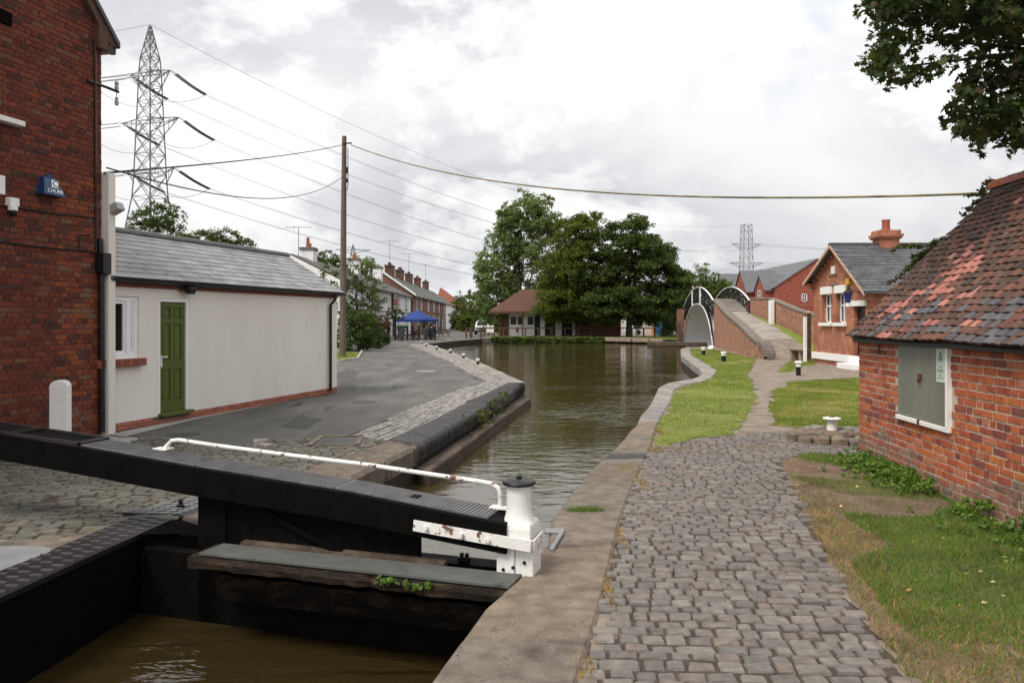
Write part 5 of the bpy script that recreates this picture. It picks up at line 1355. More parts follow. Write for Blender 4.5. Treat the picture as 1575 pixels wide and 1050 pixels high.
fpl = thing('fender_post', 'leaning dark timber fender post at the far foot of the bridge arch', 'post', (14.6, 69.8, -.5))
MB().bar((14.75, 69.6, -.6), (14.55, 69.9, 1.6), .32, .3).build('post', MATS['wet_timber'], fpl, bevel=.03)
wb2 = thing('bank_baulk', 'pale weathered timber edging on the far bank left of the bridge', 'timber', (11.5, 78.2, 0))
for (a, b) in (((9.6, 79.95, -.12), (11.9, 77.95, -.12)), ((12.0, 77.9, -.14), (13.4, 76.2, -.14)), ((13.45, 76.1, -.16), (14.4, 75.0, -.16))):
    MB().bar(Vector(a) + Vector((-.2, -.2, 0)), Vector(b) + Vector((-.2, -.2, 0)), .4, .42).build('beam', MATS['old_wood'], wb2, bevel=.05)

# ramp: ground rising to the deck
RM_L = [Vector((11.55, 37.2, 0)), Vector((11.9, 40, 0)), Vector((12.6, 46, 0)), BL0 + by * .2 - bx * .0]
RM_R = [Vector((14.1, 36.4, 0)), Vector((14.75, 40, 0)), Vector((15.35, 46, 0)), BL0 + by * (bwid - .1)]
RM_Z = [0.0, .42, 1.28, 2.25]
mb = MB(); k_ = 12; secL, secR, secZ = [], [], []
for i in range(3):
    for j in range(6):
        t = j / 6; secL.append(lerp(RM_L[i], RM_L[i + 1], t)); secR.append(lerp(RM_R[i], RM_R[i + 1], t)); secZ.append(lerp(RM_Z[i], RM_Z[i + 1], t))
secL.append(RM_L[-1]); secR.append(RM_R[-1]); secZ.append(RM_Z[-1])
lowi = 8
m1, m2 = MB(), MB()
for i in range(len(secL) - 1):
    q = [secL[i] + UP * secZ[i], secR[i] + UP * secZ[i], secR[i + 1] + UP * secZ[i + 1], secL[i + 1] + UP * secZ[i + 1]]
    (m1 if i < lowi else m2).poly(q)
struct(m1.build('ramp_path', MATS['path_dirt'])); 
m2.v = [v + UP * .02 for v in m2.v]
struct(m2.build('ramp_slab', MATS['deck']))
# grassy shoulder right of the ramp
mb = MB()
for i in range(len(secR) - 1):
    a, b = secR[i] + UP * (secZ[i] - .004), secR[i + 1] + UP * (secZ[i + 1] - .004); ou = Vector((.9, -.05, .05))
    mb.poly([a, a + ou, b + ou, b])
struct(mb.build('lawn', MATS['lawn']))
# left wall of the ramp (curving down to a blue brick end)
rw = thing('ramp_wall', 'sloping red brick wall with a dark stone cap beside the bridge ramp', 'wall', RM_L[1])
pts = [BL0 - bx * .3, Vector((12.7, 47.2, 0)), Vector((11.95, 41.5, 0)), Vector((11.5, 38.2, 0)), Vector((11.42, 36.9, 0))]
tops = [3.05, 2.05, 1.35, .85, .62]
wm = MB(); capm = MB(); fine = []
for i in range(4):
    for j in range(5): fine.append((lerp(pts[i], pts[i + 1], j / 5), lerp(tops[i], tops[i + 1], j / 5)))
fine.append((pts[-1], tops[-1]))
for (a, za), (b, zb) in zip(fine, fine[1:]):
    nn = Vector((-(b - a).y, (b - a).x, 0)).normalized() * -.34
    if nn.x < 0: nn = -nn
    wm.add([a - UP * .6, b - UP * .6, b + UP * zb, a + UP * za, a + nn - UP * .6, b + nn - UP * .6, b + nn + UP * zb, a + nn + UP * za], [(0, 1, 2, 3), (5, 4, 7, 6), (3, 2, 6, 7)])
wm.add([pts[-1] - UP * .6, pts[-1] + Vector((.34, 0, -.6)), pts[-1] + Vector((.34, 0, tops[-1])), pts[-1] + UP * tops[-1]], [(0, 1, 2, 3)])
wmo = wm.build('brickwork', MATS['bridge_brick'], rw)
for (a, za), (b, zb) in zip(fine[::1], fine[1:]):
    nn = Vector((.17, 0, 0)); MB().bar(a + nn + UP * (za + .06), b + nn + UP * (zb + .06), .46, .16).build('cap_stone', MATS['stone_cap'], rw, bevel=.02)
m_ = MB(); e0 = pts[-1] + Vector((.17, 0, 0))
ep = [(-1.0 * math.sin(k * math.pi / 20), .70 * math.cos(k * math.pi / 20)) for k in range(11)]
for (a, za), (b, zb) in zip(ep, ep[1:]): m_.bar(e0 + Vector((-.02 * a, a, za)), e0 + Vector((-.02 * b, b, zb)), .52, .26)
m_.build('end_cap', MATS['stone_cap'], rw)
m_ = MB(); m_.ext([e0 + Vector((-.17, 0, -.1)), e0 + Vector((-.17, -.95, -.1)), e0 + Vector((-.17, -.7, .3)), e0 + Vector((-.17, -.35, .5)), e0 + Vector((-.17, 0, .6))], (.34, 0, 0)); m_.build('end_core', MATS['bridge_brick'], rw)
# right wall of the ramp
rw2 = thing('ramp_parapet', 'long low weathered brick wall on the right of the bridge ramp', 'wall', RM_R[2])
pts = [BL0 + by * (bwid + .02) - bx * .15, Vector((16.0, 49.5, 0)), Vector((15.75, 44, 0)), Vector((15.2, 38, 0)), Vector((14.6, 33.8, 0))]
tops = [3.2, 3.05, 2.25, 1.70, 1.35]; fine = []
for i in range(4):
    for j in range(3): fine.append((lerp(pts[i], pts[i + 1], j / 3), lerp(tops[i], tops[i + 1], j / 3)))
fine.append((pts[-1], tops[-1])); wm = MB()
for (a, za), (b, zb) in zip(fine, fine[1:]):
    nn = Vector((.34, 0, 0)); wm.add([a - UP * .3, b - UP * .3, b + UP * zb, a + UP * za, a + nn - UP * .3, b + nn - UP * .3, b + nn + UP * zb, a + nn + UP * za], [(0, 3, 2, 1), (5, 6, 7, 4), (3, 7, 6, 2)])
wm.build('brickwork', MATS['bridge_brick'], rw2)
for (a, za), (b, zb) in zip(fine, fine[1:]):
    MB().bar(a + Vector((.17, 0, za + .05)), b + Vector((.17, 0, zb + .05)), .42, .12).build('cap_stone', MATS['stone_cap'], rw2, bevel=.02)
wpp = thing('white_post', 'square white post standing on the ramp before the right parapet wall', 'post', (15.7, 48.2, 1.5))
MB().box((15.7, 48.2, 2.2), (.28, .28, 1.55)).build('post', MATS['white_trim'], wpp, bevel=.02)

# ================================================================== small signal house
HX = 12.7; Yn, Yf, Ya = 28.4, 33.5, 31.0
HXb = 20.5
sh = thing('brick_cottage', 'small orange brick cottage with a slate roof, white lintels and plinth', 'building', (HX, Yn, 0))
zn, zf, za = 2.95, 3.45, 4.62
hy = lambda px: HX * F / (px - CX)
hz_ = lambda px, py: EYE - (py - HY) * hy(px) / F
w1a, w1b = hy(1279), hy(1265); w2a, w2b = hy(1300.5), hy(1286.5); da, db = hy(1331), hy(1313)
wz0, wz1 = 1.66, 2.82; dz1 = 2.27; dz0 = .30
def gab(y): return zn + (za - zn) * (y - Yn) / (Ya - Yn) if y < Ya else zf + (za - zf) * (Yf - y) / (Yf - Ya)
m_ = MB()
def panel(y0, y1, z0, z1=None):
    if z1 is None:
        ys = [y0] + [y for y in (Ya,) if y0 < y < y1] + [y1]
        poly = [(HX, y0, z0), (HX, y1, z0)] + [(HX, y, gab(y)) for y in ys[::-1]]
    else: poly = [(HX, y0, z0), (HX, y1, z0), (HX, y1, z1), (HX, y0, z1)]
    m_.ext(poly, (.3, 0, 0))
panel(Yn, da, -.1); panel(da, db, -.1, dz0); panel(da, db, dz1); panel(db, w2a, -.1); panel(w2a, w2b, -.1, wz0); panel(w2a, w2b, wz1); panel(w2b, w1a, -.1); panel(w1a, w1b, -.1, wz0); panel(w1a, w1b, wz1); panel(w1b, Yf, -.1)
m_.box(((HX + HXb) / 2 + .15, Yn + .15, zn / 2), (HXb - HX - .3, .3, zn)).box(((HX + HXb) / 2 + .15, Yf - .15, zf / 2), (HXb - HX - .3, .3, zf - .05))
m_.build('wall', MATS['signal_brick'], sh)
rfm = MB()
def rp(x, y): 
    ex = .34
    return Vector((x, y, gab(y) if Yn <= y <= Yf else (zn - (Yn - y) * .65 if y < Yn else zf - (y - Yf) * .6)))
for (y0, y1) in ((Yn - .42, Ya), (Yf + .35, Ya)):
    a, b = rp(HX - .34, y0), rp(HX - .34, y1); rfm.ext([a + UP * .02, b + UP * .02, b + Vector((HXb - HX + .5, 0, .02)), a + Vector((HXb - HX + .5, 0, .02))], UP * .07)
roofo = rfm.build('roof', MATS['slate_dark'], sh)
sr_ = random.Random(8)
a, b = rp(HX - .36, Yn - .42), rp(HX - .36, Ya); nr = 17
for i in range(nr):
    m_ = MB(); x = HX - .36
    while x < 19.5:
        w_ = .3
        p0 = lerp(a, b, i / nr); p1 = lerp(a, b, (i + 1.1) / nr)
        nrm_ = Vector((0, -(b.z - a.z), (b.y - a.y))).normalized()
        c0 = Vector((x + w_ / 2 + (.15 if i % 2 else 0), (p0.y + p1.y) / 2, (p0.z + p1.z) / 2 + .095))
        m_.bar(Vector((c0.x, p0.y, p0.z + .11 + sr_.uniform(0, .008))), Vector((c0.x, p1.y, p1.z + .098)), w_ - .008, .01, up=nrm_)
        x += w_
    m_.build('slate_course', MATS['slate_dark'], roofo)
MB().bar(rp(HX - .36, Ya) + UP * .1, rp(HX - .36, Ya) + Vector((8, 0, .1)), .2, .1).build('ridge', MATS['slate_dark'], roofo)
vg = MB()
for (y0, y1) in ((Yn - .42, Ya), (Yf + .35, Ya)):
    a, b = rp(HX - .36, y0), rp(HX - .36, y1); vg.ext([a + UP * .09, b + UP * .09, b - UP * .03, a - UP * .03], (.06, 0, 0))
mat('bargeboard_pink', [(0.5, 0.33, 0.26), (0.56, 0.38, 0.3)], 4, .7, 0)
vg.build('bargeboard', MATS['bargeboard_pink'], sh)
for (y0, y1, n_) in ((Yf - .1, Ya, 8), (Yn + .15, Ya, 8)):
    for i in range(n_):
        y = lerp(y0, y1, (i + .3) / n_); MB().box((HX - .05, y, gab(y) - .12), (.1, .12, .14)).build('dentil', MATS['signal_brick'], sh)
for i, y in enumerate((Yf + .02, Yn - .02)):
    for j in range(3): MB().box((HX - .04 - .03 * j, y + (.04 + .04 * j) * (1 if i == 0 else -1), (zf if i == 0 else zn) - .42 + .11 * j), (.3, .3, .1)).build('corbel', MATS['signal_brick'], sh)
for (a, b) in ((w1a, w1b), (w2a, w2b)):
    MB().box((HX - .025, (a + b) / 2, wz1 + .14), (.10, b - a + .16, .30)).build('lintel', MATS['white_trim'], sh, bevel=.006)
    MB().box((HX - .05, (a + b) / 2, wz0 - .06), (.16, b - a + .2, .13)).build('sill', MATS['white_trim'], sh, bevel=.006)
    w_ = MB(); xx = HX + .17
    for z in (wz0 + .03, (wz0 + wz1) / 2 + .1, wz1 - .03): w_.box((xx, (a + b) / 2, z), (.05, b - a, .06))
    for y in (a + .03, b - .03): w_.box((xx, y, (wz0 + wz1) / 2), (.05, .06, wz1 - wz0))
    w_.box((xx - .01, (a + b) / 2 + .05, (wz0 + wz1) / 2), (.05, .05, wz1 - wz0))
    wo_ = w_.build('window', MATS['white_trim'], sh)
    MB().box((xx + .03, (a + b) / 2, (wz0 + wz1) / 2), (.01, b - a - .02, wz1 - wz0 - .02)).build('pane', MATS['glass_dark'], wo_)
MB().box((HX - .025, (da + db) / 2, dz1 + .11), (.10, db - da + .25, .2)).build('door_lintel', MATS['white_trim'], sh, bevel=.006)
MB().box((HX + .18, (da + db) / 2, (dz0 + dz1) / 2), (.06, db - da, dz1 - dz0)).build('door', MATS['black_metal'], sh)
MB().box((HX - .02, (Yn + Yf) / 2 + .02, .31), (.12, Yf - Yn + .06, .27)).build('plinth', MATS['white_trim'], sh, bevel=.008)
MB().box((HX - .28, (da + db) / 2 + .0, .08), (.5, 1.5, .2)).build('doorstep', MATS['white_trim'], sh, bevel=.012)
MB().box((HX - .02, hy(1282), hz_(1282, 415)), (.04, .34, .3)).build('plaque', MATS['white_trim'], sh, bevel=.004)
for px, py in ((1282, 422), (1282, 437)): MB().box((HX - .025, hy(px), hz_(px, py)), (.06, .8, .045)).build('string_course', MATS['coping_grey'], sh)
ch_ = Vector((14.6, Ya + .1, 4.55))
cm_ = MB(); cm_.box(ch_ + UP * .12, (.72, .72, .5)).box(ch_ + UP * .40, (.84, .84, .08)).box(ch_ + UP * .49, (.94, .94, .12)).box(ch_ + UP * .62, (.8, .8, .16))
cho = cm_.build('chimney', MATS['signal_brick'], sh)
MB().lathe(ch_ + UP * .68, [(.16, 0), (.14, .36), (.16, .4), (.16, .45), (.11, .45)], 12).build('chimney_pot', MATS['terracotta'], cho, smooth=True)
wpp2 = thing('white_post', 'tall thin white board post at the left corner of the brick cottage', 'post', (HX - .3, Yf + .25, 0))
MB().box((HX - .28, Yf + .25, .9), (.12, .14, 1.8 + .2)).build('post', MATS['white_trim'], wpp2, bevel=.01)
al2 = thing('alarm_box', 'yellow alarm box on the gable of the brick cottage', 'alarm', (HX, hy(1307), hz_(1307, 438)))
MB().box((HX - .06, hy(1307), hz_(1307, 433)), (.12, .3, .24)).build('cover', MATS['yellow_box'], al2, bevel=.02)
ln = thing('blue_lantern', 'old blue wall lantern on an iron bracket beside the cottage door', 'lamp', (HX, hy(1320), hz_(1320, 455)))
lc = Vector((HX - .55, hy(1303) * .957, hz_(1303, 455) + .0)); lc = Vector((HX - .6, (HX - .6) * F / (1304.5 - CX), 0)); lc.z = EYE - (456 - HY) * lc.y / F
MB().tube([(HX, lc.y - .35, lc.z + .02), (HX - .25, lc.y - .2, lc.z + .12), (lc.x, lc.y, lc.z + .30)], .02, 6).build('bracket', MATS['iron_black'], ln)
MB().lathe(lc, [(.09, -.2), (.165, .12), (.16, .14)], 6).build('glass', MATS['lamp_blue'], ln)
MB().lathe(lc, [(.2, .12), (.18, .15), (.08, .23), (.05, .29), (.055, .31), (.015, .38)], 12).lathe(lc, [(.07, -.23), (.095, -.2)], 6).build('cap', MATS['iron_black'], ln)
MB().lathe(lc + Vector((0, 0, -.36)), [(.08, 0), (.08, .13)], 10).build('lower_globe', MATS['white_paint'], ln)
ips = thing('marker_post', 'tall narrow dark brown marker post beside the bench', 'post', (12.5, 36.0, 0))
ipb = Vector((13.3, (13.3) * F / (1244 - CX), 0))
ips.location = ipb
MB().box(ipb + UP * 1.05, (.16, .12, 2.1)).build('post', MATS['dark_wood'], ips); MB().lathe(ipb + UP * 2.1, [(.09, 0), (.06, .06), (.01, .08)], 8).build('finial', MATS['sign_gold'], ips)
bn_ = thing('stone_bench', 'weathered bench of a plank on two blocks at the foot of the ramp', 'bench', (12.4, 34.8, 0))
q = Vector((12.45, 34.6, 0))
MB().box(q + UP * .5, (.45, 1.5, .09)).build('seat', MATS['old_wood'], bn_, bevel=.015)
for dy in (-.5, .5): MB().box(q + Vector((0, dy, .22)), (.32, .22, .46)).build('leg', MATS['old_wood'], bn_, bevel=.015)

# ================================================================== modern brick houses beyond the bridge
def gable_block(name, label, c, wx, ly, ez, rz, rot, wallm, roofm, windows=(), ridge_along='y', group=None, trim=True):
    """gable faces local -y; c = base centre of the front gable"""
    t = thing(name, label, 'house', c, group)
    Rz = Matrix.Rotation(rot, 3, 'Z'); tf = lambda p: Vector(c) + Rz @ Vector(p)
    MB().ext([tf((-wx / 2, 0, 0)), tf((wx / 2, 0, 0)), tf((wx / 2, 0, ez)), tf((0, 0, rz)), tf((-wx / 2, 0, ez))], Rz @ Vector((0, ly, 0))).build('wall', wallm, t)
    rf_ = MB(); sl = (rz - ez) / (wx / 2)
    for sg in (-1, 1):
        rf_.ext([tf((sg * (wx / 2 + .3), -.15, ez - .3 * sl)), tf((0, -.15, rz)), tf((0, ly + .15, rz)), tf((sg * (wx / 2 + .3), ly + .15, ez - .3 * sl))], UP * .14)
    rf_.build('roof', roofm, t)
    for (face, u, z, w, h) in windows:
        if face == 'f': p, nv, uv = (u, 0, z), (0, -1, 0), (1, 0, 0)
        elif face == 'l': p, nv, uv = (-wx / 2, u, z), (-1, 0, 0), (0, 1, 0)
        else: p, nv, uv = (wx / 2, u, z), (1, 0, 0), (0, 1, 0)
        nv, uv, p = Rz @ Vector(nv), Rz @ Vector(uv), tf(p)
        R = Matrix((UP.cross(nv).normalized(), UP, nv)).transposed()
        m_ = MB()
        for (dx, dz, ww, hh) in ((0, h / 2 - .06, w, .12), (0, -h / 2 + .06, w, .12), (-w / 2 + .06, 0, .12, h), (w / 2 - .06, 0, .12, h), (0, 0, .09, h), (0, 0, w, .09)):
            m_.box(p + UP.cross(nv) * dx + UP * dz + nv * .03, (ww, hh, .07), R=R)
        wo = m_.build('window', MATS['white_trim'], t)
        MB().box(p + nv * .006, (w - .04, h - .04, .02), R=R).build('pane', MATS['glass_dark'], wo)
    return t, tf, Rz
t1, tf1, R1 = gable_block('brick_house', 'long modern red brick house row, its plain gable end facing the bridge ramp', (40.6, 106, 0), 11.2, 34, 6.2, 9.9, 0, MATS['new_brick'], MATS['new_slate'], [('f', -1.7, 4.8, .75, 1.1), ('f', .35, 4.8, .75, 1.1), ('f', -1.7, 2.3, .75, 1.1), ('f', .35, 2.3, .75, 1.1), ('l', 13, 4.9, 1.4, 1.5)])
MB().box((40.6, 105.98, 3.75), (11.22, .06, .14)).build('band_course', MATS['plinth_brick'], t1)
hp = -math.pi / 2
gable_block('house_bay', 'projecting brick gable nearest the plain end of the modern house row', (33.9, 109.0, 0), 4.2, 4, 6.0, 7.9, hp, MATS['new_brick'], MATS['new_slate'], [('f', 0, 5.1, 1.5, 1.6), ('f', 0, 2.0, 1.5, 1.7)])
gable_block('house_bay', 'projecting brick gable with two white windows, middle of the modern row', (33.7, 117.5, 0), 6.4, 5, 6.0, 9.0, hp, MATS['new_brick'], MATS['new_slate'], [('f', -1.5, 4.9, 1.5, 1.6), ('f', 1.5, 4.9, 1.5, 1.6)])
gable_block('house_bay', 'farthest projecting brick gable of the modern row, over the bridge rail', (33.6, 129, 0), 5.6, 5, 6.2, 9.2, hp, MATS['new_brick'], MATS['new_slate'], [('f', 0, 5.0, 1.2, 1.5)])
gable_block('brick_house', 'modern house showing only its roof above the slate roof of the cottage', (42.5, 80, 0), 8, 10, 7.2, 9.9, hp, MATS['new_brick'], MATS['new_slate'], [])

# ================================================================== pub and terrace on the left
PX = -13.6
pub = thing('white_pub', 'long whitewashed canalside pub with a grey slate roof and white chimneys', 'building', (PX, 62, 0))
py0, py1, pez, prz, pdp = 63.5, 107, 5.0, 6.95, 8.0
MB().ext([(PX, py0, 0), (PX - pdp, py0, 0), (PX - pdp, py0, pez), (PX - pdp / 2, py0, prz), (PX, py0, pez)], (0, py1 - py0, 0)).build('wall', MATS['pub_white'], pub)
m_ = MB()
for sg in (0, 1):
    xe = PX + .35 if sg == 0 else PX - pdp - .35
    m_.ext([(xe, py0 - .0, pez - .22), (PX - pdp / 2, py0, prz), (PX - pdp / 2, py1, prz), (xe, py1, pez - .22)], UP * .15)
m_.build('roof', MATS['pub_slate'], pub)
MB().box((PX + .02, (py0 + py1) / 2, 2.75), (.06, py1 - py0, .1)).build('band_course', MATS['stone_cap'], pub)
yof = lambda px, X=PX: -X * F / (CX - px)
def wall_win(par, X, y, z, w, h, frame=MATS['white_trim'], bars=True):
    m_ = MB()
    for (dy, dz, ww, hh) in ((0, h / 2, w, .12), (0, -h / 2, w, .12), (-w / 2, 0, .12, h), (w / 2, 0, .12, h)) + (((0, 0, .08, h), (0, 0, w, .08)) if bars else ()):
        m_.box((X + .05, y + dy, z + dz), (.1, ww, hh))
    o = m_.build('window', frame, par); MB().box((X + .01, y, z), (.03, w, h)).build('pane', MATS['glass_dark'], o)
for px in (566, 586, 598, 613, 624):
    y = yof(px); wall_win(pub, PX, y, 3.95, 1.1 if px < 600 else 1.5, 1.5)
    MB().box((PX + .1, y, 3.1), (.2, 1.4, .12)).build('sill', MATS['iron_black'], pub)
for px in (574, 596, 612, 625): wall_win(pub, PX, yof(px), 1.4, 1.4, 1.3)
MB().box((PX + .06, yof(605), 1.05), (.08, 1.3, 2.1)).build('door', MATS['iron_black'], pub)
for (px, ptop) in ((475, .85), (545, 1.5), (581, 1.6)):
    y = -(PX - pdp / 2) * F / (CX - px); c = Vector((PX - pdp / 2, y, prz))
    co = MB().box(c + UP * ptop / 2 - UP * .3, (1.1, 1.4, ptop + .6)).build('chimney', MATS['pub_white'], pub)
    MB().box(c + UP * (ptop + .12), (1.25, 1.55, .26)).build('chimney_cap', MATS['stone_cap'], co)
    if px < 560: MB().lathe(c + Vector((0, -.3, ptop + .25)), [(.17, 0), (.13, .8 if px < 500 else .4), (.15, .85 if px < 500 else .45)], 8).build('chimney_pot', MATS['terracotta'], co)
    if px < 500: MB().lathe(c + Vector((0, .35, ptop + .25)), [(.17, 0), (.14, .35), (.16, .4)], 8).build('chimney_pot', MATS['terracotta'], co)
def board(label, px, z, w, h, cols):
    y = yof(px); s_ = thing('pub_sign', label, 'sign', (PX + .1, y, z - h / 2))
    MB().box((PX + .12, y, z), (.12, w, h)).build('board', MATS[cols[0]], s_)
    return s_, y
s_, y = board('green pictorial sign board with a golden curve on the pub wall', 576.5, 3.95, 4.0, 2.1, ['sign_green'])
m_ = MB()
for i in range(7):
    a, b = .25 + i * .37, .25 + (i + 1) * .37; m_.bar((PX + .2, y + 1.5 - 1.1 * math.cos(a) - 1.2, 3.5 + .95 * math.sin(a)), (PX + .2, y + 1.5 - 1.1 * math.cos(b) - 1.2, 3.5 + .95 * math.sin(b)), .35, .04, up=(1, 0, 0))
m_.build('painted_curve', MATS['sign_gold'], s_)
s_, y = board('dark pub sign board with cream and red lettered panels', 606, 3.95, 4.2, 2.2, ['iron_black'])
for (z, h, c) in ((4.75, .28, 'sign_cream'), (4.35, .22, 'sign_gold'), (3.85, .45, 'sign_red'), (3.4, .15, 'sign_cream'), (3.15, .12, 'sign_gold')): MB().box((PX + .2, y, z), (.04, 3.2, h)).build('panel', MATS[c], s_)
# terrace
ter = thing('brick_terrace', 'row of old brown brick terraced cottages beyond the white pub', 'building', (PX, 107.2, 0))
ty0, ty1, tez, trz = 107.2, 176, 5.2, 8.0
TXo = PX + .25
MB().ext([(TXo, ty0, 0), (TXo - 8, ty0, 0), (TXo - 8, ty0, tez), (TXo - 4, ty0, trz), (TXo, ty0, tez)], (0, ty1 - ty0, 0)).build('wall', MATS['terrace_brick'], ter)
m_ = MB()
for sg in (0, 1):
    xe = TXo + .4 if sg == 0 else TXo - 8.4
    m_.ext([(xe, ty0 - .1, tez - .25), (TXo - 4, ty0 - .1, trz), (TXo - 4, ty1 + .1, trz), (xe, ty1 + .1, tez - .25)], UP * .15)
m_.build('roof', MATS['terrace_slate'], ter)
m_ = MB(); m_.ext([(TXo + .4, ty0 - .2, tez - .12), (TXo - 4, ty0 - .2, trz + .13), (TXo - 4, ty0 - .2, trz + .4), (TXo + .4, ty0 - .2, tez + .15)], (0, .4, 0)); m_.build('verge', MATS['white_trim'], ter)
MB().ext([(TXo + .02, 160, 0), (TXo + .02, ty1, 0), (TXo + .02, ty1, tez - .1), (TXo + .02, 160, tez - .1)], (.05, 0, 0)).build('rendered_front', MATS['pub_white'], ter)
for i, px in enumerate((641, 647.5, 658.5, 667, 675, 683)):
    y = yof(px, TXo); wall_win(ter, TXo, y, 4.1, 1.6 if i != 1 else 1.0, 1.7, bars=i != 0)
    if i not in (1,): wall_win(ter, TXo, y, 1.6, 1.6, 1.9, bars=False)
for px in (652, 663, 671, 680): MB().box((TXo + .06, yof(px, TXo), 1.1), (.08, 1.2, 2.2)).build('door', MATS['white_trim'] if px > 655 else MATS['iron_black'], ter)
for i, y in enumerate((113, 123, 134, 146, 160)):
    c = Vector((TXo - 4, y, trz)); co = MB().box(c + UP * .45, (1.0, 2.6, 1.9)).box(c + UP * 1.45, (1.15, 2.8, .25)).build('chimney', MATS['chimney_brick'], ter)
    for dy in (-.8, 0, .8): MB().lathe(c + Vector((0, dy, 1.55)), [(.16, 0), (.13, .4)], 6).build('chimney_pot', MATS['dark_wood'], co)
    if i % 2 == 0:
        a = c + UP * 1.9; MB().tube([a, a + UP * 3.2], .03, 4).bar(a + Vector((-1.2, 0, 3.1)), a + Vector((1.2, 0, 3.1)), .05).build('aerial', MATS['steel_tower'], ter)
a = Vector((PX - pdp / 2 - .6, yof(470, PX - pdp / 2) , prz + .9)); 
an = thing('tv_aerial', 'thin television aerial beside the nearest pub chimney', 'aerial', a)
MB().tube([a - UP * .6, a + UP * 1.9], .03, 5).bar(a + Vector((-1.1, 0, 1.85)), a + Vector((1.1, 0, 1.85)), .04).bar(a + Vector((-.4, 0, 1.7)), a + Vector((-.4, 0, 2.0)), .03).build('mast', MATS['steel_tower'], an)
# white bay house at the end
eh = thing('white_bay_house', 'white house with a red tiled hipped roof at the end of the terrace', 'house', (PX + 1, 182, 0))
MB().box((PX - .7, 187, 3.3), (5.6, 10, 3.9)).build('upper_wall', MATS['pub_white'], eh)
MB().box((PX - 1.2, 187, .9), (4.8, 9.4, 1.85)).build('wall', MATS['terrace_brick'], eh)
m_ = MB(); z0 = 5.2; q = [Vector((PX - 4, 181.4, z0)), Vector((PX + 2.5, 181.4, z0)), Vector((PX + 2.5, 193, z0)), Vector((PX - 4, 193, z0)), Vector((PX - 3.0, 184, z0 + 4.2)), Vector((PX - 3.0, 191, z0 + 4.2))]
m_.add(q, [(0, 1, 4), (1, 2, 5, 4), (2, 3, 5), (3, 0, 4, 5), (3, 2, 1, 0)]); m_.build('roof', MATS['red_tile'], eh)
for dy in (-2.5, 0, 2.5): wall_win(eh, PX + 2.12, 187 + dy, 3.9, 1.5, 2.0, bars=False)
MB().box((PX + .6, 182, 3.9), (1.2, .1, 2.0)).build('window', MATS['white_trim'], eh)

# ================================================================== pub garden
def parasol(loc):
    t = thing('parasol', 'large blue parasol over the tables before the pub', 'parasol', loc)
    MB().tube([loc, loc + UP * 2.55], .03, 8).build('pole', MATS['dark_wood'], t)
    m_ = MB(); n_ = 8; vs = [loc + UP * 2.72]; fs = []
    for j in range(n_):
        a = 2 * math.pi * j / n_ + .2; vs.append(loc + Vector((1.95 * math.cos(a), 1.95 * math.sin(a), 1.85)))
    for j in range(n_):
        a = 2 * math.pi * j / n_ + .2; vs.append(loc + Vector((1.95 * math.cos(a), 1.95 * math.sin(a), 1.62)))
    for j in range(n_): fs.append((0, 1 + j, 1 + (j + 1) % n_)); fs.append((1 + j, 9 + j, 9 + (j + 1) % n_, 1 + (j + 1) % n_))
    m_.add(vs, fs); m_.build('canopy', MATS['parasol_blue'], t)
    for j in range(n_):
        a = 2 * math.pi * j / n_ + .2; MB().bar(loc + UP * 2.05, loc + Vector((1.5 * math.cos(a), 1.5 * math.sin(a), 2.03)), .03).build('rib', MATS['dark_wood'], t)
    MB().lathe(loc, [(.3, 0), (.3, .08), (.05, .12)], 12).build('base', MATS['pot_grey'], t)
parasol(P(641, 493, 74) - UP * (1.75))
def picnic(loc, rot, label):
    t = thing('picnic_table', label, 'table', loc, 'picnic tables before the pub')
    R = Matrix.Rotation(rot, 3, 'Z'); f = lambda p: loc + R @ Vector(p)
    MB().box(f((0, 0, .74)), (1.8, .75, .05), rz=rot).build('table_top', MATS['dark_wood'], t)
    for sy in (-.75, .75): MB().box(f((0, sy, .45)), (1.8, .26, .05), rz=rot).build('bench_seat', MATS['dark_wood'], t)
    for sx in (-.65, .65):
        MB().bar(f((sx, -.68, 0)), f((sx, -.25, .74)), .08, .05).bar(f((sx, .68, 0)), f((sx, .25, .74)), .08, .05).bar(f((sx, -.8, .42)), f((sx, .8, .42)), .05, .09).build('leg_frame', MATS['dark_wood'], t)
for i, (px, py, lb) in enumerate(((603, 522, 'brown picnic table nearest the leafy shrubs, before the pub'), (625, 521.5, 'brown picnic table in front of the parasol'), (650, 520.5, 'brown picnic table behind the grey planters'), (668, 518.5, 'brown picnic table just right of the planters'), (678, 517.3, 'brown picnic table at the right end of the pub garden'))):
    picnic(G(px, py), .3 + .2 * i, lb)
def planter(loc, label, plant=True):
    t = thing('planter', label, 'planter', loc, 'tall planters in the pub garden')
    MB().lathe(loc, [(.18, 0), (.2, .1), (.3, .75), (.36, .95), (.36, 1.05), (.28, 1.05)], 14).build('pot', MATS['pot_grey'], t, smooth=True)
    return t
PLANTERS = [(617.5, 524, 'grey ribbed planter standing nearest the shrubs in the pub garden'), (655, 522.5, 'tall grey planter below the right half of the parasol'), (663, 521.8, 'tall grey planter, rightmost of the pair below the parasol')]
for (px, py, lb) in PLANTERS: planter(G(px, py), lb)
for i, (px, h) in enumerate(((598, 1.15), (608, 2.6), (626.5, 1.2), (635, 1.15), (644, 1.2), (669, 1.1))):
    loc = G(px, 523.2); t = thing('garden_post', ['black post by the shrub at the left end of the pub garden', 'tall black lamp post in the pub garden carrying a hanging basket', 'black post left of the parasol pole', 'black post just behind the parasol pole', 'black post right of the parasol pole', 'black post at the right end of the pub garden'][i], 'post', loc, 'black posts of the pub garden')
    MB().box(loc + UP * h / 2, (.16, .16, h)).box(loc + UP * (h + .04), (.2, .2, .08)).build('post', MATS['iron_black'], t)
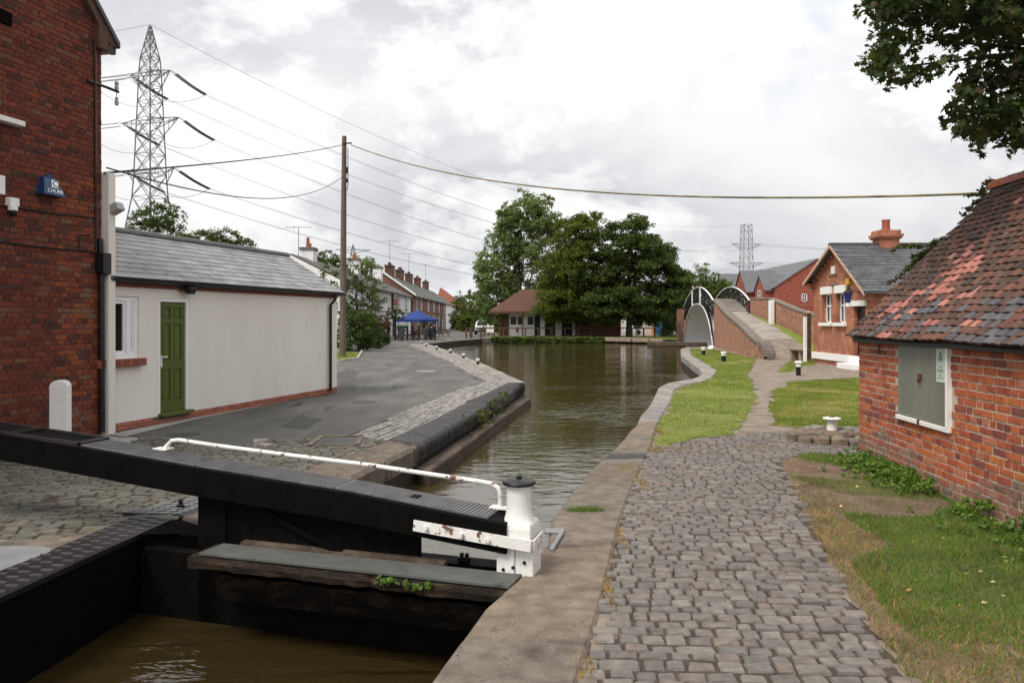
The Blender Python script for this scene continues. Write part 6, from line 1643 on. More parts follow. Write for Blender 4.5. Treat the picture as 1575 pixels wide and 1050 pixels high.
# ================================================================== far bank: brick pavilion, fence, car
pv = thing('tiled_pavilion', 'low brick and white pavilion with a brown tiled hipped roof on the far bank', 'building', (3, 88, 0))
yv = 87.0
def pvx(px, y=yv): return (px - CX) / F * y
xL, xR = pvx(768), pvx(958)
MB().box(((pvx(767) + pvx(783)) / 2, yv + 2.5, 1.35), (pvx(783) - pvx(767), 5, 2.7)).build('brick_wall', MATS['terrace_brick'], pv)
MB().box((pvx(775), yv - .02, 1.1), (.75, .08, 2.1)).build('door', MATS['dark_wood'], pv)
MB().box(((pvx(783) + pvx(885)) / 2, yv + 2.5, 1.35), (pvx(885) - pvx(783), 4.8, 2.7)).build('white_wall', MATS['pub_white'], pv)
MB().box(((pvx(885) + pvx(955)) / 2, yv + 2.5, 1.2), (pvx(955) - pvx(885), 4.9, 2.4)).build('brick_wall', MATS['terrace_brick'], pv)
for px in (789.5, 800.5, 816): 
    w_ = MB().box((pvx(px), yv + .08, 1.75), (.6, .08, .85)).build('window', MATS['dark_wood'], pv); MB().box((pvx(px), yv + .03, 1.78), (.48, .03, .7)).build('pane', MATS['glass_dark'], w_)
for px0, px1 in ((822, 830.5), (838, 854), (864, 880)): MB().box(((pvx(px0) + pvx(px1)) / 2, yv + .08, 1.2), (pvx(px1) - pvx(px0), .1, 2.4)).build('dark_doorway', MATS['iron_black'], pv)
MB().box((pvx(795.5), yv + .05, .75), (.22, .1, .5)).build('notice', MATS['sign_red'], pv)
m_ = MB(); z0 = 2.72; xa, xb = pvx(751, yv - 1), pvx(905, yv - 1)
q = [Vector((xa, yv - 1.4, z0)), Vector((xb, yv - 1.4, z0)), Vector((xb, yv + 6.2, z0)), Vector((xa, yv + 6.2, z0)), Vector((xa + 3.6, yv + 2.4, 5.25)), Vector((xb - 3.6, yv + 2.4, 5.25))]
m_.add(q, [(0, 1, 5, 4), (1, 2, 5), (2, 3, 4, 5), (3, 0, 4), (3, 2, 1, 0)]); m_.build('roof', MATS['hip_tile'], pv)
m_ = MB()
for a, b in ((q[0], q[1]), (q[1], q[2]), (q[0], q[3])): m_.bar(a - UP * .1, b - UP * .1, .12, .26)
m_.build('fascia', MATS['dark_wood'], pv)
for px in (760, 804, 850): MB().box((pvx(px, yv - 1.1), yv - 1.1, 1.3), (.16, .16, 2.65)).build('post', MATS['dark_wood'], pv)
fz = 83.6
fen2 = thing('rail_fence', 'dark wooden post and rail fence along the far bank under the trees', 'fence', (pvx(730, fz), fz, 0))
fx = [pvx(p, fz) for p in (723, 745, 774, 808, 828, 847, 869, 889, 909, 929, 950, 972, 990, 1007)]
for x in fx: MB().box((x, fz, .5), (.14, .14, 1.05)).build('post', MATS['dark_wood'], fen2)
for a, b in zip(fx, fx[1:]): MB().bar((a, fz, .96), (b, fz, .96), .1, .12).build('rail', MATS['dark_wood'], fen2)
hg = thing('height_gate', 'weathered wooden rail barrier at the end of the quay road', 'barrier', P(718, 516, 80) * 1)
a = Vector((pvx(717, 80), 80.0, 0))
for dx in (0, .55, 1.5): MB().box(a + Vector((dx, .0, .48)), (.18, .18, 1.0)).build('post', MATS['dark_wood'], hg)
MB().bar(a + Vector((-.1, 0, 1.02)), a + Vector((3.1, 0, 1.02)), .2, .12).build('rail', MATS['dark_wood'], hg)
hg.location = hg.location
for i, (px, lb) in enumerate(((751, 'white notice board behind the fence, beside the car'), (756.8, 'white notice board behind the fence, nearest the pavilion post'))):
    bb_ = thing('notice_board', lb, 'board', (pvx(px, 85), 85, 0), 'white notice boards'); MB().box((pvx(px, 85), 85, .85), (.35, .06, .75)).build('panel', MATS['white_trim'], bb_); MB().box((pvx(px, 85), 85.06, .5), (.07, .05, 1.0)).build('post', MATS['dark_wood'], bb_)
sgn = thing('bank_sign', 'white sign board on a post under the right hand tree', 'sign', (pvx(978, 84.5), 84.5, 0))
MB().box((pvx(980.5, 84.5), 84.5, 1.15), (.8, .06, .62)).build('panel', MATS['pub_white'], sgn); MB().box((pvx(979, 84.5), 84.58, .45), (.12, .1, .95)).build('post', MATS['pub_white'], sgn)
yv2 = 96
vb_ = thing('blue_skip', 'blue container behind the far trees near the bridge', 'container', ((1013 - CX) / F * yv2, yv2, 0)); MB().box(((1013.5 - CX) / F * yv2, yv2, .75), (.9, 1.6, 1.5)).build('body', MATS['bin_blue'], vb_, bevel=.03)
vb_ = thing('orange_bin', 'small orange bin beside the blue container', 'bin', ((1005 - CX) / F * yv2, yv2, 0)); MB().lathe(((1005 - CX) / F * yv2, yv2, 0), [(.2, 0), (.26, .8), (.28, .9)], 10).build('body', MATS['orange_plastic'], vb_)
vb_ = thing('white_van', 'white van partly hidden behind the trunk of the right hand tree', 'van', ((972 - CX) / F * 98, 98, 0))
c = Vector(((971 - CX) / F * 98, 98, 0)); MB().ext([c + Vector((-1, -.9, .35)), c + Vector((1.2, -.9, .35)), c + Vector((1.2, -.9, 1.1)), c + Vector((.7, -.9, 2.0)), c + Vector((-1, -.9, 2.1))], (0, 1.8, 0)).build('body', MATS['car_white'], vb_, bevel=.06)
MB().box(c + Vector((.3, -.92, 1.5)), (.9, .03, .5)).build('window', MATS['glass_dark'], vb_)
for dx in (-.5, .7): MB().tube([c + Vector((dx, -.95, .33)), c + Vector((dx, -.7, .33))], .33, 14).build('wheel', MATS['tyre'], vb_)
def car(loc, label):
    t = thing('parked_car', label, 'car', loc)
    # nose towards -y
    prof = [(-2.1, .35), (-2.15, .75), (-2.0, .98), (-1.05, 1.08), (-.45, 1.68), (1.7, 1.75), (2.05, 1.1), (2.1, .4)]
    w = .87; m_ = MB(); secs = []
    for sx, k in ((-w, .0), (-w * .96, .0), (w * .96, 0), (w, 0)): pass
    loft(m_, [[loc + Vector((sx * (1 if z < 1.12 else .86), y, z)) for (y, z) in prof] for sx in (-w, w)]); m_.build('body', MATS['car_white'], t, bevel=.06)
    MB().ext([loc + Vector((-.66, -.99, 1.13)), loc + Vector((.66, -.99, 1.13)), loc + Vector((.60, -.50, 1.62)), loc + Vector((-.60, -.50, 1.62))], (0, -.03, .02)).build('windscreen', MATS['glass_dark'], t)
    for sx in (-1, 1):
        MB().ext([loc + Vector((sx * .80, -.8, 1.15)), loc + Vector((sx * .80, 1.7, 1.15)), loc + Vector((sx * .765, 1.5, 1.62)), loc + Vector((sx * .765, -.4, 1.6))], (sx * .02, 0, 0)).build('side_window', MATS['glass_dark'], t)
        MB().box(loc + Vector((sx * .62, -2.13, .8)), (.34, .08, .2)).build('headlight', MATS['white_trim'], t, bevel=.02)
        for y in (-1.3, 1.3):
            m2_ = MB(); c_ = loc + Vector((sx * .72, y, .36)); m2_.tube([c_, c_ + Vector((sx * .2, 0, 0))], .36, 18); wo_ = m2_.build('wheel', MATS['tyre'], t)
            MB().tube([c_ + Vector((sx * .19, 0, 0)), c_ + Vector((sx * .215, 0, 0))], .2, 14).build('rim', MATS['steel_grey'], wo_)
    MB().box(loc + Vector((0, -2.16, .72)), (.8, .05, .18)).build('grille', MATS['iron_black'], t); MB().box(loc + Vector((0, -2.16, .45)), (1.7, .1, .2)).build('bumper', MATS['iron_black'], t, bevel=.03)
car(Vector((pvx(741, 100), 102, 0)), 'white four wheel drive car parked beyond the quay barrier')
lp = thing('street_lamp', 'slim lamp post with a white lantern beyond the quay road', 'lamp', (pvx(734, 110), 110, 0))
MB().tube([(pvx(734, 110), 110, 0), (pvx(734, 110), 110, 3.3)], .05, 6).build('pole', MATS['iron_black'], lp); MB().lathe((pvx(734, 110), 110, 3.3), [(.1, 0), (.22, .4), (.1, .55)], 8).build('lantern', MATS['white_trim'], lp)

# ================================================================== person on the bridge
def person(loc, label, face):
    t = thing('person', label, 'person', loc)
    joints = {'pel': (0, 0, .95), 'waist': (0, 0, 1.1), 'chest': (0, .0, 1.32), 'neck': (0, 0, 1.48), 'neck2': (0, -.02, 1.55), 'lsh': (-.19, 0, 1.42), 'rsh': (.19, 0, 1.42), 'lel': (-.25, -.02, 1.14), 'rel': (.25, -.02, 1.14), 'lwr': (-.22, -.2, 1.0), 'rwr': (.22, -.2, 1.0), 'lhip': (-.1, 0, .9), 'rhip': (.1, 0, .9), 'lkn': (-.11, -.02, .5), 'rkn': (.11, .02, .5), 'lan': (-.11, .02, .09), 'ran': (.11, .04, .09), 'lto': (-.12, -.13, .04), 'rto': (.12, -.11, .04), 'lha': (-.2, -.29, .99), 'rha': (.2, -.29, .99)}
    rad = {'pel': .15, 'waist': .14, 'chest': .16, 'neck': .07, 'neck2': .055, 'lsh': .075, 'rsh': .075, 'lel': .05, 'rel': .05, 'lwr': .035, 'rwr': .035, 'lhip': .1, 'rhip': .1, 'lkn': .065, 'rkn': .065, 'lan': .045, 'ran': .045, 'lto': .035, 'rto': .035, 'lha': .03, 'rha': .03}
    ks = list(joints); ed = [('pel', 'waist'), ('waist', 'chest'), ('chest', 'neck'), ('neck', 'neck2'), ('chest', 'lsh'), ('chest', 'rsh'), ('lsh', 'lel'), ('rsh', 'rel'), ('lel', 'lwr'), ('rel', 'rwr'), ('lwr', 'lha'), ('rwr', 'rha'), ('pel', 'lhip'), ('pel', 'rhip'), ('lhip', 'lkn'), ('rhip', 'rkn'), ('lkn', 'lan'), ('rkn', 'ran'), ('lan', 'lto'), ('ran', 'rto')]
    Rz = Matrix.Rotation(face, 3, 'Z')
    me = bpy.data.meshes.new('body'); me.from_pydata([tuple(Rz @ Vector(joints[k])) for k in ks], [(ks.index(a), ks.index(b)) for a, b in ed], [])
    o = link_mesh('body', me, MATS['jacket_dark'], t)
    o.modifiers.new('skin', 'SKIN')
    for i, k in enumerate(ks): me.skin_vertices[0].data[i].radius = (rad[k], rad[k])
    me.skin_vertices[0].data[0].use_root = True
    o.modifiers.new('sub', 'SUBSURF').levels = 1
    f = lambda p: loc + Rz @ Vector(p)
    # head with nose, ears
    m_ = MB(); vs = []; fs = []; nu, nv_ = 14, 10
    for j in range(nv_ + 1):
        ph = math.pi * j / nv_
        for i in range(nu):
            th = 2 * math.pi * i / nu; x, y, z = .078 * math.sin(ph) * math.cos(th), .095 * math.sin(ph) * math.sin(th), .118 * math.cos(ph)
            if z < 0: x *= 1 + z * 2.2; y *= 1 + z * 1.2
            if y < -.085 and abs(x) < .02 and -.03 < z < .01: y -= .022
            vs.append(f((x, y - .02, z + 1.655)))
    for j in range(nv_):
        for i in range(nu): fs.append((j * nu + i, (j + 1) * nu + i, (j + 1) * nu + (i + 1) % nu, j * nu + (i + 1) % nu))
    m_.add(vs, fs)
    for sx in (-1, 1): m_.box(f((sx * .08, -.01, 1.65)), (.014, .035, .055))
    m_.box(f((0, -.118, 1.64)), (.022, .03, .045)); hd = m_.build('head', MATS['skin'], t, smooth=True)
    for sx in (-1, 1): MB().box(f((sx * .03, -.108, 1.672)), (.018, .008, .01)).build('eye', MATS['iron_black'], hd)
    MB().box(f((0, -.105, 1.595)), (.04, .01, .008)).build('mouth', MATS['rose_flower'], hd)
    m_ = MB(); vs = []; fs = []
    for j in range(6):
        ph = math.pi * .5 * j / 5
        for i in range(nu):
            th = 2 * math.pi * i / nu; vs.append(f((.086 * math.sin(ph) * math.cos(th), .104 * math.sin(ph) * math.sin(th) + .0, .122 * math.cos(ph) + 1.668 + (-.05 if (j == 5 and math.sin(th) > .1) else 0))))
    for j in range(5):
        for i in range(nu): fs.append((j * nu + i, (j + 1) * nu + i, (j + 1) * nu + (i + 1) % nu, j * nu + (i + 1) % nu))
    m_.add(vs, fs); m_.build('hair', MATS['hair_grey'], t, smooth=True)
tq = .80
person(BL0 + bx * BLn * tq + by * .35 + UP * deckz(tq), 'person in a dark jacket with grey hair crossing the far side of the bridge', .3)

# ================================================================== telegraph pole and wires
pb_ = G(527, 548)
pole = thing('telegraph_pole', 'tall weathered wooden telegraph pole on the small lawn', 'pole', pb_)
ptp = P(529.5, 211, pb_.y); PH = ptp.z
MB().tube([pb_ - UP * .2, lerp(pb_, ptp, .5), ptp], [.16, .145, .11], 14).build('shaft', MATS['pole_wood'], pole, smooth=True)
MB().lathe(ptp - UP * .0, [(.115, 0), (.09, .05), (.01, .07)], 10).build('cap', MATS['iron_black'], pole)
m_ = MB(); at_ = P(531, 222, pb_.y)
m_.bar(at_ + Vector((-.1, -.13, 0)), at_ + Vector((.35, -.13, .03)), .06).tube([at_ + Vector((.16, -.15, -.2)), at_ + Vector((.17, -.15, -2.0)), at_ + Vector((.12, -.17, -2.3))], .02, 5).box(at_ + Vector((.13, -.16, -1.3)), (.1, .08, .3)).box(at_ + Vector((.13, -.16, -1.8)), (.1, .08, .2))
m_.build('fittings', MATS['iron_black'], pole)
def sagwire(a, b, sag, r, n_=24, name='wire', m=None, parent=None, label=None, cat='wire'):
    pts = []
    for i in range(n_ + 1):
        t = i / n_; p = lerp(Vector(a), Vector(b), t); p.z -= sag * 4 * t * (1 - t); pts.append(p)
    o = MB().tube(pts, r, 5).build(name, m, parent)
    if parent is None: tag(o, label, cat)
    return o
lft = P(168, 255, 12.6)
sagwire(P(531, 222, pb_.y), P(160, 266, 12.2), .12, .016, name='overhead_wire', m=MATS['cable'], label='black overhead wire from the pole top to the brick building')
sagwire(P(528, 271, pb_.y), P(164, 258, 12.2), .75, .013, name='overhead_wire', m=MATS['cable'], label='sagging lower wire from the pole to the brick building')
rgt = P(1620, 293, 13.0)
sagwire(P(540, 223, pb_.y), rgt, .95, .024, 40, name='overhead_cable', m=MATS['yellow_cable'], label='thick yellowish overhead cable running right from the pole top')

# ================================================================== pylons
def pylon(loc, H, w0, w1, arms, label, bar=.14, rot=0.0, spire=True):
    t = thing('electricity_pylon', label, 'pylon', loc, 'lattice pylons')
    Rz = Matrix.Rotation(rot, 3, 'Z'); f = lambda x, y, z: Vector(loc) + Rz @ Vector((x, y, z))
    hts = [0.0]; k = 0
    def wd_(z):
        u = z / H
        if not spire: return lerp(w0, w1, min(1, u / .55)) if u < .55 else lerp(w1, w1 * .8, (u - .55) / .45)
        if u < .45: return lerp(w0, w1, (u / .45) ** .85)
        if u < .88: return lerp(w1, w1 * .62, (u - .45) / .43)
        return lerp(w1 * .62, .12, (u - .88) / .12)
    z = 0.0; levels = [0.0]
    while z < H * .985:
        z += max(wd_(z) * .95, H * .022); levels.append(min(z, H * .995))
    m_ = MB()
    for a, b in zip(levels, levels[1:]):
        wa, wb_ = wd_(a) / 2, wd_(b) / 2
        ca = [f(sx * wa, sy * wa, a) for (sx, sy) in ((-1, -1), (1, -1), (1, 1), (-1, 1))]; cb2 = [f(sx * wb_, sy * wb_, b) for (sx, sy) in ((-1, -1), (1, -1), (1, 1), (-1, 1))]
        for i in range(4):
            m_.bar(ca[i], cb2[i], bar * 1.4); j = (i + 1) % 4
            m_.bar(ca[i], cb2[j], bar * .75).bar(ca[j], cb2[i], bar * .75).bar(cb2[i], cb2[j], bar * .75)
    m_.build('tower', MATS['steel_tower'], t)
    tips = []
    for (z, L_) in arms:
        m_ = MB(); wa = wd_(z) / 2
        for sx in (-1, 1):
            tip = f(sx * L_, 0, z)
            for sy in (-1, 1):
                m_.bar(f(sx * wa, sy * wa, z), tip, bar).bar(f(sx * wa, sy * wa, z - H * .045), tip, bar)
                for q in (.33, .66): m_.bar(lerp(f(sx * wa, sy * wa, z), tip, q), lerp(f(sx * wa, sy * wa, z - H * .045), tip, q), bar * .6)
            tips.append(tip)
        m_.build('cross_arm', MATS['steel_tower'], t)
    return t, tips, f
PYD = 133.0
pl1 = P(231, 493, PYD); pl1.z = 0
HH = P(231, 38, PYD).z
zarm = [P(231, y, PYD).z for y in (107, 180, 256)]
big_, tips, _f = pylon(pl1, HH, 11.0, 3.7, [(zarm[0] - .6, 4.2), (zarm[1] - .6, 6.0), (zarm[2] - .6, 5.0)], 'huge lattice electricity pylon above the annexe roof', .11, rot=-.35)
far_p = P(1148, 493, 330); far_p.z = 0
Hf = P(1148, 345, 330).z
zf_ = [P(1148, y, 330).z for y in (375, 404)]
sml, ftips, _ = pylon(far_p, Hf, 8, 4.2, [(zf_[0], 6.5), (zf_[1], 7.5)], 'distant lattice pylon rising behind the modern houses', .12, rot=.15, spire=False)
p3 = P(543, 493, 420); p3.z = 0
pylon(p3, P(543, 376, 420).z, 7, 4, [(P(543, 384, 420).z, 9)], 'small distant pylon right of the wooden pole', .22, rot=.2)
p4 = P(617, 493, 520); p4.z = 0
pylon(p4, P(617, 410, 520).z, 8, 4, [(P(617, 420, 520).z, 6)], 'tiny distant pylon behind the terrace chimneys', .24, rot=.2)
# conductors: twin cables from each arm towards the distant pylon, strings of insulators at both sides
order = [0, 1, 2, 3, 4, 5]
for i, tip in enumerate(tips):
    d = (Vector((far_p.x, far_p.y, 0)) - Vector((tip.x, tip.y, 0))).normalized()
    tgt = ftips[min(len(ftips) - 1, (0, 1, 2, 3, 2, 3)[i])] + UP * (-1.0 - (i // 2) * 1.5)
    sd = 6.4; a = tip + d * 1.0 - UP * .4; b = tip + d * sd - UP * 2.6
    for k in (-.28, .28):
        sv = Vector((-d.y, d.x, 0)) * k
        MB().tube([tip, a + sv], .04, 4).tube([a + sv, lerp(a, b, .25) + sv - UP * .12, lerp(a, b, .5) + sv - UP * .17, lerp(a, b, .75) + sv - UP * .12, b + sv], .12, 6).build('insulator_string', MATS['insulator_dark'], big_)
        sagwire(b + sv, tgt + sv, 11.0, .028, 30, 'conductor', MATS['wire'], big_)
    # other side, towards the left behind the brick building
    d2 = Vector((-1, .10, 0)).normalized(); a2 = tip + d2 * .8 - UP * .2; b2 = tip + d2 * 7.5 - UP * .7
    for k in (-.3, .3):
        MB().tube([tip, a2 + UP * k], .04, 4).tube([a2 + UP * k, b2 + UP * k], .11, 6).build('insulator_string', MATS['insulator_pale'], big_)
        sagwire(b2 + UP * k, b2 + d2 * 90 + UP * 6, 4, .035, 10, 'conductor', MATS['wire'], big_)
    # jumper loop under the arm
    sagwire(b, b2, 2.6, .04, 14, 'jumper', MATS['wire'], big_)
sagwire(Vector((pl1.x, pl1.y, HH)), Vector((far_p.x, far_p.y, Hf)), 12, .035, 40, 'earth_wire', MATS['wire'], big_)
sagwire(Vector((pl1.x, pl1.y, HH)), Vector((pl1.x - 60, pl1.y + 10, HH + 4)), 3, .035, 10, 'earth_wire', MATS['wire'], big_)
for k in range(4):
    sagwire(ftips[k], ftips[k] + Vector((160, -60, 2)), 6, .06, 14, 'conductor', MATS['wire'], sml)

# ================================================================== foliage
def leafmat(name, cols, trans=.28, scale=.9, rough=.6, mul=((.65, .68, .6), (1, 1, 1), (1.4, 1.3, 1.2))):
    return mat(name, list(mul), scale, rough, 0, rnd=cols, trans=trans, spec=.25)
leafmat('leaf_dark', [(0.045, 0.072, 0.018), (0.058, 0.088, 0.02), (0.078, 0.11, 0.028), (0.05, 0.076, 0.022), (0.1, 0.13, 0.04)], trans=.34)
leafmat('leaf_mid', [(0.075, 0.10, 0.018), (0.095, 0.125, 0.022), (0.125, 0.15, 0.03), (0.08, 0.105, 0.022)], trans=.34)
leafmat('leaf_poplar', [(0.12, 0.165, 0.06), (0.15, 0.2, 0.078), (0.19, 0.235, 0.105), (0.13, 0.18, 0.055), (0.24, 0.27, 0.15)], trans=.38)
leafmat('leaf_light', [(0.09, 0.13, 0.03), (0.12, 0.16, 0.04), (0.075, 0.115, 0.025)])
leafmat('leaf_olive', [(0.06, 0.08, 0.02), (0.085, 0.10, 0.025), (0.11, 0.12, 0.03), (0.05, 0.07, 0.02)])
leafmat('leaf_red', [(0.10, 0.035, 0.025), (0.07, 0.04, 0.025), (0.13, 0.045, 0.03), (0.06, 0.06, 0.02)])
leafmat('leaf_hedge', [(0.035, 0.065, 0.015), (0.06, 0.1, 0.02), (0.028, 0.05, 0.012)])
leafmat('leaf_sycamore', [(0.028, 0.045, 0.012), (0.022, 0.037, 0.01), (0.045, 0.07, 0.016), (0.03, 0.045, 0.016), (0.055, 0.08, 0.02), (0.022, 0.037, 0.012), (0.035, 0.055, 0.014), (0.05, 0.035, 0.014)], trans=.3)
leafmat('leaf_creeper', [(0.06, 0.085, 0.022), (0.09, 0.11, 0.03), (0.045, 0.07, 0.02), (0.12, 0.09, 0.03)])
leafmat('leaf_weed', [(0.09, 0.17, 0.022), (0.12, 0.21, 0.03), (0.065, 0.13, 0.02), (0.14, 0.21, 0.04)], scale=3)
GMUL = ((.8, .66, .5), (1, 1, 1), (1.45, 1.22, 1.2))
leafmat('grass_green', [(0.135, 0.18, 0.026), (0.17, 0.215, 0.032), (0.2, 0.24, 0.042), (0.11, 0.155, 0.026), (0.24, 0.25, 0.08)], scale=1.4, rough=.7, mul=GMUL)
leafmat('grass_dark', [(0.075, 0.15, 0.02), (0.1, 0.185, 0.026), (0.125, 0.21, 0.034), (0.17, 0.2, 0.045)], scale=2.0, rough=.7)
leafmat('grass_dry', [(0.42, 0.26, 0.11), (0.36, 0.2, 0.075), (0.28, 0.145, 0.055), (0.5, 0.36, 0.18), (0.2, 0.16, 0.05)], scale=2.2, rough=.8)
mat('bark', [(0.05, 0.036, 0.025), (0.09, 0.068, 0.05)], 9, .9, .02, 20, stretch=(2, 2, .4))
mat('litter', [(0.36, 0.30, 0.14), (0.5, 0.42, 0.25)], 30, .8, 0, rnd=[(1, 1, 1), (.9, .5, .3), (1.1, 1.1, 1.0), (.8, .6, .4)])

def leaves(centers, radii, per, size, aspect=.62, droop=.25, r=None, shape='leaf', gravity=0.0):
    """leaf faces scattered in clumps: each leaf is a folded diamond of two triangles (or a lobed fan)"""
    r = r or rng
    n = len(centers); C = np.repeat(np.asarray(centers), per, axis=0); Rr = np.repeat(np.asarray(radii), per)
    m = len(C)
    dirs = r.normal(size=(m, 3)); dirs /= np.linalg.norm(dirs, axis=1)[:, None]
    rad = Rr * r.random(m) ** .5
    pos = C + dirs * rad[:, None] * np.array([1, 1, .7])
    pos[:, 2] -= gravity * r.random(m)
    ax = r.normal(size=(m, 3)); ax[:, 2] = ax[:, 2] * .6 - droop; ax /= np.linalg.norm(ax, axis=1)[:, None]
    up = r.normal(size=(m, 3)) * .75 + np.array([0, 0, 1.0]); sd = np.cross(ax, up); sd /= np.linalg.norm(sd, axis=1)[:, None] + 1e-9
    nm = np.cross(sd, ax)
    s = size * (0.6 + .8 * r.random(m))
    if shape == 'leaf':
        tmpl = np.array([(0, -.5, 0), (aspect / 2, 0, .08), (0, .5, 0), (-aspect / 2, 0, .08)])
        fc = np.array([(0, 1, 2), (0, 2, 3)])
    else:   # five lobed sycamore leaf
        pts = [(0, -.5)]
        for a, q in ((-62, .36), (-34, .24), (-8, .50), (16, .27), (40, .54), (64, .30), (90, .60)):
            pts.append((q * math.cos(math.radians(a)), q * math.sin(math.radians(a)) - .05))
        left = [(-x, y) for (x, y) in pts[1:-1]][::-1]
        ring = pts[1:] + left
        tmpl = np.array([(0, -.12, .0)] + [(x, y, .10 * abs(x)) for (x, y) in ring]); k = len(ring)
        fc = np.array([(0, 1 + i, 1 + (i + 1) % k) for i in range(k)])
    V = pos[:, None, :] + (tmpl[None, :, 0:1] * sd[:, None, :] + tmpl[None, :, 1:2] * ax[:, None, :] + tmpl[None, :, 2:3] * nm[:, None, :]) * s[:, None, None]
    k = len(tmpl)
    Fa = fc[None] + (np.arange(m) * k)[:, None, None]
    return V.reshape(-1, 3), Fa.reshape(-1, 3)
def clump_points(ells, n, seed, shell=.55):
    r = np.random.default_rng(seed); out = []
    vol = np.array([e[1][0] * e[1][1] * e[1][2] for e in ells]) ** .8; cnt = np.maximum(1, (n * vol / vol.sum()).astype(int))
    for (c, rad), k in zip(ells, cnt):
        d = r.normal(size=(k, 3)); d /= np.linalg.norm(d, axis=1)[:, None]
        q = shell + (1 - shell) * r.random(k) ** .6
        q *= (1 + .10 * np.sin(d[:, 0] * 7 + c[0]) * np.sin(d[:, 2] * 8 + 1.3))
        out.append(np.array(c) + d * q[:, None] * np.array(rad))
    return np.vstack(out)
def boughs(ells, nb, per, size, seed, shell=.72):
    """clumps gathered on the upper and outer sides of many boughs, so that light and dark masses form"""
    r = np.random.default_rng(seed); B = clump_points(ells, nb, seed + 5, shell)
    k = len(B); s = r.uniform(.7, 1.3, k)
    C = np.repeat(B, per, axis=0); S = np.repeat(s, per)
    d = r.normal(size=(len(C), 3)); d[:, 2] = np.abs(d[:, 2]) * 1.0 - .25; d /= np.linalg.norm(d, axis=1)[:, None]
    return C + d * (S * r.uniform(.55, 1.0, len(C)))[:, None] * np.array(size)
def tree(name, label, base, ells, nclump, per, clr, leaf, m, seed, trunk=.25, cat='tree', limbs=12, trunk_h=None, droop=.25, group=None, zmin=None, aspect=.62, bough=None):
    """ells: list of (centre offset from base, radii)"""
    base = Vector(base); t = thing(name, label, cat, base, group)
    e2 = [((base.x + c[0], base.y + c[1], base.z + c[2]), rad) for (c, rad) in ells]
    if bough: C = np.vstack([boughs(e2, bough[0], bough[1], bough[2], seed), clump_points(e2, nclump, seed, .35)])
    else: C = clump_points(e2, nclump, seed)
    r = np.random.default_rng(seed + 1)
    if zmin is not None: C = C[C[:, 2] > base.z + zmin]
    V, Fa = leaves(C, clr * (.6 + .7 * r.random(len(C))), per, leaf, aspect=aspect, droop=droop, r=r)
    fast('crown', V, Fa, m, t)
    rr = random.Random(seed); top = max(c[2] + rad[2] * .55 for (c, rad) in ells)
    mb = MB(); pts = [base + Vector((rr.uniform(-.05, .05) * i, rr.uniform(-.05, .05) * i, top * i / 6)) for i in range(7)]
    pts[0] = base - UP * .2
    mb.tube(pts, [trunk * (1.25 if i == 0 else 1 - .14 * i) for i in range(7)], 9)
    for i in range(limbs):
        c = Vector(C[rr.randrange(len(C))]); a = pts[rr.randrange(1, 6)]
        mid = lerp(a, c, .5) + UP * .15 * (c - a).length * rr.random()
        mb.tube([a, mid, c], [trunk * .4, trunk * .22, trunk * .06], 5, caps=False)
    mb.build('trunk', MATS['bark'], t, smooth=True)
    return t
# the poplar and the two dark trees on the far bank
yp = 98
def X(px, y): return (px - CX) / F * y
def Z(py, y): return EYE - (py - HY) * y / F
pe = []
for (px, py, rx, rz) in ((797, 400, 2.6, 7.6), (775, 410, 2.4, 5.4), (822, 395, 2.6, 6.6), (758, 440, 2.0, 4.2), (845, 400, 2.2, 5.6), (806, 345, 1.6, 3.2), (835, 350, 1.3, 2.8), (770, 470, 2.8, 3.4), (851, 350, .9, 1.8), (780, 365, 1.4, 3.2), (748, 465, 1.2, 2.4)):
    pe.append(((X(px, yp) - X(800, yp), 0, Z(py, yp)), (rx, 2.6, rz)))
tree('poplar_tree', 'tall pale green poplar behind the pavilion on the far bank', (X(800, yp), yp, 0), pe, 420, 26, .5, .27, MATS['leaf_poplar'], 31, .24, limbs=30, droop=-.3, bough=(130, 14, (.75, .75, 1.7)))
yd = 84.5
de = []
for (px, py, rx, rz) in ((885, 425, 4.4, 4.6), (878, 375, 2.8, 2.6), (850, 455, 2.6, 2.7), (905, 460, 3.6, 3.0), (868, 420, 3.2, 3.4), (890, 355, 1.6, 1.5), (838, 470, 1.5, 1.7), (870, 480, 2.4, 1.4)):
    de.append(((X(px, yd) - X(884, yd), 0, Z(py, yd)), (rx, 3.6, rz)))
tree('broadleaf_tree', 'dense dark green tree on the far bank, left of the two round ones', (X(893, yd), yd, 0), de, 500, 34, .5, .23, MATS['leaf_mid'], 41, .3, limbs=16, zmin=1.2, bough=(120, 17, (1.25, 1.25, .7)))
ye = 82.5
de = []
for (px, py, rx, rz) in ((975, 425, 4.6, 4.6), (965, 378, 3.0, 2.6), (1010, 445, 3.2, 3.2), (935, 450, 2.8, 3.0), (975, 465, 4.8, 2.4), (962, 355, 1.5, 1.3), (1035, 465, 1.7, 2.0), (1000, 395, 2.4, 2.4), (925, 480, 2.0, 1.2)):
    de.append(((X(px, ye) - X(968, ye), 0, Z(py, ye)), (rx, 3.8, rz)))
tree('broadleaf_tree', 'dense very dark tree on the far bank beside the bridge', (X(968, ye), ye, 0), de, 500, 34, .5, .23, MATS['leaf_dark'], 43, .32, limbs=16, zmin=1.3, bough=(135, 17, (1.25, 1.25, .7)))
def simple_tree(name, label, px, y, blobs, n, per, clr, leaf, m, seed, trunk=.2, cat='tree', **kw):
    e = [((X(bx_, y) - X(px, y), dy, Z(by_, y)), (rx, rx * .9, rz)) for (bx_, by_, rx, rz, dy) in blobs]
    return tree(name, label, (X(px, y), y, 0), e, n, per, clr, leaf, m, seed, trunk, cat, **kw)
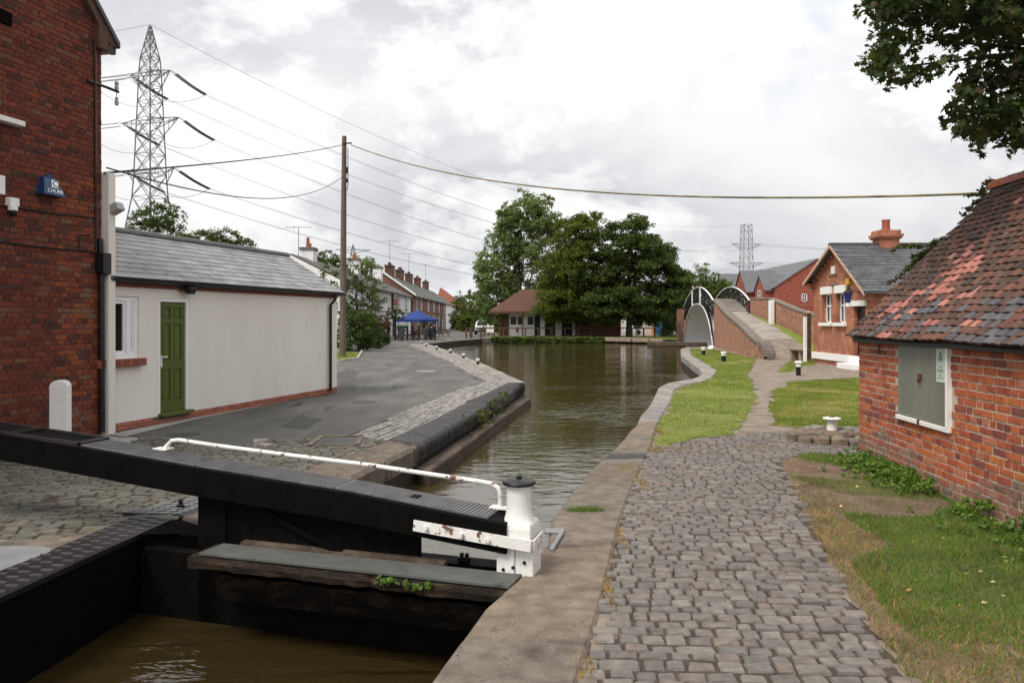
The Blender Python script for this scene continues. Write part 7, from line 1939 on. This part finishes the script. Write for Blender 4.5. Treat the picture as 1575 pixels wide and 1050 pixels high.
simple_tree('broadleaf_tree', 'light green tree rising behind the iron bridge', 1076, 105, [(1078, 428, 2.3, 2.0, 0), (1065, 445, 2.6, 2.2, 0), (1095, 440, 2.4, 1.9, 0), (1075, 462, 4, 2.5, 0), (1104, 450, 1.8, 1.6, 0)], 420, 30, .5, .26, MATS['leaf_light'], 51)
simple_tree('broadleaf_tree', 'green tree low behind the bridge railings, left of the modern houses', 1108, 118, [(1108, 452, 2.5, 2.2, 0), (1122, 468, 3.5, 2.4, 0), (1095, 470, 3.5, 2.5, 0)], 260, 28, .5, .28, MATS['leaf_mid'], 53)
simple_tree('broadleaf_tree', 'green tree behind the far end of the bridge', 1045, 100, [(1048, 470, 2.6, 3, 0), (1030, 480, 3.0, 3, 0), (1040, 500, 3, 2.2, 0)], 300, 28, .5, .26, MATS['leaf_dark'], 54)
simple_tree('hedge_tree', 'dark bank of shrubs under the far end of the bridge', 1020, 90, [(1025, 500, 1.6, 1.8, 0), (1036, 492, 1.3, 2.6, 0), (1042, 505, 1.2, 1.6, 0)], 160, 30, .4, .2, MATS['leaf_dark'], 55, cat='shrub')
# behind the annexe
simple_tree('broadleaf_tree', 'round dark tree below the pylon behind the annexe roof', 245, 42, [(248, 330, .95, .9, 0), (225, 345, .95, .8, 0), (270, 338, .55, .8, 0), (240, 360, 1.5, .9, 0)], 260, 32, .22, .11, MATS['leaf_dark'], 61, .12)
simple_tree('broadleaf_tree', 'olive green hedge tree over the annexe ridge', 335, 38, [(310, 372, .8, .5, 0), (345, 368, .9, .55, 0), (372, 378, .6, .45, 0), (295, 370, .5, .4, 0)], 200, 30, .2, .10, MATS['leaf_olive'], 62, .1)
# by the pub
simple_tree('garden_tree', 'loose olive tree with sparse leaves before the pub gable', 552, 50, [(545, 455, .95, 1.2, 0), (565, 440, .8, .9, 0), (580, 452, .7, .8, 0), (540, 420, .75, .8, 0), (522, 450, .8, 1.4, 0), (505, 430, .6, 1.2, 0), (575, 418, .45, .5, 0), (555, 480, 1.2, .9, 0)], 260, 22, .26, .13, MATS['leaf_olive'], 63, .10)
simple_tree('evergreen_shrub', 'dark evergreen shrub beside the wooden pole at the roadside', 552, 46, [(550, 505, 1.15, 1.1, 0), (540, 525, 1.1, .7, 0), (565, 510, .8, 1.0, .5), (536, 490, .7, .8, 0)], 420, 34, .22, .10, MATS['leaf_dark'], 64, .1, cat='shrub', limbs=5)
simple_tree('purple_shrub', 'reddish purple shrub between the evergreen and the pub garden', 582, 56, [(580, 498, 1.0, .7, 0), (588, 510, .6, .8, 0), (572, 515, .8, .8, 0)], 220, 30, .2, .11, MATS['leaf_red'], 65, .08, cat='shrub', limbs=5)
simple_tree('roadside_shrub', 'low green shrub in front of the purple one at the road edge', 578, 50, [(572, 526, .7, .5, 0), (584, 523, .6, .4, .6)], 130, 30, .17, .09, MATS['leaf_hedge'], 66, .05, cat='shrub', limbs=3)
simple_tree('broadleaf_tree', 'dark tree behind the pub roof left of the wooden pole', 505, 112, [(505, 402, 2.2, 1.6, 0), (490, 412, 1.6, 1.6, 0), (515, 412, 1.8, 1.5, 0), (505, 430, 2.5, 2, 0)], 260, 28, .45, .26, MATS['leaf_dark'], 67)
simple_tree('broadleaf_tree', 'airy green tree behind the pub roof right of the wooden pole', 556, 112, [(552, 410, 2.2, 1.7, 0), (566, 415, 1.6, 1.6, 0), (548, 428, 2.2, 1.6, 0), (560, 440, 2.5, 2, 0)], 260, 26, .5, .26, MATS['leaf_poplar'], 68)
simple_tree('broadleaf_tree', 'small dark tree between the pub and the terrace chimneys', 603, 135, [(600, 436, 1.9, 1.4, 0), (609, 442, 1.4, 1.2, 0), (600, 455, 2, 2, 0)], 150, 26, .45, .3, MATS['leaf_dark'], 69)
for i, (px, py, rx, rz, yy, lb, mm) in enumerate(((719, 474, 3.0, 3.4, 150, 'dark rounded tree at the end of the road, nearest the terrace', 'leaf_dark'), (732, 478, 3.0, 3.2, 140, 'dark tree at the end of the road, beside the poplar', 'leaf_mid'), (703, 478, 3.2, 3.0, 220, 'brownish dark tree behind the white bay house', 'leaf_olive'), (752, 490, 2.4, 3.0, 125, 'dark shrubby tree left of the pavilion roof', 'leaf_dark'))):
    simple_tree('broadleaf_tree', lb, px, yy, [(px, py, rx, rz, 0), (px - 8, py + 18, rx * .9, rz * .8, 0), (px + 9, py + 16, rx * .9, rz * .8, 0), (px, py + 26, rx, rz * .5, 0)], 420, 28, .55, .3, MATS[mm], 71 + i)
# clipped hedge at the end of the road
hd = thing('clipped_hedge', 'clipped bright green hedge at the end of the quay road', 'hedge', (X(725, 128), 128, 0))
r_ = np.random.default_rng(9); pts = np.column_stack([r_.uniform(X(708, 128), X(744, 128), 500), r_.uniform(127.2, 129, 500), r_.uniform(0.1, 2.4, 500)])
V, Fa = leaves(pts, np.full(500, .25), 26, .2, r=r_); fast('foliage', V, Fa, MATS['leaf_light'], hd)
MB().box((X(726, 128), 128.4, 1.15), (X(744, 128) - X(708, 128) - .4, 1.2, 2.2)).build('inner_branches', MATS['bark'], hd)
# a distant wood closing the horizon
r_ = np.random.default_rng(12)
N_ = 2600; ang = r_.uniform(-.75, .75, N_); dd = r_.uniform(380, 460, N_)
pts = np.column_stack([np.sin(ang) * dd, np.cos(ang) * dd, r_.uniform(0, 1, N_) ** .8 * (9 + 3 * np.sin(ang * 23) + 2.0 * np.sin(ang * 57))])
V, Fa = leaves(pts, np.full(N_, 2.2), 14, 1.6, r=r_)
tag(fast('distant_wood', V, Fa, MATS['leaf_mid']), 'distant line of trees along the horizon', 'wood', kind='stuff')

# ================================================================== overhanging sycamore, top right
ts = Vector((9.6, 8.6, 0))
syc = thing('sycamore_tree', 'dark sycamore branches overhanging the shed roof at top right', 'tree', ts)
r_ = np.random.default_rng(77); yy = 9.6; C = []
poly_syc = [(1332, 2), (1345, 60), (1352, 85), (1338, 95), (1345, 118), (1365, 120), (1395, 130), (1420, 118), (1450, 112), (1475, 100), (1500, 90), (1505, 100), (1490, 120), (1465, 145), (1478, 160), (1465, 185), (1475, 205), (1500, 212), (1520, 232), (1535, 238), (1555, 228), (1590, 230), (1760, 220), (1760, -160), (1330, -160), (1345, -40)]
tries = 0
while len(C) < 1350:
    px, py = r_.uniform(1325, 1760), r_.uniform(-160, 240)
    if not inpoly(px, py, poly_syc): continue
    if 1385 < px < 1440 and 40 < py < 100 and r_.random() < .8: continue
    if 1395 < px < 1560 and 60 < py < 110 and r_.random() < .35: continue
    y = yy + r_.uniform(-1.3, 1.3); C.append(tuple(P(px, py, y)))
C = np.array(C)
V, Fa = leaves(C, np.full(len(C), .18), 11, .105, r=r_, shape='lobe', droop=.5); fast('crown', V, Fa, MATS['leaf_sycamore'], syc)
mb = MB(); mb.tube([ts - UP * .2, ts + UP * 1.5, ts + Vector((.1, .1, 3.2)), ts + Vector((-.1, .2, 5.2)), ts + Vector((0, .2, 7.5))], [.34, .27, .22, .17, .08], 12)
rr = random.Random(5)
for (px, py, y0) in ((1350, 20, 9.6), (1370, 105, 9.4), (1480, 190, 9.8), (1530, 220, 9.3), (1420, 60, 9.9), (1500, 60, 9.5), (1550, 140, 9.6), (1440, 10, 9.4), (1600, 60, 9.6), (1560, -60, 9.8), (1400, -80, 9.7)):
    e_ = P(px, py, y0); a = ts + Vector((0, .15, rr.uniform(3.2, 5.2))); m1_ = lerp(a, e_, .35) + UP * rr.uniform(.2, .5); m2_ = lerp(a, e_, .7) + UP * rr.uniform(.0, .25)
    mb.tube([a, m1_, m2_, e_], [.075, .05, .028, .008], 6, caps=False)
    for k in range(4):
        b = lerp(m1_, e_, rr.random()); mb.tube([b, b + Vector((rr.uniform(-.5, .3), rr.uniform(-.4, .4), rr.uniform(-.35, .35)))], [.014, .004], 4, caps=False)
mb.build('trunk', MATS['bark'], syc, smooth=True)

# ================================================================== creeper on the shed verge
crp = thing('creeper', 'thin leafy creeper climbing the far verge of the shed roof', 'plant', SC + UP * 2)
r_ = np.random.default_rng(15); C = []
mb = MB()
def sprig(pxs, y, n_):
    pts = [P(px, py, y) for (px, py) in pxs]; mb.tube(pts, .008, 4, caps=False)
    for i in range(n_):
        t = r_.random(); p = along(pts, t); C.append((p.x, p.y + r_.uniform(-.08, .08), p.z))
sprig([(1490, 300), (1505, 300), (1518, 288), (1522, 276), (1526, 292)], 10.5, 26)
sprig([(1480, 332), (1498, 315), (1512, 308), (1522, 298)], 10.5, 30)
sprig([(1485, 322), (1500, 312), (1518, 300), (1545, 284), (1565, 278)], 10.45, 22)
sprig([(1365, 437), (1380, 428), (1400, 412), (1415, 395), (1440, 375), (1455, 365)], 10.6, 60)
sprig([(1375, 384), (1395, 378), (1420, 380), (1440, 373)], 10.6, 26)
sprig([(1400, 412), (1408, 396), (1420, 388)], 10.6, 22)
mb.build('stem', MATS['bark'], crp)
V, Fa = leaves(np.array(C), np.full(len(C), .055), 7, .05, r=r_); fast('foliage', V, Fa, MATS['leaf_creeper'], crp)

# ================================================================== grass and weeds
def blades(name, poly, n, hr, wr, m, seed, dens=None, z=-.004, label=None, lean=.5):
    r = np.random.default_rng(seed); xs = [p[0] for p in poly]; ys = [p[1] for p in poly]
    Xa = r.uniform(min(xs), max(xs), n * 3); Ya_ = r.uniform(min(ys), max(ys), n * 3)
    k = inpoly_np(Xa, Ya_, poly)
    if dens is not None: k &= r.random(len(Xa)) < dens(Xa, Ya_)
    Xa, Ya_ = Xa[k][:n], Ya_[k][:n]; m_ = len(Xa)
    h = r.uniform(*hr, m_); w = r.uniform(*wr, m_); a = r.uniform(0, 2 * math.pi, m_); la = r.uniform(0, 2 * math.pi, m_); ln_ = h * lean * r.random(m_) * 1.6
    dx, dy = np.cos(a) * w / 2, np.sin(a) * w / 2
    V = np.stack([np.stack([Xa - dx, Ya_ - dy, np.full(m_, z)], 1), np.stack([Xa + dx, Ya_ + dy, np.full(m_, z)], 1), np.stack([Xa + np.cos(la) * ln_, Ya_ + np.sin(la) * ln_, z + h], 1)], 1).reshape(-1, 3)
    Fa = np.arange(m_ * 3).reshape(-1, 3)
    o = fast(name, V, Fa, m); tag(o, label, 'grass', kind='stuff'); return o
pol = lambda L_: [(p[0], p[1]) for p in L_]
def fbm(x, y, s):
    return (np.sin(x * 1.7 * s + 1.3 + 1.4 * np.sin(y * 1.1 * s)) + np.sin(y * 2.3 * s + .7 + 1.7 * np.sin(x * 1.9 * s)) + .6 * np.sin((x + y) * 4.1 * s + 2)) / 2.6
blades('grass', pol(LAWN_A), 120000, (.018, .045), (.006, .014), MATS['grass_green'], 1, dens=lambda x, y: np.clip(.75 + .9 * fbm(x, y, .55) + .35 * fbm(x, y, 2.7), .05, 1), label='bright mown grass between the coping and the dirt path')
blades('grass', pol(LAWN_B), 60000, (.018, .04), (.006, .014), MATS['grass_green'], 2, dens=lambda x, y: np.clip(.6 + .9 * fbm(x, y, .8) + .35 * fbm(x, y, 2.7), .05, 1), label='patchy mown grass between the path and the shed')
blades('grass', pol(LAWN_B), 16000, (.018, .035), (.006, .014), MATS['grass_dry'], 3, dens=lambda x, y: np.where(fbm(x, y, .8) < -.2, 1, .06), label='dry straw coloured grass on the lawn behind the shed')
blades('grass', pol(LAWN_C), 14000, (.02, .06), (.008, .016), MATS['grass_green'], 14, z=-.006, label='rough grass around the bench at the foot of the ramp')
blades('grass', pol(LAWN_A), 26000, (.018, .035), (.006, .014), MATS['grass_dry'], 4, dens=lambda x, y: np.where(fbm(x, y, .55) < -.25, 1, .06), label='dry straw coloured grass among the lawn beside the coping')
vp = pol(VERGE)
bare = lambda x, y: ((x - 3.5) / .75) ** 2 + ((y - 8.0) / .9) ** 2 < 1
bare2 = lambda x, y: ((x - 3.3) / .7) ** 2 + ((y - 9.3) / .5) ** 2 < 1
def edged(x, y):   # distance from the cobble edge of the verge
    ex = np.interp(y, [1.0, 3.85, 5.4, 7.2, 10.1], [1.8, 1.93, 2.22, 2.67, 3.35]); return x - ex
def dg_(x, y):
    f = fbm(x, y, 1.0); d = edged(x, y)
    v = np.where(d > .3 + .25 * f, .95, .16); v = np.where((y < 4.5 + .5 * f) & (x < 2.9 + .6 * f), .3, v)
    v = np.where(bare(x, y) | bare2(x, y), .07 + .3 * (f > .5), v); v = np.where(y > 8.9, v * np.where(f > .1, .8, .12), v); return v
def dd_(x, y):
    f = fbm(x, y, 1.3); d = edged(x, y)
    v = np.where(d < .33 + .2 * f, .9, .08); v = np.where((y < 4.6 + .5 * f) & (x < 3.0), .8, v); v = np.where(bare(x, y) | (y > 7.4), v * .18, v); return v
blades('grass', vp, 90000, (.02, .055), (.003, .007), MATS['grass_dark'], 5, dens=dg_, label='green grass on the verge before the shed wall', lean=.8)
blades('grass', vp, 30000, (.015, .05), (.002, .005), MATS['grass_dry'], 6, dens=dd_, label='dry orange brown grass beside the edge of the cobbles', lean=1.4)
# broad leaved weeds along the shed foot
r_ = np.random.default_rng(20); C = []
for k in range(900):
    s_ = abs(r_.normal(0, .2)); y = r_.uniform(5.0, 10.1); p = SC + sdv * (10.2 - y) + sn * (.03 + s_)
    f = float(fbm(np.array(y), np.array(y * .5), 2.0))
    if (7.9 < y < 9.6 and r_.random() < .95) or f > -.1 and r_.random() < .7: C.append((p.x, p.y, r_.uniform(.01, .12) * (1.3 - min(1, s_ * 2))))
V, Fa = leaves(np.array(C), np.full(len(C), .05), 9, .038, aspect=.8, r=r_, droop=0); V[:, 2] = np.maximum(V[:, 2], .002)
tag(fast('weeds', V, Fa, MATS['leaf_weed']), 'green broad leaved weeds along the foot of the shed wall', 'weeds', kind='stuff')
# fallen leaves and litter on the verge
r_ = np.random.default_rng(22); C = np.column_stack([r_.normal(3.5, .55, 90), r_.uniform(4.0, 10, 90), np.full(90, .03)])
C = C[inpoly_np(C[:, 0], C[:, 1], vp)]
V, Fa = leaves(C, np.full(len(C), .01), 1, .042, aspect=.7, r=r_, droop=0); V[:, 2] = .02 + (V[:, 2] - .03) * .5
tag(fast('fallen_leaves', V, Fa, MATS['litter']), 'scattered yellow and brown fallen leaves on the verge', 'leaves', kind='stuff')
# tufts growing in the joints
def tuft(name, label, c, n_, sp, h, m, seed):
    r = np.random.default_rng(seed); a = r.uniform(0, 6.28, n_); q = np.sqrt(r.random(n_))
    xa, ya = c[0] + sp[0] * q * np.cos(a), c[1] + sp[1] * q * np.sin(a); hh = h * (.4 + .8 * r.random(n_)); l = r.uniform(0, 6.28, n_); k = .5 * hh
    V = np.stack([np.stack([xa - .003, ya, np.full(n_, c[2])], 1), np.stack([xa + .003, ya, np.full(n_, c[2])], 1), np.stack([xa + k * np.cos(l), ya + k * np.sin(l), c[2] + hh], 1)], 1).reshape(-1, 3)
    tag(fast(name, V, np.arange(n_ * 3).reshape(-1, 3), m), label, 'grass', kind='stuff')
tuft('grass_tuft', 'green grass tuft in the joint of the right coping', G(900, 789), 600, (.17, .05), .07, MATS['grass_dark'], 1)
tuft('grass_tuft', 'small mossy tuft where the walkway plank meets the coping', G(776, 903, .0), 120, (.06, .03), .035, MATS['grass_green'], 2)
for i, (px, py, sx, sy) in enumerate(((965, 722, .1, .25), (985, 742, .06, .5), (1000, 692, .15, .25), (893, 1025, .07, .2), (932, 900, .03, .5), (950, 820, .04, .5), (1180, 690, .5, .2), (1010, 660, .06, .8), (1040, 690, .5, .1))):
    tuft('dry_tuft', ['dry orange weeds in the cobbles beside the blue coping bricks', 'line of dry weeds along a joint of the cobbles', 'dry weeds at the corner of the lawn and the cobbles', 'dry orange tuft on the coping at the bottom edge', 'sparse dry weeds between coping and cobbles, nearest the camera', 'sparse dry weeds between coping and cobbles beside the white post', 'dry weeds where the cobbles turn towards the capstan', 'dry weeds along the coping at the lawn edge', 'dry weeds along the lawn edge of the cobbles'][i], G(px, py), 260, (sx, sy), .035, MATS['grass_dry'], 30 + i)
# plants in the quay wall and on the walkway
qw = [];  r_ = np.random.default_rng(33)
for (px, py, h_) in ((765, 628, .25), (757, 632, .3), (745, 645, .2), (719, 650, .12), (775, 615, .2), (742, 640, .12)):
    for k in range(14): p = G(px, py, -.08); qw.append((p.x + r_.uniform(-.12, .12), p.y + r_.uniform(-.2, .2), p.z + r_.uniform(-.1, h_)))
V, Fa = leaves(np.array(qw), np.full(len(qw), .05), 6, .07, r=r_); tag(fast('wall_plants', V, Fa, MATS['leaf_creeper']), 'straggling plants growing from the quay wall above the fender', 'plants', kind='stuff')
C = [tuple(gp(.62 + r_.uniform(-.2, .25), .45 + r_.uniform(-.02, .03), .0 + r_.uniform(-.03, .02))) for k in range(26)]
V, Fa = leaves(np.array(C), np.full(26, .02), 6, .03, r=r_); tag(fast('walkway_plant', V, Fa, MATS['leaf_weed']), 'small bright green plant on the rotten edge of the gate walkway', 'plant', kind='stuff')
# bank vegetation along the far shore
bx0 = [(-2.0, 80.1), (2, 80.9), (10, 79.9)]
C = []; r_ = np.random.default_rng(44)
for k in range(700):
    t = r_.random(); p = along([Vector((a, b, 0)) for a, b in bx0], t); C.append((p.x, p.y - r_.uniform(0, .3), r_.uniform(-.45, .12)))
V, Fa = leaves(np.array(C), np.full(len(C), .15), 12, .14, r=r_); tag(fast('bank_plants', V, Fa, MATS['leaf_light']), 'rough grass and plants hanging over the far bank', 'plants', kind='stuff')
blades('grass', [(-1.9, 80.3), (2, 81.1), (10, 80.1), (14.4, 75.1), (15.0, 71), (17, 71), (19, 84), (8, 87), (-2.6, 87)], 30000, (.05, .12), (.02, .05), MATS['grass_green'], 9, z=0, label='grass on the far bank under the trees')
blades('grass', pol([G(556, 541), G(549, 552), G(519, 556), Vector((-9.5, 30, 0)), Vector((-14, 32, 0)), Vector((-14, 50, 0)), Vector((-9.6, 44, 0))]), 30000, (.02, .06), (.008, .02), MATS['grass_green'], 10, label='small lawn at the foot of the wooden pole')
# planter greenery and hanging basket
for (px, py, lb) in PLANTERS[1:]:
    c = G(px, py); pass
C = []
for (px, py, lb) in PLANTERS:
    c = G(px, py)
    for k in range(14): C.append((c.x + r_.uniform(-.35, .35), c.y + r_.uniform(-.35, .35), 1.1 + r_.uniform(0, .9 if px > 640 else .2)))
V, Fa = leaves(np.array(C), np.full(len(C), .14), 22, .12, r=r_); tag(fast('planter_foliage', V, Fa, MATS['leaf_hedge']), 'leafy plants growing from the grey planters under the parasol', 'plants', kind='stuff')
c = G(608, 523.2) + UP * 2.35
C = [(c.x + r_.uniform(-.8, .8), c.y - .2 + r_.uniform(-.4, .4), c.z + r_.uniform(-.5, .3)) for k in range(60)]
hb = thing('hanging_basket', 'flowering hanging basket on the tall black post left of the parasol', 'basket', c - UP * .5)
V, Fa = leaves(np.array(C), np.full(60, .15), 18, .12, r=r_); fast('foliage', V, Fa, MATS['leaf_hedge'], hb)
V, Fa = leaves(np.array(C[:14]), np.full(14, .2), 5, .12, r=r_); fast('flowers', V, Fa, MATS['rose_flower'], hb)
